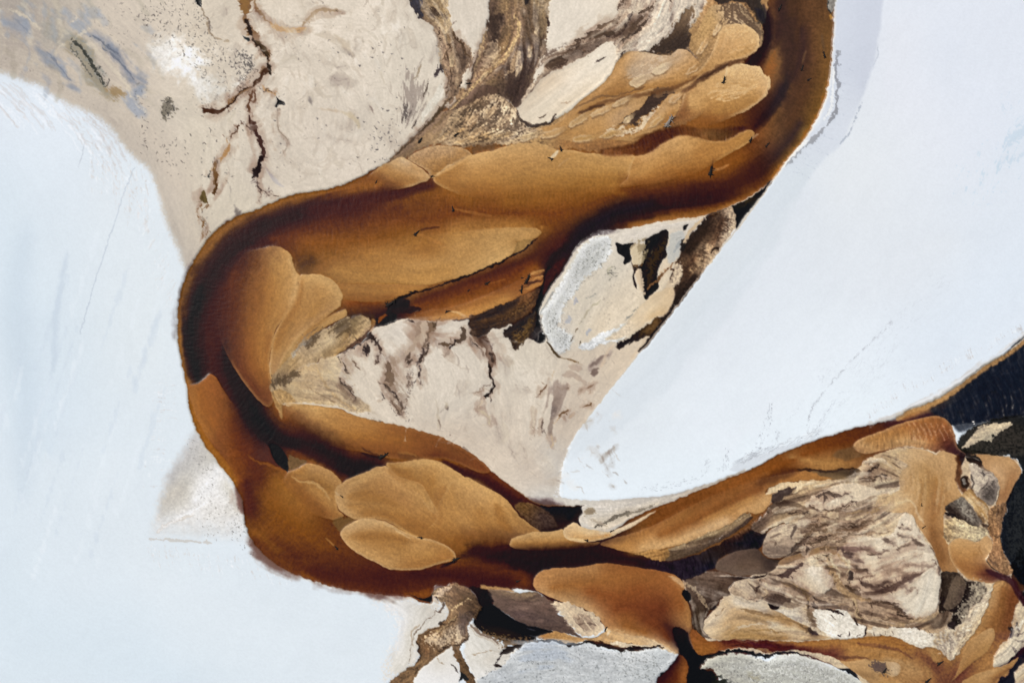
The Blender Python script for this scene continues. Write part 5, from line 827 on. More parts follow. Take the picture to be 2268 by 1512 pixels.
# ripple marks and dotted seams on the white flat above the right reach
rsx = np.random.RandomState(77)
def seam(flat, col, n, w, sp, L=7, a=.7, dash=.5):
    p = smooth_pts(pr(flat), False, 12); 
    for k in range(n):
        t = rsx.rand() * (len(p) - 1); i = int(t); q = p[i] + (p[min(i + 1, len(p) - 1)] - p[i]) * (t - i); d = p[min(i + 1, len(p) - 1)] - p[i]; d = d / (math.hypot(*d) + 1e-6)
        o = rsx.normal(0, sp); l = rsx.uniform(.3, 1) * L; q = q + np.array([-d[1], d[0]]) * o
        line([q[0], q[1], q[0] + d[0] * l, q[1] + d[1] * l], col, w=rsx.uniform(.9, 1.2) * w + .9, soft=1.6, a=min(1, a * 1.3) * rsx.uniform(.6, 1))
seam([1975,710,1930,755,1905,778,1870,815,1840,850,1815,880,1798,905,1790,925,1788,950,1793,965], '8f9097', 190, 2.0, 1.6)
seam([2100,610,2010,690,1975,730,1920,800,1890,840], 'b9bdc5', 120, 1.5, 14, 14, .6)
seam([1985,760,1950,810,1900,870,1850,900,1800,960], 'b4b8c0', 110, 1.5, 10, 14, .6); seam([1850,885,1820,930,1796,965], '9da0a8', 50, 1.6, 2, 9)
seam([2020,780,1950,850,1870,930], 'c3c7cf', 80, 1.4, 18, 16, .5)
seam([1850,800,1830,830,1815,845], 'a9adb5', 40, 1.6, 6, 5, .6); seam([1710,890,1702,920,1698,945,1690,960,1685,985], '878b93', 60, 2.6, 4, 5); seam([1725,950,1722,970,1710,990], '9a9da4', 30, 2.2, 4, 5); seam([1780,880,1765,905,1745,930], 'b4b8bf', 25, 2, 5, 5)
seam([1612,992,1610,1010,1606,1030,1590,1040], '8b8f97', 40, 2.6, 4, 6); seam([1572,1018,1562,1030,1560,1045,1540,1058,1510,1068,1480,1075,1415,1085], '9599a0', 90, 1.8, 4, 8); seam([1685,985,1670,1000,1650,1015], '8b8f97', 36, 2.5, 4, 7)
fill([1620,1040,1650,1018,1690,1000,1735,985,1790,968,1800,972,1770,984,1720,1005,1670,1033,1640,1042], col='d3d8de', soft=8, rough=.5, nz='long', a=.8, med=2)
for k in range(130):
    rs = np.random.RandomState(2500 + k); t = rs.rand(); x = 1615 + 190 * t; y = 1038 - 68 * t - rs.uniform(0, 14)
    line([x, y, x + 10, y - 8, x + rs.uniform(12, 28), y - 10 - rs.uniform(0, 8)], 'a9adb4' if k % 3 else 'f0f3f6', w=1.5, soft=1.4, a=.55)
for k in range(150):
    rs = np.random.RandomState(2800 + k); t = rs.rand(); x = 1925 + 340 * t; y = 930 - 190 * t - 6 * math.sin(3.1 * t) - 4
    L = rs.uniform(8, 24); line([x, y, x - L * .35, y - L], 'c3bfbe' if k % 2 else 'eef2f6', w=rs.uniform(1.5, 4), soft=2, rough=.4, a=.55)
line([1925,938,1960,928,1995,915,2015,898,2045,890,2080,875,2115,852,2150,826,2200,790,2240,762,2290,722], 'cfc8c2', w=12, taper=False, soft=8, rag=2, rough=.3, nz='long', a=.8); line([2000,912,2020,896,2060,880,2110,850,2150,825,2200,788,2268,738], 'eceef0', w=4, taper=False, soft=3, rag=1, rough=.3, nz='long', a=.8)
line([1990,926,2010,914,2030,905,2060,896,2090,880,2120,861,2150,838,2180,816,2215,795,2245,776,2300,730], 'b98f5c', w=11, taper=False, soft=5, rag=1.5, a=.85, name='river', hset=0); line([1985,918,2010,906,2050,893,2095,870,2140,838,2180,808,2215,788,2250,765,2300,722], 'd9cfc2', w=3.5, taper=False, soft=2, rag=1, rough=.3, a=.8)
# ================================================================ south: islands, brown tangle, black pools
flow(1480,1270,1520,1340,1525,1400,1510,1470); flow(1230,1270,1350,1300,1450,1370,1500,1430)
bar('b19','very large brown sandbar at the bottom centre, darkening towards the bottom',
 [1180,1291,1182,1282,1188,1273,1195,1266,1204,1262,1231,1257,1270,1256,1297,1253,1318,1248,1344,1246,1370,1249,1389,1252,1442,1260,1475,1266,1495,1273,1506,1281,1512,1288,1516,1297,1514,1312,1520,1325,1524,1337,1528,1350,1530,1363,1531,1378,1531,1391,1527,1400,1535,1420,1560,1430,1520,1450,1502,1447,1470,1430,1420,1420,1380,1416,1345,1406,1340,1395,1335,1380,1318,1362,1290,1345,1262,1338,1230,1326,1204,1315,1186,1304], S=[('b98855-b58450',1188,1290,1215,1275,1260,1265,1320,1258), ('a5713c-a06a36-955f30',1220,1300,1300,1290,1380,1275,1450,1278), ('c09260-c29a6a-cda878',1195,1305,1230,1322,1280,1342,1325,1368), ('94592c-8a5028-8d5329',1300,1310,1380,1320,1420,1300), ('834a26-7d4525-6f3c22',1360,1350,1420,1340,1470,1350), ('9a6233-8f582c',1475,1285,1500,1310,1510,1345), ('a87442',1490,1278,1512,1300), ('a06c3a-a87a48',1515,1320,1524,1350,1526,1385), ('5a301f-3f2220-2a1c20',1470,1380,1490,1400,1500,1425), ('c79c6a-d0aa7c',1350,1395,1400,1408,1450,1420,1490,1440), ('95602f',1380,1385,1430,1400), ('7a4424-6a3a20',1420,1370,1460,1390,1480,1415)], rip=.03, rise=.3)
fill([1480,1275,1500,1278,1514,1292,1518,1302,1510,1300,1500,1290], col='c9a478', soft=4, a=.7)
# G1 leaf
fill([1080,1305,1095,1306,1115,1308,1150,1310,1183,1308,1204,1320,1226,1333,1242,1345,1238,1352,1234,1358,1240,1362,1249,1366,1263,1382,1275,1400,1290,1408,1270,1406,1220,1396,1167,1384,1136,1369,1115,1355,1096,1340,1088,1321], soft=2.5, rag=1.5, name='dark_shoal', hset=.4, lic=.05, gr=.04, bmp=1.2, S=[('8a735a-96805f',1090,1308,1150,1312,1180,1315), ('6d594b-70594a',1105,1325,1160,1335,1210,1345), ('66524a-5a493f',1140,1355,1190,1370,1240,1375), ('6f5a4c-75604f',1150,1345,1200,1335), ('5f4c40',1200,1388,1250,1395)])
veins([('4d3d33',3,1110,1320,1150,1330,1190,1318,1200,1310), ('8a7260',4,1120,1345,1160,1345,1200,1330), ('54443a',3,1150,1370,1180,1360,1200,1352), ('4a3a30',3,1090,1310,1120,1322,1140,1318), ('54433a',2.5,1150,1320,1170,1330,1195,1328), ('806a58',4,1190,1375,1215,1368,1240,1378)], rough=.5, nz='long', soft=3, a=.6, bmp=1)
# T1 toothed pale slope
fill([1226,1332,1245,1333,1263,1336,1282,1342,1300,1350,1315,1360,1328,1372,1334,1385,1332,1396,1320,1404,1305,1408,1292,1405,1280,1400,1271,1396,1276,1390,1262,1384,1266,1378,1252,1370,1258,1364,1240,1359,1250,1353,1232,1346,1240,1340,1224,1338], soft=2, rag=3, rough=.25, name='mud_flat', hset=.6, lic=.05, gr=.05, bmp=2, S=[('d8c0a4-d2bba0',1240,1336,1280,1360,1310,1390), ('c9b298-bda68c',1260,1362,1290,1385), ('e0c9ad',1300,1352,1330,1380)])
fill([1262,1370,1290,1352,1318,1366,1330,1385,1300,1402,1280,1396], col='7a6552', soft=26, rough=1.3, nz='fine', rag=1, a=.5); veins([('5f4e40',2.5,1275,1385,1290,1378,1305,1380,1320,1385), ('6a5745',2.5,1268,1375,1285,1368), ('4a3c30',3,1270,1400,1280,1408,1292,1410)], rough=.5, a=.7)
for k in range(22):
    rs = np.random.RandomState(3100 + k); t = k / 21; x = 1226 + 50 * t; y = 1335 + 62 * t; line([x + 18, y + 4, x + 6, y + 2, x - rs.uniform(2, 9), y + 1], 'dbc5aa', w=4.5, w2=1, taper=False, soft=1.6, a=.9)
# tan strip above island 2
fill([1189,1411,1205,1402,1226,1397,1245,1400,1263,1406,1290,1411,1310,1411,1325,1408,1340,1395,1345,1388,1350,1395,1370,1400,1400,1405,1440,1412,1490,1440,1500,1449,1450,1432,1400,1432,1366,1430,1326,1420,1300,1416,1263,1424,1234,1417,1210,1414], soft=2.5, rag=1.2, name='sand_shoal', hset=.3, lic=.05, gr=.03, S=[('b88a52-be925a-c29a68',1195,1409,1250,1410,1300,1414), ('c79f6e-d0ae84',1335,1405,1380,1412,1430,1425), ('a8733c',1190,1412,1210,1408), ('d8bd9c-dcc4a6',1440,1425,1490,1443)])
veins([('e0c8a8',4,1345,1410,1350,1395,1340,1392), ('3c2c1e',3,1325,1418,1345,1425,1370,1428,1400,1424), ('e0cdb4',9,1350,1420,1380,1428,1410,1430,1440,1428), ('1f1a18',6,1150,1424,1175,1420,1200,1417,1234,1418,1263,1427,1300,1420,1330,1428,1366,1436,1406,1435,1450,1430,1470,1432), ('2a221c',7,1330,1425,1350,1432,1380,1440,1372,1446,1362,1450), ('2c2118',6,1400,1430,1430,1434,1460,1432), ('c09a6a',4,1346,1393,1365,1395,1384,1393)], rough=.4, rag=1.8, a=.95)
# black pool BP1
fill([1067,1337,1080,1332,1093,1337,1104,1346,1115,1355,1136,1369,1167,1383,1200,1391,1226,1398,1208,1402,1189,1411,1187,1416,1175,1421,1160,1422,1140,1424,1118,1420,1098,1412,1088,1407,1067,1398,1056,1388,1048,1376,1052,1365,1059,1355,1062,1345], soft=2.5, rag=1, name='pool', info=dict(kind='structure'), hset=.0, wet=1, S=[('14161c-15161c',1080,1350,1120,1380,1160,1395), ('1a191b',1160,1410,1200,1400), ('3a3022',1100,1405,1130,1418)])
fill([1060,1392,1090,1405,1120,1412,1150,1415,1180,1418,1160,1426,1130,1432,1115,1432,1100,1420,1075,1406], col='7a6244', soft=9, rough=.8, rag=1.5, nz='grain', a=.85); veins([('8d7a68',5,1040,1378,1055,1395,1070,1405,1088,1412,1105,1425), ('c9bcae',4,1038,1384,1052,1400,1068,1410,1088,1418,1102,1430)], soft=2.5, rough=.2)
fill([1112,1437,1130,1430,1150,1424,1163,1424,1155,1432,1143,1438,1128,1445,1112,1450,1104,1448], col='2c231b', soft=2.5, rag=2, rough=.3, name='pool', hset=.2); veins([('241c17',4,1110,1448,1102,1460,1095,1470), ('2a221c',5,1090,1472,1100,1471,1114,1473), ('b7a48e',3,1105,1440,1085,1440,1060,1446,1045,1448), ('7a6a5a',2,1075,1438,1090,1437)], rough=.3)
# brown tangle
fill([955,1318,958,1310,962,1304,975,1299,988,1295,1005,1292,1019,1294,1030,1297,1040,1303,1050,1315,1059,1328,1067,1341,1062,1354,1056,1363,1046,1370,1040,1377,1036,1392,1033,1411,1026,1421,1019,1429,1022,1440,1025,1452,1029,1463,1035,1472,1042,1487,1050,1503,1054,1540,1038,1540,1030,1508,1021,1500,1018,1480,1012,1465,1006,1455,1003,1440,1000,1431,982,1443,956,1461,940,1473,929,1483,924,1497,915,1512,905,1540,850,1540,863,1508,880,1495,898,1482,915,1470,927,1461,931,1448,926,1435,923,1422,926,1413,930,1405,940,1397,950,1392,962,1388,975,1381,985,1372,992,1362,993,1350,990,1340,985,1335,977,1333,972,1326,966,1322], soft=2.5, rag=2, name='brown_shoal', info=dict(kind='structure'), hset=.5, lic=.1, gr=.08, bmp=2, S=[
 ('93795e-8a6e52-7f6549',985,1305,1010,1320,1030,1340), ('a08464-8a6c4a',1000,1345,1010,1360,990,1380), ('8a6b48-7d5f3e-6d5136',960,1395,940,1420,945,1445), ('8f7350-846848',940,1465,910,1485,880,1500), ('b8a083-b09878',1000,1395,990,1410), ('8a7460-6f5c4a',1030,1370,1022,1400), ('6d5438-5f492f',1010,1445,1022,1475,1035,1495), ('5a4530',1055,1330,1050,1360), ('a58c6c',965,1310,975,1318)])
fill([940,1415,950,1405,965,1405,975,1412,985,1400,995,1395,1005,1400,998,1415,990,1425,975,1432,960,1430,945,1425], col='cdb598', soft=8, rough=.9, rag=2, nz='grain', a=.8); fill([1010,1390,1020,1380,1030,1385,1028,1405,1018,1420,1008,1415], col='cbb69c', soft=6, rough=.7, a=.7)
fill([1022,1362,1040,1358,1045,1370,1035,1380,1028,1400,1022,1390], col='55463c', soft=8, rough=.7, a=.8); fill([965,1310,985,1300,1000,1302,985,1312,975,1322,962,1318], col='cdb39a', soft=5, rough=.5, a=.8); fill([957,1316,966,1320,972,1328,974,1336,967,1334,960,1330,956,1324], col='cbbcae', soft=3, a=.95); line([960,1319,968,1322,972,1330], '3a2d25', w=3)
fill([1008,1310,1035,1312,1050,1335,1040,1350,1020,1350,1000,1335], col='5d4833', soft=26, rough=1.3, nz='stip', a=.5)
veins([('4d3a26',4,985,1380,970,1388,958,1395,945,1400,932,1408), ('3f2f20',5,924,1418,930,1440,933,1455,925,1466), ('b0966f',5,1005,1365,990,1385,975,1395,960,1400), ('4a3826',4,1015,1360,1000,1378,985,1392), ('3c2d20',4,1000,1425,985,1435,970,1440), ('3c2e20',5,1035,1400,1032,1412,1020,1425,1005,1430), ('2f241a',6,985,1372,975,1380,985,1384), ('57432c',4,960,1430,975,1442,960,1452), ('4a3926',5,905,1480,925,1478,920,1495), ('6a5338',4,1010,1330,1030,1325,1050,1328), ('c9ad84',3,1000,1350,1020,1335,1045,1325), ('3a2e24',4,1053,1360,1040,1352,1028,1358)], rough=.5, rag=2.5, a=.8)
fill([1022,1484,1030,1488,1038,1500,1034,1506,1026,1502,1020,1506,1018,1496], col='16181a', soft=2.5, rag=2, rough=.3); veins([('2d241c',3,1000,1468,1008,1478,1016,1488), ('b5a38e',2,968,1455,975,1464,985,1468)], rough=.3)
fill([900,1315,920,1320,940,1324,954,1318,962,1305,956,1320,956,1333,940,1329,920,1322], col='1b1c20', soft=2, rag=.8, name='pool', hset=0, wet=1); fill([1038,1300,1060,1300,1080,1306,1095,1330,1085,1336,1068,1342,1058,1326,1048,1310], S=[('2c1c18-1d1818',1055,1305,1080,1330)], soft=5, rag=2, name='river', hset=0); 
fill([1065,1303,1090,1305,1120,1307,1140,1309,1125,1302,1090,1298,1066,1294], S=[('c29a66',1070,1298,1125,1304)], soft=4, rag=1, a=.9, name='sand_shoal', hset=.2)
# island 2 and 3 (white crust)
ISL = dict(soft=3, rag=2.2, rough=.15, nz='grain', gr=.05, lic=.03, hset=.9, bmp=1.6)
fill([1162,1427,1175,1423,1194,1421,1215,1420,1234,1424,1250,1428,1263,1432,1285,1425,1300,1423,1315,1428,1326,1434,1345,1440,1366,1442,1390,1440,1406,1440,1450,1434,1469,1436,1485,1442,1502,1450,1492,1463,1479,1478,1470,1487,1463,1495,1452,1512,1440,1700,1050,1700,1056,1512,1062,1500,1085,1485,1105,1478,1120,1465,1130,1450,1142,1443], name='island_b', info=dict(base='island', label='grey white crusted island at the bottom centre, under the very large brown sandbar', cat='island', group='pale mud islands among the channels'), S=[
 ('c9ccd0-d3d5d6-cfd1d2',1180,1440,1250,1445,1330,1450), ('dfe1e1-d9dbdb',1150,1470,1220,1480,1300,1490), ('e0e1e0',1380,1460,1440,1455), ('c3c6c9-cdd0d2',1100,1490,1150,1512), ('d0d3d3',1420,1490,1470,1450), ('d5d7d7',1340,1512,1400,1500)], **ISL)
flow(1162,1440,1250,1430,1350,1445); flow(1100,1500,1250,1460,1400,1470); flow(1150,1512,1300,1480,1450,1500)
fill([1162,1430,1230,1425,1290,1430,1360,1445,1480,1440,1470,1490,1440,1540,1060,1540,1080,1490,1130,1460], col='7f8283', soft=60, rough=1.4, nz='stip', rag=1, a=.32)
fill([1160,1440,1200,1428,1270,1438,1240,1460,1190,1470], col='a9b2bf', soft=26, rough=.6, nz='long', a=.5)
specks([1160,1430,1480,1445,1450,1540,1070,1540], 420, '55585a', seed=51, size=(.9,2), a=.75); specks([1330,1440,1440,1440,1450,1500,1380,1490], 160, '6a6b66', seed=52, size=(.9,1.8))
fill([1546,1478,1553,1473,1560,1466,1572,1458,1590,1451,1612,1446,1635,1446,1651,1448,1668,1452,1680,1456,1692,1461,1704,1460,1722,1452,1744,1447,1765,1448,1784,1451,1803,1458,1823,1466,1845,1476,1863,1485,1885,1495,1903,1504,1925,1525,1960,1700,1600,1700,1600,1530,1590,1498,1580,1482,1565,1478], name='island_c', info=dict(base='island', label='rough white crusted island at the bottom right, rimmed by black water', cat='island', group='pale mud islands among the channels'), S=[
 ('cdc8bc-d8d5cc',1560,1472,1610,1455,1650,1458), ('dcdad3-e0ded8-d9d7d1',1620,1475,1700,1480,1780,1475,1850,1495), ('d0ccc0',1600,1490,1640,1512), ('e0dfda',1750,1465,1820,1480)], **ISL)
fill([1560,1475,1600,1452,1650,1450,1700,1465,1760,1450,1820,1466,1890,1500,1900,1560,1600,1560,1590,1495], col='6f6d64', soft=50, rough=1.5, nz='grain', rag=1, a=.42)
fill([1590,1500,1620,1505,1640,1530,1600,1560,1590,1530], col='2c2d29', soft=12, rough=.8, a=.85); fill([1655,1485,1680,1490,1690,1505,1670,1512,1655,1505], col='9a9378', soft=16, rough=.9, a=.6); specks([1560,1470,1660,1450,1850,1490,1900,1530,1610,1530], 300, '50504a', seed=53, size=(.9,1.9), a=.7)
fill([2247,1492,2252,1482,2260,1472,2268,1464,2300,1450,2330,1560,2260,1530,2250,1512], name='island_d', info=dict(base='island', label='corner of a pale crusted island cut off by the bottom right edge of the frame', cat='island', group='pale mud islands among the channels'), S=[('c6c5c0-bdbdb9',2258,1490,2268,1480)], **ISL)
# black water round the islands
fill([1490,1388,1508,1390,1524,1400,1528,1420,1540,1440,1560,1450,1590,1445,1620,1436,1655,1436,1660,1444,1640,1443,1612,1443,1590,1448,1572,1454,1556,1466,1546,1476,1560,1481,1578,1486,1586,1500,1600,1560,1600,1700,1440,1700,1455,1510,1480,1480,1504,1450,1500,1430,1492,1410], soft=4, rag=1.5, name='pool', wet=1, hset=-.05, S=[('241a20-1a181e-17181d',1500,1400,1515,1440,1545,1480), ('17181c-1c1e1c',1560,1490,1580,1530), ('1c1c1e',1580,1446,1640,1440), ('17171c',1540,1512,1540,1600)])
fill([1453,1514,1462,1497,1475,1484,1490,1465,1503,1449,1512,1452,1520,1460,1525,1475,1524,1490,1520,1512,1515,1700,1440,1700], soft=3, rag=1, name='river', hset=0, S=[('2e1d22-3a2122-3d2322',1500,1455,1480,1485,1462,1510), ('8a5530-9a6233-8f5a30',1518,1470,1518,1490,1512,1512), ('6a3d26',1500,1490,1495,1512)])
fill([1600,1500,1590,1500,1580,1505,1590,1540,1620,1560,1612,1520], col='22241f', soft=10, rough=.6)
veins([('17181b',12,1600,1442,1650,1437,1672,1446,1690,1452), ('15161a',11,1690,1452,1710,1448,1740,1440,1765,1442,1790,1446), ('15161a',12,1784,1446,1820,1454,1845,1464,1865,1476,1890,1490,1915,1505,1940,1530), ('1a1a1c',5,1553,1468,1575,1452,1600,1446)], rough=.35, rag=2, name='pool', hset=0)
# ================================================================ southeast delta
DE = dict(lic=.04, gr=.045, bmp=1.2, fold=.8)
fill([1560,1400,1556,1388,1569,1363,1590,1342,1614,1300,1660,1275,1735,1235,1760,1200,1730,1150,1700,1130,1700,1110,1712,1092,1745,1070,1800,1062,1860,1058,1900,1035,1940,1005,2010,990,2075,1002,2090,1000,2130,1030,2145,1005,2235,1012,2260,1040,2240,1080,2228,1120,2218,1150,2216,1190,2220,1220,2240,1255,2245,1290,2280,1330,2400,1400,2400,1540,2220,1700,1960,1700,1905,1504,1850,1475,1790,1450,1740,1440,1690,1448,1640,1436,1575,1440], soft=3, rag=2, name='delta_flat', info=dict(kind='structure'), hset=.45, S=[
 ('cdb497-d5bd9f',1720,1130,1800,1140,1880,1160), ('c0a27c-c9ab85',1720,1100,1790,1085), ('dac3a8-d6bea2',1900,1120,1980,1150), ('cbb08d-c5aa88',1830,1180,1900,1190,1960,1170), ('dcc6ad',1940,1080,1990,1090), ('d2bb9f-cbb294',1780,1210,1840,1200), ('c9b193-d0b99d',1700,1300,1760,1300,1800,1330), ('d8c4ac-d5c0a7',1650,1340,1720,1360,1790,1390), ('ccb496-c4aa89',1850,1270,1870,1310,1930,1340), ('c8af90-bfa17c',1950,1360,2010,1380,2060,1380), ('cdb08a-d0b58f',1940,1010,2000,1010), ('d6c3ad-d2bea6',2100,1420,2150,1360), ('cbb08f',1920,1050,1960,1040)], **DE)
flow(1500,1250,1600,1220,1700,1160,1800,1120,1900,1090,2000,1060); flow(1560,1390,1620,1370,1700,1390,1800,1400); flow(1700,1280,1760,1310,1820,1340,1900,1330,1980,1350); flow(1860,1220,1950,1250,2050,1230); flow(1870,1290,1960,1290,2060,1250); flow(1780,1180,1860,1170,1960,1130)
flow(2040,1000,2060,1080,2070,1180,2100,1260); flow(2220,1120,2200,1180,2220,1260); flow(2220,1290,2200,1380,2150,1460,2100,1510); flow(1540,1430,1700,1410,1900,1430,2050,1470,2100,1512); flow(1720,1260,1800,1240,1850,1230)
# random swirl texture: streaky light and dark ribs along the flow
fill([1700,1110,1800,1070,1900,1050,1960,1090,1990,1120,1960,1150,1900,1180,1850,1220,1800,1230,1760,1240,1760,1180,1730,1150], col='5c4a38', soft=60, rough=1.25, nz='long', rag=2, a=.45)
fill([1620,1300,1700,1280,1780,1320,1860,1320,1950,1340,2060,1370,2050,1400,1900,1390,1800,1390,1700,1340,1640,1330], col='5f4c3a', soft=60, rough=1.2, nz='long', rag=2, a=.5)
# right reach: long sandbar and its fringes
bar('b28','long orange brown sandbar above the right hand delta, comb toothed lower edge',
 [1400,1224,1352,1212,1330,1205,1345,1195,1400,1180,1453,1160,1530,1120,1600,1088,1680,1062,1760,1045,1830,1042,1890,1040,1885,1052,1850,1060,1790,1062,1744,1068,1704,1079,1694,1093,1709,1092,1711,1100,1707,1110,1700,1122,1690,1132,1676,1137,1665,1136,1655,1132,1648,1140,1630,1152,1612,1162,1590,1172,1562,1184,1530,1198,1506,1205,1471,1213,1430,1220], S=[('b07f46-a87440-9a6a36',1380,1200,1450,1170,1520,1135), ('94602f-8a5629-80502a',1460,1185,1540,1150,1620,1110,1690,1080), ('c79c66-cca370-d0aa7c',1420,1212,1490,1198,1550,1175,1610,1152), ('c29560-c59c68',1640,1130,1680,1120,1700,1100), ('b5834a-b0824c',1560,1150,1620,1125,1670,1100), ('9c6a38-a5743f',1700,1070,1760,1055,1820,1052), ('aa7c48-8a6840',1830,1048,1880,1048)], fade=(1560,1140,1540,1090), rip=.03)
fill([1506,1206,1535,1196,1562,1183,1590,1172,1615,1160,1635,1146,1650,1136,1664,1137,1662,1146,1640,1162,1615,1180,1580,1198,1540,1210,1500,1222,1480,1226,1475,1216], soft=3, rag=1.5, name='delta_flat', S=[('b39a76-a88f6a-8f7859',1500,1210,1560,1190,1610,1165,1655,1140), ('7a6650-6a5744',1510,1218,1570,1200,1620,1175)], **DE)
for k in range(44):
    t = k / 43; x = 1500 + 160 * t; y = 1206 - 72 * t ** 1.15; rs = np.random.RandomState(3300 + k)
    line([x, y, x - 3 - 5 * t, y + 14 + rs.uniform(-5, 3)], 'd3b890' if k % 2 else '8a7355', w=2.6, soft=1.8, rough=.3, a=.7)
fill([1477,1219,1510,1216,1545,1208,1580,1197,1612,1180,1640,1160,1660,1143,1668,1143,1660,1155,1640,1170,1612,1188,1585,1203,1558,1216,1532,1228,1506,1236,1478,1242,1468,1236], soft=2.5, rag=1, name='dark_shoal', hset=.2, S=[('65533f-5f4f3f-554539',1490,1230,1540,1215,1600,1190), ('4d3f34',1620,1178,1655,1150)], lic=.05, gr=.05, bmp=1)
fill([1400,1226,1430,1220,1450,1215,1477,1216,1483,1228,1474,1240,1466,1244,1450,1240,1426,1231], soft=2.5, rag=1.5, rough=.2, S=[('b98d55-a87c4a',1420,1227,1470,1225), ('8a6a42',1475,1235,1478,1222)], name='sand_shoal', hset=.25, lic=.08, gr=.06)
fill([1440,1240,1470,1246,1500,1240,1530,1232,1559,1220,1585,1208,1605,1196,1630,1182,1655,1165,1672,1148,1690,1134,1705,1115,1716,1108,1712,1125,1700,1140,1680,1158,1670,1172,1690,1180,1706,1179,1695,1190,1690,1204,1680,1215,1660,1216,1636,1219,1600,1232,1588,1244,1586,1256,1560,1266,1535,1278,1515,1282,1500,1276,1487,1262,1470,1256,1445,1252], soft=2.5, rag=1.2, name='river', hset=0, wet=1, rip=.18, S=[('261c22-262028-28222a',1450,1246,1500,1256,1550,1246), ('2f2827-37302c',1560,1235,1600,1215), ('1d1c23-1c1b22',1630,1202,1670,1200,1690,1185), ('1a1a20',1670,1175,1650,1185), ('6f4d33-7d5838-5a4030',1690,1135,1660,1165,1625,1188), ('33291f-241e22',1585,1218,1630,1208), ('22202a',1560,1257,1584,1252)])
fill([1696,1134,1705,1118,1723,1110,1750,1108,1776,1118,1791,1132,1775,1140,1745,1150,1720,1162,1705,1172,1690,1180,1676,1178,1664,1172,1666,1162,1672,1155,1685,1145], soft=3, rag=2, name='delta_flat', hset=.5, S=[('5d4c3e-6b5848-7a6552',1675,1168,1695,1150,1710,1130), ('4a3c32-57473a',1720,1115,1750,1115), ('9a8468-8a745a',1720,1135,1750,1130,1780,1132), ('b59a78-a88c68',1705,1168,1725,1155,1745,1148)], **DE)
bar('b32','smooth grey brown silt leaf pointing left into the narrow black channel',
 [1585,1258,1586,1248,1592,1240,1606,1231,1622,1223,1638,1218,1655,1215,1668,1214,1680,1216,1688,1228,1704,1236,1725,1240,1722,1250,1712,1262,1704,1266,1685,1270,1665,1272,1638,1275,1625,1272,1612,1268,1595,1264], S=[('6d5b4a-6a5647-5f4c3e',1590,1254,1610,1238,1650,1222), ('63503f-6f5947',1640,1255,1680,1255), ('4f4034-3a3029',1690,1240,1718,1248), ('756250',1630,1268,1680,1266)], rise=.3)
fill([1519,1284,1535,1278,1552,1270,1569,1265,1590,1264,1612,1270,1638,1276,1680,1273,1700,1268,1690,1276,1660,1280,1640,1284,1626,1290,1617,1298,1614,1306,1620,1316,1605,1318,1598,1322,1590,1335,1584,1344,1570,1350,1562,1365,1558,1380,1565,1400,1575,1412,1550,1405,1536,1394,1533,1380,1532,1360,1528,1335,1518,1310], soft=2.5, rag=1.5, name='dark_shoal', hset=.3, S=[('6b5a4b-5f4f42',1530,1290,1560,1300,1590,1310), ('7d6856-715c4b',1575,1275,1600,1285,1615,1290), ('57483c-4a3d32',1545,1320,1570,1335), ('463a2c-3c3226',1545,1350,1548,1375,1555,1395), ('3a302a',1640,1280,1690,1272), ('554638',1595,1300,1610,1315)], **DE)
line([1522,1290,1535,1302,1548,1315,1560,1335,1570,1350], 'a89274', w=7, rough=.9, nz='grain', a=.7); line([1570,1350,1582,1345,1592,1348], '2a221c', w=7, rough=.4)
fill([1511,1306,1517,1304,1524,1307,1529,1315,1532,1323,1530,1330,1526,1333,1519,1330,1514,1324,1509,1315], soft=2, rag=.8, col='15161b', name='pool', hset=.0, wet=1)
line([1512,1285,1518,1296,1519,1304], 'd0b08a', w=7, soft=2.5, a=.8)
bar('b33','smooth dome of pale mud, grey brown below, at the right end of the black channel',
 [1688,1222,1690,1208,1692,1195,1700,1180,1710,1170,1725,1162,1740,1159,1755,1158,1764,1163,1765,1172,1760,1182,1758,1192,1763,1205,1758,1216,1750,1225,1738,1231,1717,1235,1700,1232], S=[('d2bba1-cdb69c-c4ad94',1755,1165,1730,1172,1715,1185), ('b8a38a-a8927a',1705,1190,1720,1205,1740,1200), ('857260-6f5f50',1695,1215,1715,1225,1740,1222), ('cbb49a',1745,1185,1742,1175)], rise=.35, lic=.08, bmp=1.4)
veins([('4c4036',8,1762,1165,1756,1178,1750,1192), ('7a6654',4,1730,1180,1715,1185,1705,1190), ('907a65',3,1740,1195,1720,1198,1700,1200), ('6a5846',3,1710,1190,1718,1200,1715,1210), ('3a3028',8,1752,1220,1765,1210,1775,1202), ('33291f',6,1700,1236,1725,1240,1750,1232,1775,1222)], rough=.4, nz='long', soft=3, a=.75)
bar('b34','slim brown sand tongue pointing left under the pale dome',
 [1722,1247,1728,1240,1745,1232,1765,1227,1785,1222,1800,1216,1815,1210,1832,1208,1846,1212,1854,1222,1846,1228,1838,1222,1825,1220,1805,1226,1780,1234,1755,1242,1735,1249], S=[('8a6b4b-93744f-a58358',1730,1244,1770,1232,1810,1218,1840,1214)], rise=.3)
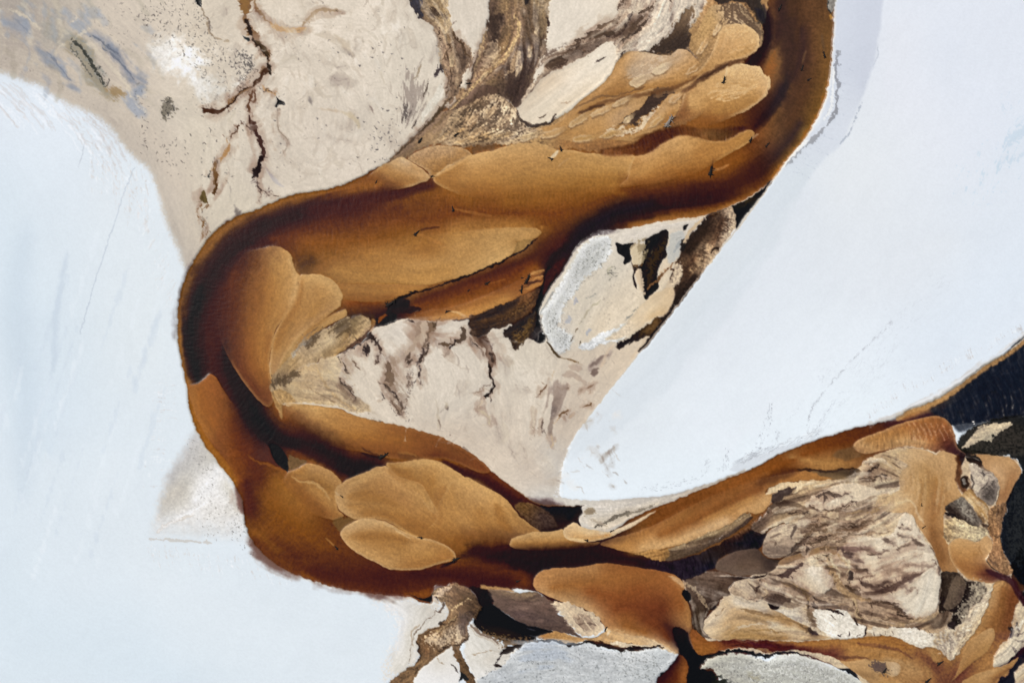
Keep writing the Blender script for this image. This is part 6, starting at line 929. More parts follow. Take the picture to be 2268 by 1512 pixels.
# small lobes and ribs, upper middle
PAL = dict(soft=2.2, rag=1.8, bmp=1.2, lic=.04, gr=.04, h=.12, fold=.3)
fill([1694,1094,1704,1080,1720,1073,1744,1068,1776,1068,1775,1078,1765,1088,1755,1092,1765,1078,1745,1078,1720,1086,1705,1094], col='ddc29f', **PAL)
fill([1709,1098,1717,1088,1730,1083,1741,1079,1752,1080,1765,1077,1758,1086,1752,1090,1740,1100,1728,1108,1712,1112,1710,1104], col='4d4139', rough=.4, **PAL)
fill([1782,1117,1795,1104,1815,1090,1838,1078,1860,1071,1880,1068,1900,1068,1915,1072,1935,1080,1952,1088,1930,1098,1900,1110,1880,1120,1860,1126,1830,1130,1800,1129], S=[('e4cfb8-e8d3bd-e3ccb2',1800,1120,1850,1105,1900,1085), ('dcc5ad',1850,1078,1890,1075), ('c9ae92',1810,1100,1830,1092)], name='delta_flat', hset=.7, soft=3, rag=2, lic=.02, fold=.1)
fveins([('4f4238',8,1805,1100,1818,1096,1832,1092,1850,1092), ('4d4037',7,1822,1095,1827,1105,1826,1112), ('5d4e42',5,1840,1092,1865,1096,1885,1094), ('554536',5,1790,1120,1805,1128,1830,1130,1850,1126), ('4a3c30',5,1850,1126,1870,1118,1890,1110,1903,1108), ('8d785f',5,1780,1112,1795,1100,1810,1092), ('6b5947',6,1845,1132,1870,1125,1895,1118)], rough=.6, rag=2.5, nz='long', a=.8)  # includes a dark shadow streak painted across the pale lobe
# scalloped lobes
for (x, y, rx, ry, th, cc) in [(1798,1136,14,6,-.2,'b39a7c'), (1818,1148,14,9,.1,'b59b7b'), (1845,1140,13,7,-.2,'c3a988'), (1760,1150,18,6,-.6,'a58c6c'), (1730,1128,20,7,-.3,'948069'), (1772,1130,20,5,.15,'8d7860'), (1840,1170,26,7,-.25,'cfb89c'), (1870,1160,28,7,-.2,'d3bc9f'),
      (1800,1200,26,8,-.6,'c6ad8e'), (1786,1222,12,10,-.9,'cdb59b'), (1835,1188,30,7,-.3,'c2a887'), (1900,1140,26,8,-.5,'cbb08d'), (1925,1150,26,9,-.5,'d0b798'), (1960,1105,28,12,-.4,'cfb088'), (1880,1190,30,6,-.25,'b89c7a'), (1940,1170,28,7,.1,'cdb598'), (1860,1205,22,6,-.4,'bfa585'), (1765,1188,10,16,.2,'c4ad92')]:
    n = 14; P = []
    for k in range(n):
        a_ = 6.283 * k / n; rr = 1 + .12 * math.sin(3 * a_ + x) + .08 * math.sin(5 * a_ + y)
        u = rx * rr * math.cos(a_); v = ry * rr * math.sin(a_); P += [x + u * math.cos(th) - v * math.sin(th), y + u * math.sin(th) + v * math.cos(th)]
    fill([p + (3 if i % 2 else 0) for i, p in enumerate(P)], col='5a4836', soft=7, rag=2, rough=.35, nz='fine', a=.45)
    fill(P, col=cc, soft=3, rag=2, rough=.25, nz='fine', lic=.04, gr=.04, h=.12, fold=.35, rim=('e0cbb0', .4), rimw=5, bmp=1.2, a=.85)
fveins([('40342a',5,1745,1140,1760,1132,1785,1128), ('5a4836',7,1770,1165,1790,1158,1815,1162,1835,1158), ('6f5a42',9,1772,1180,1800,1172,1830,1175), ('4f3f30',4,1788,1150,1805,1150,1812,1142), ('4b3d2f',5,1780,1205,1800,1198,1825,1190,1845,1185), ('6b553f',10,1840,1182,1870,1175,1900,1170,1925,1160), ('55432f',5,1850,1195,1880,1185,1910,1180,1935,1178), ('3f342b',4,1800,1192,1815,1186,1840,1183), ('5d4a36',6,1815,1215,1835,1208,1855,1210), ('493b2e',5,1775,1195,1785,1185,1800,1180), ('3c3028',7,1780,1230,1785,1215,1775,1205), ('4b3c2e',4,1862,1165,1890,1160,1895,1166,1870,1172), ('6f5b45',4,1900,1168,1925,1155,1940,1150), ('a08460',5,1870,1140,1900,1132,1940,1128,1950,1120)], rough=.7, rag=3, med=3, nz='fine', a=.75)
# peak of tan mud under bar b29
fill([1880,1062,1892,1050,1905,1040,1920,1028,1935,1015,1950,1008,1965,1012,1980,1018,1990,1035,2000,1032,2010,1040,1995,1060,1985,1080,1960,1085,1930,1080,1905,1072], soft=3, rag=2, name='delta_flat', hset=.7, S=[('c9ab82-cdb08a',1945,1015,1975,1030,1995,1050), ('bca184-a58d70',1905,1055,1930,1045,1950,1050), ('cdb89c-d3bda2',1940,1070,1975,1075)], **DE)
fill([1900,1052,1920,1035,1945,1022,1955,1035,1945,1055,1930,1070,1905,1068], col='5a4838', soft=20, rough=1.2, rag=2, a=.7); fveins([('e2cdb2',5,1925,1030,1940,1018,1955,1016,1965,1025), ('3b3028',6,1920,1045,1935,1036,1948,1028), ('463a2f',4,1930,1062,1950,1052,1965,1050), ('5d4b3a',4,1905,1060,1920,1058,1935,1065), ('8d775c',4,1960,1040,1980,1050,1990,1060)], rough=.6, a=.8)
# large pale lobe L2
fill([1861,1214,1875,1202,1893,1194,1919,1187,1940,1188,1959,1188,1972,1180,1985,1168,1990,1152,1996,1138,2009,1135,2022,1146,2026,1156,2030,1168,2036,1178,2046,1190,2062,1212,2068,1226,2074,1242,2083,1260,2086,1275,2083,1290,2080,1310,2077,1335,2072,1351,2060,1359,2044,1364,2026,1366,2010,1363,1998,1354,1985,1341,1972,1334,1955,1330,1933,1327,1915,1322,1902,1318,1893,1308,1886,1295,1880,1280,1884,1262,1888,1250,1880,1240,1866,1228], soft=2.5, rag=1.8, name='delta_flat', hset=.8, lic=.02, gr=.02, fold=.28, S=[
 ('e0cbb4-e2cfbb-e3cfba',1890,1205,1940,1200,2000,1180,2015,1150), ('e3cfb8-e6d3bf',1930,1230,2000,1225,2050,1215), ('dfc8b0-dcc5ad-e0cab4',1900,1255,1960,1255,2040,1250), ('dccebf-dccfc0',2060,1270,2050,1320,2030,1350), ('d9c0a5',1900,1275,1950,1272,2010,1270), ('d9bea2-dcc4ab',1920,1300,1970,1315), ('ddcdbc',1990,1320,2020,1340), ('c4a994',1868,1215,1885,1225)])
fveins([('3a2d2a',11,1858,1212,1870,1222,1880,1228,1890,1230), ('7a6055',10,1862,1208,1880,1212,1895,1214,1910,1210), ('5d4a40',5,1885,1235,1900,1240,1912,1246), ('8a7060',8,1900,1214,1925,1212,1945,1222), ('4f4034',2.5,1908,1212,1930,1218,1935,1226,1925,1226), ('4a3c32',2.5,1928,1228,1940,1226,1950,1225,1962,1218,1970,1218), ('43352b',6,1888,1250,1900,1258,1915,1262,1930,1268), ('5a4538',5,1890,1262,1915,1268,1935,1272),
 ('3f302a',7,1898,1282,1920,1294,1945,1294,1960,1290,1975,1298), ('4a3932',9,1925,1298,1950,1302,1975,1300,1995,1290,2015,1282,2040,1268), ('46362e',6,1890,1298,1910,1308,1930,1312,1950,1308,1970,1300), ('6a5548',6,1960,1305,1980,1298,2000,1300,2015,1308), ('6d584a',3,1995,1282,2010,1276,2028,1272,2040,1266), ('8d7866',4,2000,1250,2020,1245,2040,1250,2060,1256,2076,1262),
 ('4a3c32',2.5,2060,1238,2068,1248,2076,1258,2081,1270), ('54463a',4,1958,1190,1970,1198,1985,1200), ('4f4236',4,1985,1180,2000,1186,2012,1192,2028,1196,2038,1205), ('5a4b3c',3,1985,1214,2000,1208,2012,1206), ('7d6c59',3,2010,1300,2020,1302,2030,1305), ('a08872',6,1990,1235,1970,1245,1940,1250), ('a88f78',6,2040,1225,2010,1240,1980,1256,1950,1262), ('b39c86',6,2020,1210,1980,1228,1940,1238), ('927a66',5,1935,1262,1970,1262,2000,1270), ('3c3028',3,1990,1160,2005,1168,2018,1170)], rough=.4, rag=2, med=3, nz='long', soft=6, a=.72, bmp=1)
fill([1890,1302,1910,1312,1900,1320,1885,1318,1876,1305], col='3c3128', soft=6, rough=.6, a=.8); line([2084,1268,2083,1290,2080,1320,2077,1345,2070,1356], '8d7f70', w=3, soft=2, a=.9); line([2088,1268,2087,1290,2084,1318,2080,1348], 'a89a88', w=2.5, soft=2, a=.8)
# L3, ribbon and surroundings
fill([1735,1274,1750,1262,1769,1253,1785,1250,1800,1251,1815,1254,1828,1260,1838,1267,1844,1277,1846,1290,1840,1302,1828,1310,1815,1316,1803,1318,1795,1313,1785,1306,1769,1296,1755,1287], soft=3.5, rag=1.5, name='delta_flat', hset=.75, lic=.01, S=[('f0dfce-f0dfcd',1790,1265,1820,1285), ('dac2a8',1760,1272,1780,1292,1805,1312), ('d0b89d',1745,1272,1760,1262)])
fveins([('4a3a34',12,1690,1285,1715,1280,1740,1270,1765,1255,1780,1247), ('3f342c',8,1845,1268,1852,1280,1848,1292), ('b3936c',16,1832,1236,1840,1255,1850,1275,1860,1295,1872,1312,1895,1322,1930,1330), ('d3bc9a',6,1838,1225,1842,1245,1856,1265,1860,1285), ('ae8e66',8,1850,1222,1858,1235,1875,1245,1880,1260), ('38302a',10,1880,1262,1886,1275,1880,1285), ('5c4a38',6,1870,1290,1885,1305,1895,1315), ('33291f',4,1822,1230,1832,1232,1840,1228), ('6a5540',5,1810,1236,1825,1245,1835,1262), ('c9b290',6,1866,1232,1880,1250,1876,1270)], rough=.4, rag=2.5, nz='fine', a=.85)
fill([1618,1296,1626,1289,1638,1285,1650,1283,1658,1290,1668,1305,1675,1318,1668,1326,1655,1328,1640,1321,1625,1316,1616,1308], S=[('d3bea6-c4ad92',1630,1292,1645,1300,1660,1318),('b0997e',1622,1300,1635,1314)], soft=2.5, rag=1.2, name='delta_flat', hset=.7, h=.1)
fill([1690,1290,1700,1278,1720,1275,1750,1288,1775,1300,1790,1312,1785,1322,1760,1318,1740,1325,1715,1330,1700,1320], S=[('c9b199-c2a98e',1705,1290,1740,1300,1770,1312), ('8a7460-6f5c4c',1700,1318,1730,1322), ('b79d7e',1735,1292,1760,1300)], soft=3, rag=2, h=.1, **DE)
fill([1694,1320,1710,1316,1735,1318,1750,1325,1740,1335,1728,1345,1712,1338,1700,1332], col='54453a', soft=4, rough=.5, rag=2, a=.9)
fill([1700,1335,1715,1340,1728,1342,1724,1350,1706,1350], col='2a2420', soft=2, rag=1.5); fveins([('3a2f28',5,1683,1280,1680,1295,1678,1310), ('c3aa88',5,1690,1285,1700,1300,1692,1320), ('4a3d32',4,1660,1326,1680,1330,1690,1325), ('b0936c',7,1735,1292,1760,1298,1785,1312,1795,1325), ('9a7e58',5,1770,1302,1785,1315,1790,1328,1782,1345), ('4d3f33',9,1800,1322,1815,1330,1830,1335,1850,1340), ('c9b39a',5,1800,1320,1825,1318,1845,1322), ('3c312a',6,1796,1330,1805,1345,1818,1350), ('463930',5,1765,1360,1785,1345,1788,1330), ('a48a6b',10,1840,1335,1865,1340,1885,1350)], rough=.5, rag=2.5, nz='fine', a=.8)
fill([1815,1326,1840,1328,1860,1335,1880,1345,1870,1352,1850,1348,1830,1346,1815,1340], col='7a6757', soft=9, rough=.7, rag=2, nz='fine', a=.8)
# brown textured patch right
fill([1895,1328,1920,1332,1950,1334,1972,1338,1990,1350,2000,1362,2020,1370,2060,1362,2072,1358,2090,1352,2104,1350,2110,1365,2100,1380,2080,1390,2050,1385,2020,1388,1985,1392,1955,1392,1935,1390,1915,1380,1900,1366,1890,1345], soft=3, rag=2, name='delta_flat', hset=.5, S=[('bba084-b09478',1910,1345,1950,1350,1980,1362), ('c2a88a-b0946f',1920,1375,1960,1382,2000,1384), ('8a745a-7a664e',1985,1368,2010,1378), ('9c8468-8a745c',2030,1378,2070,1370), ('7f6a55-6a5848',2085,1370,2100,1358)], **DE)
fveins([('4d3f33',7,1935,1332,1960,1335,1985,1342,2000,1355,2012,1366), ('403429',6,1985,1358,2000,1366,2020,1370), ('4f4033',3,1890,1330,1896,1350,1905,1368,1920,1380), ('c9ad85',5,1892,1328,1898,1345,1895,1362,1910,1380,1925,1385), ('5a493a',4,1930,1335,1932,1355,1925,1368), ('3d332b',4,1965,1392,1990,1390,2020,1392,2042,1388), ('bca07a',8,2015,1376,2040,1374,2060,1366,2080,1355), ('6d5a46',5,1945,1372,1975,1370,2000,1374)], rough=.6, nz='fine', rag=2, a=.8)
fill([2044,1380,2060,1370,2080,1368,2100,1362,2095,1380,2080,1390,2070,1398,2060,1390], col='4f4338', soft=14, rough=1.0, a=.7)
# L4, L5, L6 pale
fill([1799,1352,1810,1347,1828,1349,1840,1351,1858,1350,1872,1353,1885,1366,1890,1376,1905,1380,1915,1386,1917,1396,1912,1406,1900,1411,1880,1411,1855,1412,1840,1409,1826,1401,1815,1393,1808,1380,1803,1368], soft=2.5, rag=1.8, name='delta_flat', hset=.75, gr=.03, S=[('ebdfd3-e8dcd0',1820,1365,1860,1385,1900,1398)])
veins([('3a302a',4,1830,1347,1845,1352,1860,1356,1870,1364), ('3c332c',4,1890,1366,1894,1376,1900,1384), ('3c332c',4,1916,1384,1918,1396,1912,1408), ('4a4038',3,1852,1404,1860,1408,1866,1402), ('4a4038',3,1874,1406,1880,1406,1879,1398), ('6d6058',3,1898,1408,1905,1404), ('6d6054',2.5,1840,1360,1850,1370)], rough=.3)
fill([1705,1352,1725,1348,1745,1350,1762,1345,1780,1335,1786,1345,1788,1362,1795,1376,1775,1380,1755,1372,1735,1365,1715,1360], soft=3, rag=2, h=.1, S=[('e4d4c4-e0cfbd',1720,1355,1770,1365), ('c9b093',1780,1345,1786,1360)], lic=.05); fill([1785,1345,1797,1350,1806,1375,1815,1395,1800,1385,1788,1368], col='77634a', soft=6, rough=.8, a=.8)
fill([1920,1398,1935,1388,1960,1390,1985,1389,2010,1389,2035,1392,2052,1398,2067,1402,2070,1415,2066,1432,2050,1436,2030,1430,2000,1417,1975,1408,1945,1405], soft=3, rag=2.2, name='delta_flat', hset=.7, S=[('dccbb8-d5c2ac',1930,1396,1970,1398), ('ebdfd3-eadccd',2000,1402,2050,1420)], lic=.03)
for (x, y) in [(1935,1398),(1947,1402),(1958,1396),(1970,1404),(2057,1394),(2062,1400),(1975,1396)]: line([x, y, x + 3, y + 6, x, y + 10], '5a4c40', w=3, rough=.3, a=.7)
# fan F1
bar('b35','wide pale fan of sand with dark bitten edge, right of the very large sandbar',
 [1556,1391,1557,1382,1560,1374,1566,1366,1577,1355,1590,1343,1597,1333,1601,1325,1610,1319,1620,1316,1628,1322,1640,1328,1655,1334,1672,1333,1688,1326,1696,1330,1702,1345,1720,1352,1745,1365,1770,1378,1792,1388,1810,1402,1835,1411,1800,1416,1770,1417,1717,1417,1680,1416,1638,1416,1600,1417,1580,1413,1568,1407], S=[('d6bfa2-dcc6ac-d2b897',1565,1385,1590,1360,1605,1335), ('e3d2be-dfccb6',1625,1332,1660,1342,1695,1345), ('c7a77f-bd9a6b-b08a5a',1620,1345,1660,1362,1710,1368,1750,1380), ('c2a073-c9a97f',1600,1385,1640,1375,1700,1385), ('ddc8ad-cfb590',1700,1385,1740,1390,1790,1402), ('b9945f-b58c57',1620,1408,1680,1408,1740,1412), ('a98456-7d6244',1770,1388,1800,1398), ('e0ccb0',1710,1380,1725,1384)], lic=.04, bmp=1.2, fold=.25, rise=.4)
flow(1570,1385,1620,1350,1640,1330); flow(1590,1400,1650,1370,1720,1370,1790,1395)
veins([('dcc8ae',5,1610,1410,1640,1390,1680,1380,1715,1382), ('8f7048',6,1640,1345,1670,1355,1710,1362,1750,1372,1780,1388), ('e3d0b6',4,1690,1380,1705,1376,1718,1386), ('6a543a',7,1770,1382,1785,1392,1800,1404,1810,1408), ('a3804f',5,1650,1400,1690,1394,1740,1402), ('3a2e24',5,1555,1392,1558,1402,1568,1410), ('4a3c2e',3,1556,1390,1560,1372,1572,1360), ('c4a67c',4,1625,1370,1600,1395), ('7a6040',3,1612,1335,1600,1350,1580,1370), ('2d251e',9,1790,1390,1800,1398,1812,1406)], rough=.4, rag=2, nz='long', soft=2.5, a=.7)
# lower river
fill([1528,1392,1545,1400,1560,1412,1568,1417,1600,1417,1650,1416,1717,1418,1770,1419,1820,1416,1853,1414,1880,1413,1901,1411,1930,1407,1959,1406,1980,1409,1999,1417,2018,1426,2038,1433,2058,1434,2078,1437,2092,1448,2105,1463,2118,1450,2130,1432,2144,1414,2158,1396,2171,1376,2180,1355,2188,1335,2194,1312,2199,1296,2218,1279,2237,1290,2250,1303,2257,1325,2250,1345,2244,1365,2239,1385,2234,1411,2222,1424,2210,1437,2200,1455,2205,1470,2225,1470,2253,1455,2280,1430,2300,1440,2260,1470,2235,1500,2210,1520,2100,1700,1960,1700,1933,1512,1905,1495,1880,1478,1862,1462,1845,1455,1827,1449,1800,1444,1761,1438,1730,1440,1694,1445,1680,1438,1655,1434,1620,1436,1590,1442,1560,1450,1545,1447,1535,1430], soft=2.5, rag=1.5, name='river', hset=0, wet=.8, lic=.035, gr=.035, S=[
 ('8a5530-96602f-8a5228',1535,1400,1570,1425,1620,1430), ('9a6532',1545,1440,1580,1438), ('6a3d24-64391f-5f3420',1600,1422,1660,1422,1720,1428,1790,1440), ('9c6c38-a5743f-a97a46',1720,1422,1800,1425,1870,1422), ('6f4224-6a4028',1790,1438,1850,1452), ('a5743f-9c6c3a',1900,1420,1960,1418,2010,1432), ('ad804c-a87b48',1880,1438,1950,1445,2000,1455), ('c09a6a-b58c5c',1960,1462,2000,1465,2040,1490), ('8a5f38-7d5432',2030,1445,2060,1460,2080,1480), ('b98e5c-a87c4a',2060,1440,2085,1455), ('9a6e40-835a35-80552f',2105,1470,2090,1500,2100,1530), ('b58a58-b08452',2130,1440,2160,1410,2190,1350), ('c29a6a-b98f5c',2190,1340,2205,1300,2220,1290), ('8f6238-96683c-a87a48',2220,1300,2215,1350,2190,1400,2160,1450), ('74482c-7d5233',2240,1310,2235,1350,2225,1390), ('a87a4a-b08555',2160,1500,2200,1485,2240,1470), ('b58a58',1900,1470,1940,1495,1980,1512), ('8f6238-75492d',2150,1470,2120,1500)])
bar('b36','tan leaf shaped sandbar with rounded tip where the two lower right channels meet',
 [2105,1510,2120,1485,2139,1427,2150,1415,2165,1405,2180,1396,2192,1390,2200,1391,2203,1400,2203,1411,2196,1426,2187,1441,2172,1453,2157,1464,2135,1482,2115,1500], S=[('c29a68-bd925e-b08452',2195,1396,2170,1415,2145,1445,2125,1480), ('b98e58-a87a48',2190,1430,2160,1455,2130,1480)], rise=.3)
bar('b37','pale tan silt lobe in the lower right channel, hollowed and dark at its middle',
 [1860,1462,1875,1464,1895,1462,1920,1458,1945,1462,1970,1464,1990,1468,1995,1480,1990,1492,1975,1498,1960,1490,1945,1495,1960,1505,1985,1508,2000,1512,1985,1525,1940,1518,1905,1496,1880,1478], S=[('c09866-c29c6c',1880,1468,1920,1475,1950,1485), ('a88458',1900,1485,1940,1500), ('cdb08a',1975,1475,1985,1490), ('b58c58',1950,1505,1990,1510)], rise=.25)
fill([1925,1465,1945,1464,1962,1470,1968,1480,1955,1490,1940,1484,1930,1475], col='6a5a46', soft=8, rough=.8, a=.9); veins([('6a4a2c',5,1850,1452,1880,1456,1910,1455,1935,1462), ('c9a678',4,1990,1470,1994,1485,1985,1500), ('b08452',10,1900,1440,1950,1442,1990,1450,2010,1470), ('7a5433',6,1900,1425,1950,1430,1990,1440,2020,1455)], rough=.3, nz='long', soft=4, a=.7)
line([2058,1505,2060,1490,2048,1475], 'b58c5a', w=12, soft=6, a=.5); line([2083,1465,2070,1455,2062,1445], 'c09660', w=14, soft=7, a=.6)
veins([('65392c',9,1650,1420,1680,1426,1720,1430), ('8a6038',4,1620,1412,1650,1420,1690,1418), ('3a2a1e',3,1600,1434,1640,1428,1670,1436), ('a98a60',8,1672,1436,1700,1440,1710,1445)], rough=.5, nz='long', a=.6)
# --- right edge: dark vegetated ground, ring, rocks
fill([2118,985,2130,965,2140,955,2171,938,2200,928,2224,922,2268,920,2500,915,2500,1420,2275,1340,2268,1300,2242,1268,2240,1250,2222,1220,2216,1190,2218,1150,2230,1132,2228,1112,2240,1080,2262,1040,2242,1013,2200,1006,2142,1004,2126,998], soft=5, rag=2, rough=.3, nz='grain', name='scrub_flat', info=dict(kind='structure'), hset=.5, gr=.12, lic=.05, bmp=1.5, S=[('2c2a26-2c2a26-262421',2130,970,2180,950,2240,940), ('252421-201f1e',2160,995,2240,990,2300,980), ('181c22-13171e-14181f',2260,1040,2250,1120,2240,1200,2255,1260), ('151a20',2340,1100,2340,1200)])
fill([2130,985,2180,960,2260,940,2300,1000,2240,1010,2150,1003], col='57503f', soft=40, rough=1.5, nz='grain', rag=1, a=.4); fill([2240,1080,2268,1100,2268,1250,2245,1250,2225,1200], col='33322c', soft=30, rough=1.2, nz='grain', a=.35)
fill([2131,992,2138,982,2148,968,2157,956,2170,944,2184,938,2205,936,2228,936,2244,938,2234,945,2224,952,2212,955,2204,960,2202,968,2197,974,2188,978,2175,972,2165,978,2157,984,2145,988], soft=3, rag=2, rough=.3, name='mud_flat', hset=.7, S=[('d0bca2-c4b196-cdb99c',2140,985,2165,955,2225,940), ('b0a48c',2180,975,2195,965)], lic=.07, gr=.06)
fill([2195,962,2200,960,2203,965,2198,969], col='1f211d', soft=2)
bar('b29','tan sandbar with rounded left tip and rippled end beside the black rippled water',
 [1889,990,1890,983,1896,977,1906,971,1920,965,1933,961,1952,954,1972,946,1992,938,2012,932,2032,927,2052,923,2068,921,2081,922,2092,926,2101,934,2108,945,2112,956,2116,970,2118,982,2122,992,2135,1002,2142,1008,2120,1010,2100,1006,2086,998,2075,1005,2062,1000,2052,996,2036,992,2020,988,2002,988,1985,991,1965,995,1946,999,1930,1003,1914,1004,1904,1001,1895,997], S=[('c29866-bf9460',1897,988,1915,985,1935,992), ('b5854e-ab7843',1920,975,1960,962,2000,955), ('a9733f-9c6638-8f5a34',2000,945,2050,935,2085,935,2100,955), ('b88c58-c39a68-bd9060',1960,985,2010,975,2050,980), ('8a5232-6a3c2a-482a28-3a2428',2095,960,2095,980,2105,995,2130,1004), ('a87040',2040,960,2070,975)], rise=.3, rip=.1, rim=('c9a070',.4))
for k in range(16):
    t = k / 15; x = 2015 + 95 * t; y0 = 930 + 4 * t; line([x - 12, y0 + 4, x, y0 + 22 + 6 * t, x + 6, y0 + 45 - 6 * t], 'c79a78' if k % 2 else '7d4c30', w=2.4, soft=2, rough=.5, a=.45)
line([2052,996,2075,1004,2082,998], 'e3ccb0', w=4, soft=2); line([1985,992,2010,988,2030,990,2052,997], 'e0c6a4', w=3, soft=2, a=.8)
fill([1843,1006,1855,998,1866,994,1880,989,1890,987,1896,996,1905,1002,1914,1005,1905,1012,1893,1016,1878,1018,1862,1016,1850,1014], col='74583a', soft=7, rag=1.5, rough=.2, a=.85)  # dark shade patch painted left of the bar's tip
line([1678,1070,1710,1060,1740,1048,1765,1042], '5a3822', w=20, soft=14, a=.65); line([1765,1041,1795,1040,1823,1043,1850,1043,1870,1039,1889,1035,1902,1040], '3a2b1f', w=7, soft=3.5, a=.95); fill([1800,1044,1840,1046,1870,1042,1890,1036,1905,1041,1900,1050,1888,1058,1878,1066,1860,1062,1840,1058,1815,1052], S=[('6a543a-5a4832-3a3026',1815,1048,1850,1050,1890,1045), ('8a7250',1840,1058,1870,1060)], soft=5, rag=2, a=.9)
# tan trunk
bar('b30','broad tan sand tongue down the right side of the delta, beside a dark stream',
 [2010,1030,1996,1020,1985,1012,1990,1000,2010,992,2030,992,2052,998,2073,1006,2080,1000,2090,998,2104,1003,2118,1009,2121,1029,2120,1048,2118,1066,2122,1082,2131,1098,2118,1106,2106,1114,2098,1124,2092,1135,2089,1148,2089,1162,2090,1176,2092,1190,2096,1200,2102,1209,2101,1220,2103,1232,2110,1246,2118,1258,2121,1266,2105,1270,2088,1266,2080,1250,2073,1232,2068,1218,2062,1206,2052,1192,2042,1178,2034,1166,2027,1154,2022,1142,2015,1136,2007,1133,1991,1135,1975,1134,1959,1133,1952,1127,1948,1119,1955,1108,1967,1098,1980,1090,1993,1082,1992,1070,1991,1056,1996,1042], S=[
 ('cdab7d-c9a679-c6a172',2000,1010,2025,1012,2050,1015), ('c9a577-c5a071',2005,1040,1998,1075), ('bf9764-bd945f-b88e5a',2050,1030,2050,1070,2055,1110), ('c9a170-c29a68',2090,1012,2100,1040,2100,1080), ('ae824c-a8794a-a17343',2075,1060,2075,1110,2065,1150), ('d0ad80-d3b388',1960,1118,1985,1110,2010,1105), ('c29a6a-b98f5f',2020,1125,2032,1150,2050,1180), ('94683c-8a6038-8d6238',2060,1170,2072,1200,2090,1240), ('a5784a',2085,1190,2092,1215), ('b08555',2080,1140,2082,1165)], rise=.35, fade=(2008,1085,1950,1070))
for k in range(22):
    rs = np.random.RandomState(4200 + k); x = 2000 + 100 * rs.rand(); line([x, 1020 + 40 * rs.rand(), x + 4, 1080, x - 6, 1110 + 40 * rs.rand()], 'd3b184' if k % 2 else 'a37a4a', w=6, soft=4, rough=.5, nz='long', a=.22)
line([2119,1008,2124,1035,2121,1058,2128,1076,2140,1090,2148,1102], '5f3e28', w=13, soft=6, a=.9); line([2121,1010,2128,1008,2138,1010], '2e1f1e', w=14, soft=5, a=.9)
line([1948,1120,1990,1112,2015,1108,2025,1118,2035,1140,2045,1160], 'dcc09a', w=5, soft=4, a=.6)
# ring
bar('b31','tan hooked sandbar wrapping the speckled grey islet beside the dark scrub at the right edge',
 [2142,1006,2160,1005,2185,1006,2210,1009,2237,1013,2250,1024,2260,1036,2262,1044,2256,1058,2246,1072,2240,1085,2234,1098,2229,1109,2220,1120,2210,1122,2204,1116,2209,1104,2212,1090,2213,1074,2208,1060,2200,1050,2190,1041,2179,1034,2172,1022,2160,1014], S=[('b58c5e-be9668-c09868',2170,1010,2210,1020,2240,1030), ('b08458-a87c50-9a704a',2245,1050,2232,1075,2222,1100), ('c6a074-bd966a',2200,1035,2218,1055,2220,1080)], rise=.4)
fill([2138,1006,2152,1004,2165,1010,2173,1018,2178,1032,2166,1030,2152,1026,2142,1022], col='2d2823', soft=3, rag=2, rough=.2)
fill([2144,1028,2155,1026,2163,1029,2174,1035,2184,1042,2196,1048,2205,1056,2210,1066,2211,1078,2210,1092,2208,1104,2202,1113,2190,1116,2178,1112,2170,1106,2160,1098,2156,1088,2150,1078,2150,1066,2148,1050,2146,1038], soft=2.5, rag=1.5, name='islet', info=dict(base='island', label='small speckled grey and beige islet inside the tan hook, near the right edge', cat='island', group='pale mud islands among the channels'), hset=.8, gr=.08, lic=.05, bmp=2, S=[('cfbda9-c9b7a4',2158,1040,2170,1060,2185,1070), ('b8a896-9a8c7e',2195,1060,2200,1085), ('7d7266-8d8274',2180,1095,2200,1105,2205,1090), ('c3b29f',2155,1055,2160,1080)])
fill([2175,1078,2190,1062,2205,1060,2210,1080,2205,1105,2190,1112,2170,1100], col='453f38', soft=26, rough=1.3, nz='grain', a=.65); veins([('3c3630',3,2176,1036,2178,1048,2176,1060), ('57504a',3,2165,1045,2178,1050,2190,1046), ('3f3a34',3,2190,1060,2182,1070,2172,1082), ('4a443c',3,2200,1062,2190,1075,2180,1082), ('4a423a',4,2150,1048,2155,1070,2150,1080), ('e0d2c0',3,2146,1028,2160,1028,2176,1037)], rough=.4, a=.8)
fill([2128,1060,2134,1052,2142,1055,2146,1070,2142,1082,2134,1082,2128,1074], col='3a3027', soft=3, rag=1.5); fill([2132,1062,2137,1058,2139,1070,2134,1074], col='8d867a', soft=2, rag=1.5)
fill([2130,1096,2140,1086,2152,1080,2162,1098,2175,1108,2184,1114,2188,1126,2192,1138,2186,1150,2180,1158,2168,1146,2160,1132,2150,1116,2140,1106], soft=3, rag=1.5, name='sand_shoal', hset=.5, S=[('b39060-ab8655',2145,1092,2165,1115,2180,1140), ('c6a577',2150,1105,2165,1128), ('8a6a44',2160,1092,2172,1104)], **DE)
fill([2093,1120,2102,1114,2116,1105,2131,1098,2142,1110,2152,1122,2163,1138,2173,1150,2170,1163,2155,1164,2136,1159,2118,1148,2102,1136,2094,1130], soft=3, rag=1.5, name='dark_shoal', hset=.2, S=[('3c332b-453c33',2100,1125,2115,1135,2140,1150), ('8d8474-75695b',2120,1108,2140,1120,2160,1150)], gr=.12, lic=.06)
fill([2115,1105,2130,1100,2150,1125,2168,1155,2145,1155,2125,1135], col='a39c8c', soft=20, rough=1.2, nz='grain', a=.5); line([2092,1133,2100,1136,2115,1146,2135,1158,2152,1164,2170,1166], '1f1b1a', w=7, soft=2.5, rough=.3)
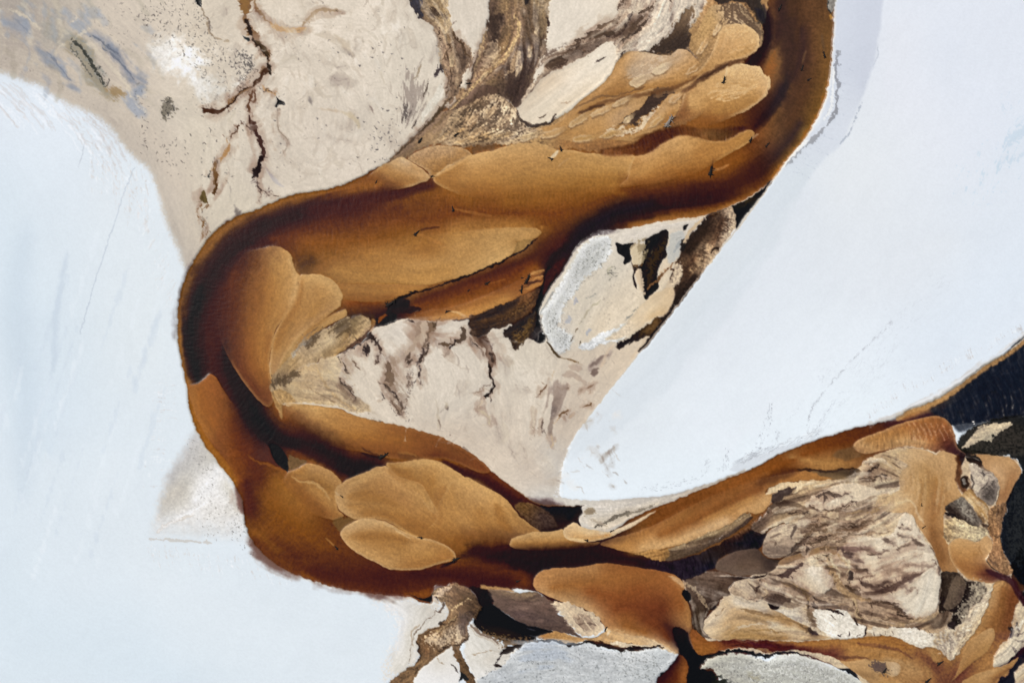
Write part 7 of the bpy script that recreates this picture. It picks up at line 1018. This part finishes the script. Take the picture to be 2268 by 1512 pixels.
fill([2089,1152,2100,1148,2118,1147,2136,1156,2155,1163,2171,1165,2184,1170,2187,1184,2175,1192,2160,1198,2140,1194,2122,1190,2105,1198,2098,1203,2092,1190], soft=3, rag=2, name='delta_flat', hset=.5, gr=.1, lic=.1, bmp=2.5, S=[('b89c74-b0946d',2095,1165,2105,1190), ('ccb795-c4b08f-c9b797',2120,1160,2150,1175,2180,1180), ('bda683',2115,1180,2135,1188)])
for k in range(60):
    rs = np.random.RandomState(4400 + k); x = 2100 + 80 * rs.rand(); y = 1155 + .25 * (x - 2100) + 30 * rs.rand(); a_ = rs.uniform(-1, 1.2); line([x, y, x + 12 * math.cos(a_ - 1.2), y + 12 * math.sin(a_ - 1.2)], 'e6d6b8' if k % 2 else '7d6a4d', w=2, soft=1.4, a=.55)
# rocky column
fill([2186,1136,2192,1124,2200,1118,2212,1118,2226,1112,2230,1124,2230,1134,2222,1144,2219,1152,2218,1170,2216,1188,2218,1204,2222,1218,2230,1232,2239,1248,2244,1266,2235,1272,2218,1272,2205,1262,2194,1254,2188,1246,2183,1236,2190,1222,2198,1204,2194,1190,2189,1178,2186,1160], soft=2.5, rag=2, name='brown_shoal', hset=.6, lic=.12, gr=.08, bmp=2.5, S=[('b08a62-a5805a-9a7450',2205,1125,2200,1150,2205,1180), ('a57e58-9c7654-a88662',2208,1200,2210,1225,2228,1250), ('8a6a4c',2195,1230,2205,1250), ('7a5f46',2222,1135,2214,1160)])
veins([('4a3a2e',3,2195,1125,2200,1135,2196,1145), ('4a3a2e',3,2206,1122,2210,1134,2206,1146), ('54422f',3,2216,1120,2216,1132,2210,1140), ('5a4633',3,2192,1150,2205,1152,2212,1148), ('c9ad88',5,2172,1135,2178,1148,2188,1160), ('3a3028',6,2176,1160,2186,1164,2192,1158), ('4d3d2e',3,2200,1184,2208,1188,2215,1184), ('5a4838',4,2190,1236,2200,1245,2212,1258), ('3c3228',6,2183,1240,2190,1250,2202,1260,2212,1268)], rough=.4, a=.8)
bar('b38','chunky tan sandbar with scalloped upper edge, just above the dark crossing stream at right',
 [2100,1207,2106,1198,2118,1191,2128,1191,2139,1193,2152,1197,2165,1199,2174,1192,2186,1185,2192,1192,2198,1202,2196,1214,2190,1224,2185,1232,2181,1238,2188,1248,2197,1258,2208,1266,2220,1274,2212,1284,2200,1290,2184,1290,2164,1287,2144,1281,2132,1272,2122,1262,2112,1250,2104,1236,2101,1220], S=[('c59b66-c29662',2112,1200,2140,1203,2165,1206), ('c9a06e',2185,1198,2188,1215), ('b88a55-b0824e',2115,1220,2140,1230,2165,1225), ('a0703f-8f6038',2125,1250,2150,1260,2175,1255), ('7d4e32-5a3228-46282a',2165,1270,2190,1268,2212,1275), ('ad7f4c',2135,1275,2165,1282)], rise=.4, rim=('d0aa7a',.5))
line([2185,1262,2200,1270,2215,1276,2232,1280,2244,1290,2252,1306,2262,1325,2285,1360], '3f2628', w=15, soft=6, a=.9, name='river', hset=0)
veins([('c9a06e',4,2186,1186,2176,1200,2170,1215), ('9a7244',4,2176,1230,2168,1215,2172,1205)], soft=3, a=.6)
# dark wedge south of it
fill([2085,1268,2100,1265,2116,1266,2124,1270,2134,1280,2145,1284,2160,1288,2172,1290,2182,1298,2184,1310,2178,1325,2162,1335,2150,1345,2142,1360,2134,1377,2122,1384,2110,1388,2098,1386,2104,1372,2108,1356,2096,1352,2086,1355,2078,1358,2080,1338,2083,1310], soft=2.5, rag=1.5, name='dark_shoal', hset=.2, S=[('3d352b-332c25',2095,1275,2090,1310,2083,1345), ('4a4034-5a4d3e',2110,1275,2105,1300), ('2a2520-241f1e',2145,1290,2138,1320,2120,1360), ('857968-75695b',2168,1298,2172,1315,2155,1335,2138,1360), ('2b2622',2110,1380,2120,1365)], gr=.1, lic=.06)
bar('b39','dark brown silt leaf upright in the dark wedge beside the large pale mud lobe',
 [2118,1274,2128,1276,2135,1282,2139,1292,2138,1302,2134,1316,2128,1330,2118,1340,2106,1348,2094,1350,2090,1342,2094,1328,2102,1306,2110,1288], S=[('6b5a46-6f5f4c-5f5040',2125,1282,2118,1305,2105,1335), ('54463a',2130,1300,2125,1325)], rise=.3, gr=.08)
fill([2148,1298,2160,1292,2172,1291,2182,1300,2182,1314,2175,1326,2162,1336,2150,1346,2143,1360,2135,1378,2124,1368,2122,1355,2130,1340,2142,1328,2156,1318,2158,1308], col='a39680', soft=9, rough=1.1, nz='grain', rag=1.5, a=.75, h=.15)
fill([2060,1372,2080,1360,2098,1352,2108,1356,2104,1374,2096,1388,2078,1392,2066,1388], col='8a7862', soft=6, rough=.8, a=.7); fill([2100,1382,2110,1376,2118,1382,2112,1392,2102,1394], col='332c2a', soft=4, rough=.4)
# pale rough slope
fill([2199,1294,2190,1308,2180,1322,2168,1334,2155,1345,2146,1358,2138,1376,2126,1384,2110,1392,2096,1390,2084,1398,2070,1402,2068,1420,2068,1434,2082,1440,2094,1452,2103,1463,2112,1456,2122,1444,2134,1428,2146,1412,2158,1396,2170,1376,2180,1355,2188,1335,2195,1314], soft=2.5, rag=2.5, name='delta_flat', hset=.6, gr=.05, lic=.1, bmp=2.5, S=[('dcc7ae-d6c2aa-cfbba2',2190,1310,2165,1350,2135,1400), ('d9c8b4-d3c0aa',2085,1410,2110,1420,2110,1450), ('c6b196-bda78c',2120,1395,2130,1380), ('cbb292',2175,1365,2150,1400,2120,1440)])
for k in range(90):
    rs = np.random.RandomState(4600 + k); t = rs.rand(); x = 2195 - 95 * t + rs.normal(0, 7); y = 1305 + 140 * t + rs.normal(0, 7); line([x, y, x - 5, y + 4, x - rs.uniform(8, 18), y + 6], '8f7c66' if k % 2 else 'e8d9c6', w=2, soft=1.5, rough=.3, a=.5)
for (x, y, l) in [(2080,1395,26),(2092,1392,30),(2074,1410,18),(2100,1400,22),(2118,1392,18)]: line([x, y, x - 4, y + l * .5, x + 2, y + l], 'b39a78', w=7, soft=3, rough=.4, a=.7)
# bottom right corner
fill([2238,1392,2246,1375,2252,1352,2262,1340,2285,1345,2320,1400,2320,1450,2268,1440,2250,1458,2236,1470,2222,1474,2210,1478,2200,1474,2204,1460,2214,1446,2224,1436,2236,1424], soft=2.5, rag=2.5, name='delta_flat', hset=.6, S=[('cdb99f-c3ad91',2250,1360,2262,1380), ('b3a08a-c4b29c',2245,1400,2262,1420), ('d6c5b0-cdbba6',2215,1460,2232,1448,2240,1430), ('b79a72',2240,1380,2245,1362)], **DE)
veins([('2b2727',9,2236,1385,2240,1400,2236,1412), ('3a3430',7,2240,1430,2250,1440,2248,1455), ('2a2626',6,2255,1375,2250,1385,2256,1395), ('e3d6c6',5,2246,1395,2258,1385,2266,1372), ('3a322c',5,2243,1404,2255,1402,2268,1396), ('4a4038',5,2245,1415,2256,1420,2268,1415)], rough=.5, rag=2, a=.85)
fill([2232,1466,2244,1452,2256,1440,2268,1430,2330,1400,2330,1440,2275,1462,2262,1470,2252,1480,2246,1492,2248,1512,2250,1700,2190,1700,2210,1512,2226,1498,2238,1486], soft=3, rag=1.5, name='pool', hset=0, wet=1, S=[('22222a-26262e',2240,1490,2262,1455), ('4a3028',2250,1455,2268,1438), ('202128',2225,1520,2230,1600)])
bar('b40','narrow tan sand spit running up to the bottom right corner beside the pale rubble',
 [2130,1512,2142,1502,2156,1494,2171,1488,2190,1483,2210,1478,2230,1470,2245,1460,2256,1454,2250,1466,2238,1480,2224,1492,2210,1502,2196,1514,2180,1530,2140,1540], S=[('b88e5a-c09866-b58a55',2150,1502,2190,1490,2230,1474), ('9a6e40',2200,1502,2235,1478)], rise=.3)
def finish_colour():
    L = LIC
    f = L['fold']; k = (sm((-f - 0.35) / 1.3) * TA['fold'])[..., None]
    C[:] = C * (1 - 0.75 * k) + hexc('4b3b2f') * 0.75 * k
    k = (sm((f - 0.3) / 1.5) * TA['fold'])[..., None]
    C[:] = C * (1 - 0.6 * k) + hexc('f0dfca') * 0.6 * k  # bright rib highlights painted into the colour of the fold crests
    m = 1 + TA['lic'] * L['mix'] + TA['gr'] * L['grain'] + TA['mot'] * L['broad'] + TA['rip'] * 0.5 * L['rip']
    C[:] = np.clip(C * m[..., None], 0, 1)
    # measured tone of the sand, silt and stained water
    G = C[..., 1] * 255
    wm = sm(((C[..., 0] - C[..., 2]) * 255 - 3) / 12)
    gx_ = [0, 30, 60, 100, 135, 150, 165, 185, 205, 216, 235, 255]
    o = np.interp(G, gx_, [0, -7, -20, -20, -17, -12, -5, -10, -19, -17, -9, 0])
    low = sm((GY - 800) / 120) * sm((1330 - GX) / 120) * sm((G - 80) / 30) * sm((185 - G) / 20)
    o = o - 13 * low
    up = sm((460 - GY) / 140) * sm((GX - 1350) / 150) * sm((G - 132) / 20) * sm((195 - G) / 20)
    o = o + 17 * up - 9 * sm((460 - GY) / 140) * sm((GX - 1350) / 150) * sm((G - 60) / 20) * sm((128 - G) / 14) * sm((1690 - GX) / 40)
    pale = sm((G - 168) / 20) * np.maximum(sm((GX - 1060) / 60) * sm((360 - GY) / 40), sm((GX - 1660) / 60) * sm((GY - 1030) / 40))
    o = o + 14 * pale * sm((800 - GY) / 100) + 5 * pale + 8 * sm((G - 165) / 20) * sm((440 - GX) / 60)
    isl = sm((G - 168) / 20) * sm((GX - 1180) / 40) * sm((GY - 470) / 30) * sm((780 - GY) / 30)
    br = sm((GX - 1560) / 60) * sm((GY - 1390) / 20) * sm((120 - G) / 40)
    o = o - 22 * br
    rc = sm((GX - 1660) / 80) * sm((430 - GY) / 100) * sm((110 - G) / 30)
    o = o * np.interp(G, [0, 45, 80, 255], [1, .75, .4, .38])
    hue = 0.2 * sm((G - 70) / 40) * sm((185 - G) / 25)
    d = np.stack([o, o * 1.02 + 13 * rc + 1 * sm((G - 165) / 20) + 2 * pale + 2 * isl - 3 * hue, o * np.interp(G, gx_, [1, .6, .6, .7, .9, .9, 1, 1.2, 1.35, 1.4, 1.2, 1]) + 15 * rc + 1 * pale + 3 * isl + 12 * br + 6 * hue], -1)
    C[:] = np.clip(C + d * wm[..., None] / 255, 0.01, 1)
# ================================================================ run the survey and build the meshes
setup_textures()
for o in OPS: o()
finish_colour()

def box(A, k=1):
    P = np.pad(A, k, 'edge'); r = 0
    for dy in range(2 * k + 1):
        for dx in range(2 * k + 1): r = r + P[dy:dy + A.shape[0], dx:dx + A.shape[1]]
    return r / (2 * k + 1) ** 2
HT[:] = box(box(HT))
Z = HT + TA['fold'] * 0.30 * LIC['fold'] + TA['bmp'] * 0.035 * LIC['mix'] + TA['bmp'] * 0.02 * LIC['clump'] + TA['rip'] * 0.30 * LIC['rip'] + TA['rip2'] * 0.32 * LIC['rip2']
Z += 0.10 * LIC['broad'] * (1 - TA['wet'])
edge = np.minimum(np.minimum(GX - X0, X1 - GX), np.minimum(GY - Y0, Y1 - GY))
ek = sm(edge / 55.0); Z = Z * ek - 0.6 * (1 - ek)

def s2l(c):
    return np.where(c <= 0.04045, c / 12.92, ((c + 0.055) / 1.055) ** 2.4)
LINC = s2l(C.astype(np.float64))
LINC = LINC * np.array(GAIN)[None, None, :] - np.array(LIFT)[None, None, :] * (0.3 + 0.7 * TA['wet'][..., None])
LINC = np.clip(LINC, 0.002, 0.92).astype(np.float32)
DUST = 0

# ---------------------------------------------------------------- materials
def mat_ground(name, rough, spec, bump=0.25, grain=0.06, wet=False, scale=2.2):
    m = bpy.data.materials.new(name); m.use_nodes = True; nt = m.node_tree; N = nt.nodes; Lk = nt.links
    b = N['Principled BSDF']
    at = N.new('ShaderNodeAttribute'); at.attribute_name = 'tone'
    wa = N.new('ShaderNodeAttribute'); wa.attribute_name = 'wet'
    tc = N.new('ShaderNodeTexCoord')
    nz = N.new('ShaderNodeTexNoise'); nz.inputs['Scale'].default_value = scale; nz.inputs['Detail'].default_value = 5
    geo = N.new('ShaderNodeNewGeometry')
    Lk.new(geo.outputs['Position'], nz.inputs['Vector'])
    mr = N.new('ShaderNodeMapRange'); mr.inputs['From Min'].default_value = 0.3; mr.inputs['From Max'].default_value = 0.7
    mr.inputs['To Min'].default_value = 1 - grain; mr.inputs['To Max'].default_value = 1 + grain
    Lk.new(nz.outputs['Fac'], mr.inputs['Value'])
    mx = N.new('ShaderNodeVectorMath'); mx.operation = 'SCALE'
    Lk.new(at.outputs['Color'], mx.inputs[0]); Lk.new(mr.outputs[0], mx.inputs['Scale'])
    Lk.new(mx.outputs[0], b.inputs['Base Color'])
    rr = N.new('ShaderNodeMapRange'); rr.inputs['To Min'].default_value = rough; rr.inputs['To Max'].default_value = 0.33 if rough > 0.4 else 0.24
    Lk.new(wa.outputs['Fac'], rr.inputs['Value']); Lk.new(rr.outputs[0], b.inputs['Roughness'])
    b.inputs['Specular IOR Level'].default_value = spec
    bp = N.new('ShaderNodeBump'); bp.inputs['Strength'].default_value = bump; bp.inputs['Distance'].default_value = 0.06
    n2 = N.new('ShaderNodeTexNoise'); n2.inputs['Scale'].default_value = 1.3; n2.inputs['Detail'].default_value = 6
    Lk.new(geo.outputs['Position'], n2.inputs['Vector']); Lk.new(n2.outputs['Fac'], bp.inputs['Height']); Lk.new(bp.outputs[0], b.inputs['Normal'])
    return m
MAT = {'salt': mat_ground('white_salt_crust', 0.9, 0.1, 0.15, 0.012), 'mud': mat_ground('beige_silt', 0.88, 0.15, 0.25, 0.03),
       'ripple': mat_ground('dark_rippled_water', 0.3, 0.5, 0.3, 0.05),
       'sand': mat_ground('wet_sand', 0.8, 0.2, 0.35, 0.07), 'water': mat_ground('brown_water', 0.5, 0.22, 0.5, 0.06, True), 'scrub': mat_ground('dark_scrub', 0.9, 0.1, 0.5, 0.15)}
MATOF = {'salt_flat': 'salt', 'mud_flat': 'mud', 'river': 'water', 'pool': 'water', 'dark_water': 'ripple', 'scrub_flat': 'scrub', 'island': 'mud', 'island_b': 'salt', 'island_c': 'salt', 'island_d': 'salt', 'islet': 'mud'}

def patch(name, k):
    info = INFO.get(name, {})
    M = ID[:-1, :-1] == k
    if M.sum() < 6: return None
    js, is_ = np.nonzero(M)
    a = js * NX + is_
    quads = np.stack([a, a + NX, a + NX + 1, a + 1], 1)              # counter clockwise seen from above (y runs down)
    used = np.zeros(NX * NY, bool); used[quads.ravel()] = True
    idx = np.cumsum(used) - 1; vid = np.nonzero(used)[0]
    co = np.stack([(GX.ravel()[vid] - 1134.0) * U2M, (756.0 - GY.ravel()[vid]) * U2M, Z.ravel()[vid]], 1).astype(np.float64)
    q = idx[quads]; nv = len(co)
    tone = LINC.reshape(-1, 3)[vid]; wet = TA['wet'].ravel()[vid]
    thing = info.get('kind') != 'structure' and name not in ('salt_flat', 'mud_flat')
    # side walls down into the bed, so that each piece has its own thickness
    P = np.zeros((NY + 1, NX + 1), bool); P[1:NY, 1:NX] = M
    skirts = []
    def border(dj, di, p, r):
        nb = P[1 + dj:NY + dj, 1 + di:NX + di]
        jj, ii = np.nonzero(M & ~nb); b = jj * NX + ii
        skirts.append(np.stack([idx[b + p], idx[b + r]], 1))
    border(-1, 0, 1, 0); border(1, 0, NX, NX + 1); border(0, -1, 0, NX); border(0, 1, NX + 1, 1)
    E = np.concatenate(skirts)
    bv = np.unique(E); low = np.full(nv, -1); low[bv] = nv + np.arange(len(bv))
    top = co[bv].copy(); co2 = top.copy(); co2[:, 2] = np.minimum(co2[:, 2] - 0.5, -1.2); nb_ = len(bv)
    sq = np.stack([low[E[:, 0]], low[E[:, 0]] + nb_, low[E[:, 1]] + nb_, low[E[:, 1]]], 1)[:, ::-1]
    co = np.concatenate([co, top, co2]); q = np.concatenate([q, sq]); tone = np.concatenate([tone, tone[bv], tone[bv]]); wet = np.concatenate([wet, wet[bv], wet[bv]])
    if thing: c = np.array([co[:nv, 0].mean(), co[:nv, 1].mean(), 0.0])
    else: c = np.zeros(3)
    co = (co - c).astype(np.float32)
    base = info.get('base', name)
    me = bpy.data.meshes.new(base)
    me.vertices.add(len(co)); me.vertices.foreach_set('co', co.ravel())
    nf = len(q); me.loops.add(nf * 4); me.loops.foreach_set('vertex_index', q.astype(np.int32).ravel())
    me.polygons.add(nf); me.polygons.foreach_set('loop_start', np.arange(0, nf * 4, 4, dtype=np.int32))
    try: me.polygons.foreach_set('loop_total', np.full(nf, 4, np.int32))
    except Exception: pass
    me.polygons.foreach_set('use_smooth', np.concatenate([np.ones(nf - len(sq), bool), np.zeros(len(sq), bool)]))
    me.update(calc_edges=True)
    ca = me.attributes.new('tone', 'FLOAT_COLOR', 'POINT')
    ca.data.foreach_set('color', np.concatenate([tone, np.ones((len(tone), 1), np.float32)], 1).astype(np.float32).ravel())
    wa = me.attributes.new('wet', 'FLOAT', 'POINT'); wa.data.foreach_set('value', wet.astype(np.float32))
    me.materials.append(MAT[MATOF.get(name, 'sand')])
    o = bpy.data.objects.new(base, me); o.location = c; scene.collection.objects.link(o)
    if thing:
        o['label'] = info['label']; o['category'] = info['cat']
        if 'group' in info: o['group'] = info['group']
    else: o['kind'] = 'structure'
    return o
for k, nm in enumerate(NAMES): patch(nm, k)

# the flat goes on to the horizon
R = 6000.0; r0 = 12.0
gx0, gx1 = (X0 - 1134) * U2M + 3, (X0 + CELL * (NX - 1) - 1134) * U2M - 3
gy1, gy0 = (756 - Y0) * U2M - 3, (756 - Y0 - CELL * (NY - 1)) * U2M + 3
vs = [(-R, -R, -.65), (R, -R, -.65), (R, R, -.65), (-R, R, -.65), (gx0, gy0, -.61), (gx1, gy0, -.61), (gx1, gy1, -.61), (gx0, gy1, -.61)]
me = bpy.data.meshes.new('plain'); me.from_pydata(vs, [], [(0, 1, 5, 4), (1, 2, 6, 5), (2, 3, 7, 6), (3, 0, 4, 7)])
ca = me.attributes.new('tone', 'FLOAT_COLOR', 'POINT'); ca.data.foreach_set('color', np.tile(np.array([.78, .8, .83, 1], np.float32), 8))
me.attributes.new('wet', 'FLOAT', 'POINT')
me.materials.append(MAT['salt']); o = bpy.data.objects.new('plain', me); scene.collection.objects.link(o); o['kind'] = 'structure'
# ================================================================ snags: dead trees lodged in the river bed
def wood(name, c0, c1):
    m = bpy.data.materials.new(name); m.use_nodes = True; nt = m.node_tree; N = nt.nodes; Lk = nt.links; b = N['Principled BSDF']
    tc = N.new('ShaderNodeTexCoord'); mp = N.new('ShaderNodeMapping'); mp.inputs['Scale'].default_value = (1, 1, 6)
    nz = N.new('ShaderNodeTexNoise'); nz.inputs['Scale'].default_value = 3.0; nz.inputs['Detail'].default_value = 6
    cr = N.new('ShaderNodeValToRGB'); cr.color_ramp.elements[0].position = .35; cr.color_ramp.elements[1].position = .7
    cr.color_ramp.elements[0].color = (*c0, 1); cr.color_ramp.elements[1].color = (*c1, 1)
    Lk.new(tc.outputs['Object'], mp.inputs[0]); Lk.new(mp.outputs[0], nz.inputs['Vector']); Lk.new(nz.outputs['Fac'], cr.inputs['Fac']); Lk.new(cr.outputs[0], b.inputs['Base Color'])
    b.inputs['Roughness'].default_value = .85; b.inputs['Specular IOR Level'].default_value = .2
    bp = N.new('ShaderNodeBump'); bp.inputs['Strength'].default_value = .6; bp.inputs['Distance'].default_value = .05
    Lk.new(nz.outputs['Fac'], bp.inputs['Height']); Lk.new(bp.outputs[0], b.inputs['Normal'])
    return m
DARK = wood('waterlogged_wood', (.008, .007, .007), (.03, .024, .02)); PALE = wood('bleached_wood', (.12, .10, .085), (.45, .40, .34))

def tube(pts, rad, n=8):
    V, F = [], []; m = len(pts)
    for i, p in enumerate(pts):
        d = (Vector(pts[min(i + 1, m - 1)]) - Vector(pts[max(i - 1, 0)])).normalized()
        a = d.cross(Vector((0.13, 0.21, 1))).normalized(); b = d.cross(a)
        for k in range(n):
            t = 6.2832 * k / n; r = rad[i] * (1 + .14 * math.sin(3 * t + i))
            q = Vector(p) + a * r * math.cos(t) + b * r * math.sin(t); V.append(tuple(q))
    for i in range(m - 1):
        for k in range(n): F.append((i * n + k, i * n + (k + 1) % n, (i + 1) * n + (k + 1) % n, (i + 1) * n + k))
    F.append(tuple(range(n))[::-1]); F.append(tuple((m - 1) * n + k for k in range(n)))
    return V, F
def mk(name, tubes, mat, parent=None):
    V, F = [], []
    for v, f in tubes:
        o = len(V); V += v; F += [tuple(i + o for i in g) for g in f]
    me = bpy.data.meshes.new(name); me.from_pydata(V, [], F); me.polygons.foreach_set('use_smooth', [True] * len(F)); me.materials.append(mat)
    ob = bpy.data.objects.new(name, me); scene.collection.objects.link(ob); ob.parent = parent
    return ob
def limb(rs, p, ang, L, r, up=.25, bend=.5, n=6):
    pts = [Vector(p)]; rad = [r]; d = ang
    for i in range(n):
        d += rs.uniform(-bend, bend); s = L / n
        pts.append(pts[-1] + Vector((math.cos(d) * s, math.sin(d) * s, up * s + rs.uniform(-.1, .1) * s))); rad.append(r * (1 - .82 * (i + 1) / n))
    return [tuple(q) for q in pts], rad
def ground_z(x, y):
    i = int((x - X0) / CELL); j = int((y - Y0) / CELL); return float(Z[min(max(j, 0), NY - 1), min(max(i, 0), NX - 1)])
def snag(x, y, size, ang, label, kind='stump', seed=0, mat=None):
    """size = length seen from above, m; ang = direction of the trunk in the plan, degrees anticlockwise from +x"""
    rs = random.Random(900 + seed); a = math.radians(ang); mat = mat or DARK
    root = bpy.data.objects.new('snag', None); scene.collection.objects.link(root)
    root.location = (wx(x), wy(y), ground_z(x, y)); root['label'] = label; root['category'] = 'snag'; root['group'] = 'dead tree snags lodged in the river bed'
    L = size * 1.25
    p, r = limb(rs, (-math.cos(a) * L * .45, -math.sin(a) * L * .45, -.1), a, L * .95, L * (.15 if kind == 'log' else .19), .16, .12, 7)
    T = [tube(p, r, 10)]
    if kind != 'stump':
        q = p[4]; T.append(tube(*limb(rs, q, a + .8, L * .32, L * .05, .3), 6)); q = p[5]; T.append(tube(*limb(rs, q, a - .9, L * .28, L * .045, .3), 6))
    mk('trunk', T, mat, root)
    base = (-math.cos(a) * L * .36, -math.sin(a) * L * .36, .05)
    R_ = []
    for k in range(9 if kind != 'log' else 6):
        th = a + math.pi + (k - 4) * .62 + rs.uniform(-.2, .2); p, r = limb(rs, base, th, L * rs.uniform(.22, .42), L * .075, rs.uniform(-.05, .5), .4, 5); R_.append(tube(p, r, 7))
    mk('root_mass', R_, mat, root)
    if kind == 'branchy':
        for k in range(4):
            q = (math.cos(a) * L * (.1 + .1 * k), math.sin(a) * L * (.1 + .1 * k), .3); p, r = limb(rs, q, a + (.9 if k % 2 else -.9), L * .4, L * .05, .35); mk('branch', [tube(p, r, 6)], mat, root)
    return root
SN = [
 (924,516,2.9,35,'stump','round dark stump with pale hollow top in the open brown channel, lower of two'),
 (1003,462,2.6,100,'stump','dark forked snag in the open brown channel, higher of two, pale sand tail'),
 (1081,627,2.6,20,'stump','lone black stump in the middle of the dark lower channel above the slim sandbar'),
 (1038,642,1.5,60,'stump','smallest black speck of wood in the dark lower channel, left of the lone stump'),
 (1170,616,4.4,62,'log','long leaning black trunk at the right end of the slim sandbar, branches in the current'),
 (1156,638,3.4,80,'log','lower end log of the broken pair standing across the slim sandbar tip'),
 (1158,615,1.4,10,'stump','single black dot of wood just left of the long leaning trunk'),
 (993,689,2.4,15,'stump','dark snag on the slim sandbar near the beige mud, pale tail trailing'),
 (909,646,2.0,160,'stump','small black snag on the upper lip of the dark lower channel'),
 (866,672,4.6,30,'branchy','big tangled black snag at the left end of the dark lower channel'),
 (959,391,2.0,0,'stump','small snag at the meeting point of three sandbars under the beige bank'),
 (1011,298,2.6,40,'stump','dark snag on the speckled shoal in the upper delta, under the brown rippled patch'),
 (931,310,2.8,60,'stump','dark snag in the narrow brown chute along the beige bank'),
 (1218,351,2.6,150,'stump','dark snag with a white tail of sand standing in the longest golden sandbar'),
 (1241,329,2.6,120,'stump','dark snag at the top edge of the longest golden sandbar'),
 (1603,178,3.0,75,'branchy','branching snag near the pale rim of the largest fan shaped sandbar'),
 (1664,309,2.5,50,'stump','dark stump at the tip of the wide sandbar inside the right bend'),
 (1575,379,4.2,72,'branchy','thin upright branching snag with an orange tail, in the brown water inside the right bend'),
 (1729,17,3.0,60,'log','V shaped dark snag at the top of the right channel'),
 (1825,120,3.2,110,'log','V shaped dark snag close to the right bank'),
 (1777,150,2.6,80,'log','short dark snag in mid channel of the right bend'),
 (1793,176,2.0,30,'stump','faint brown snag in the right bend, beneath the short dark one'),
 (1700,320,2.4,60,'log','hook shaped snag in the dark water where the right bend turns west'),
 (1022,187,2.8,65,'log','left one of the twin dark snags in the tan vein of the upper delta'),
 (1038,185,2.6,20,'log','right one of the twin dark snags in the tan vein of the upper delta'),
 (852,1011,4.6,10,'log','large wet black log with a glossy top, above the biggest leaf shaped sandbar'),
 (745,1211,2.3,120,'stump','dark snag in the brown water left of the lowest leaf shaped sandbar'),
 (930,1189,2.3,160,'stump','small snag at the right tip of the lowest leaf shaped sandbar'),
 (1011,1237,3.4,20,'stump','round snag where two sand tails meet, above the dark bottom channel'),
 (756,1098,1.7,150,'log','tiny snag on the left tip of the biggest leaf shaped sandbar'),
 (1297,1195,2.1,160,'stump','small snag on the lower edge of the pale scalloped sand lobe'),
 (1356,1175,1.8,20,'log','thin small snag just above the pale edge of the right reach'),
 (1342,1391,2.4,60,'log','snag at the right foot of the ragged pale slope under the very large sandbar'),
 (2041,1116,1.6,100,'log','tiny hooked snag high on the broad tan tongue at the right'),
 (2046,1166,1.8,45,'log','tiny hooked snag low on the broad tan tongue, beside the large pale mud lobe'),
 (2083,1467,3.0,30,'stump','dark snag in the wide brown junction at the bottom right'),
 (2056,1505,3.0,45,'stump','dark snag cut by the bottom edge of the frame in the brown junction'),
 (1960,1482,2.6,60,'stump','dark snag at the hollow of the pale tan silt lobe, lower right'),
 (1148,1286,2.0,10,'stump','faint dark snag in the dark bottom channel left of the very large sandbar'),
 (834,402,1.6,60,'stump','tiny dark snag in the brown water beside the pale tipped sandbar')]
for i, (x, y, s, a, kd, lb) in enumerate(SN): snag(x, y, s, a, lb, kd, i)
snag(1483,269,5.2,52,'bleached grey driftwood log at the foot of the large fan shaped sandbar','branchy',77,PALE)
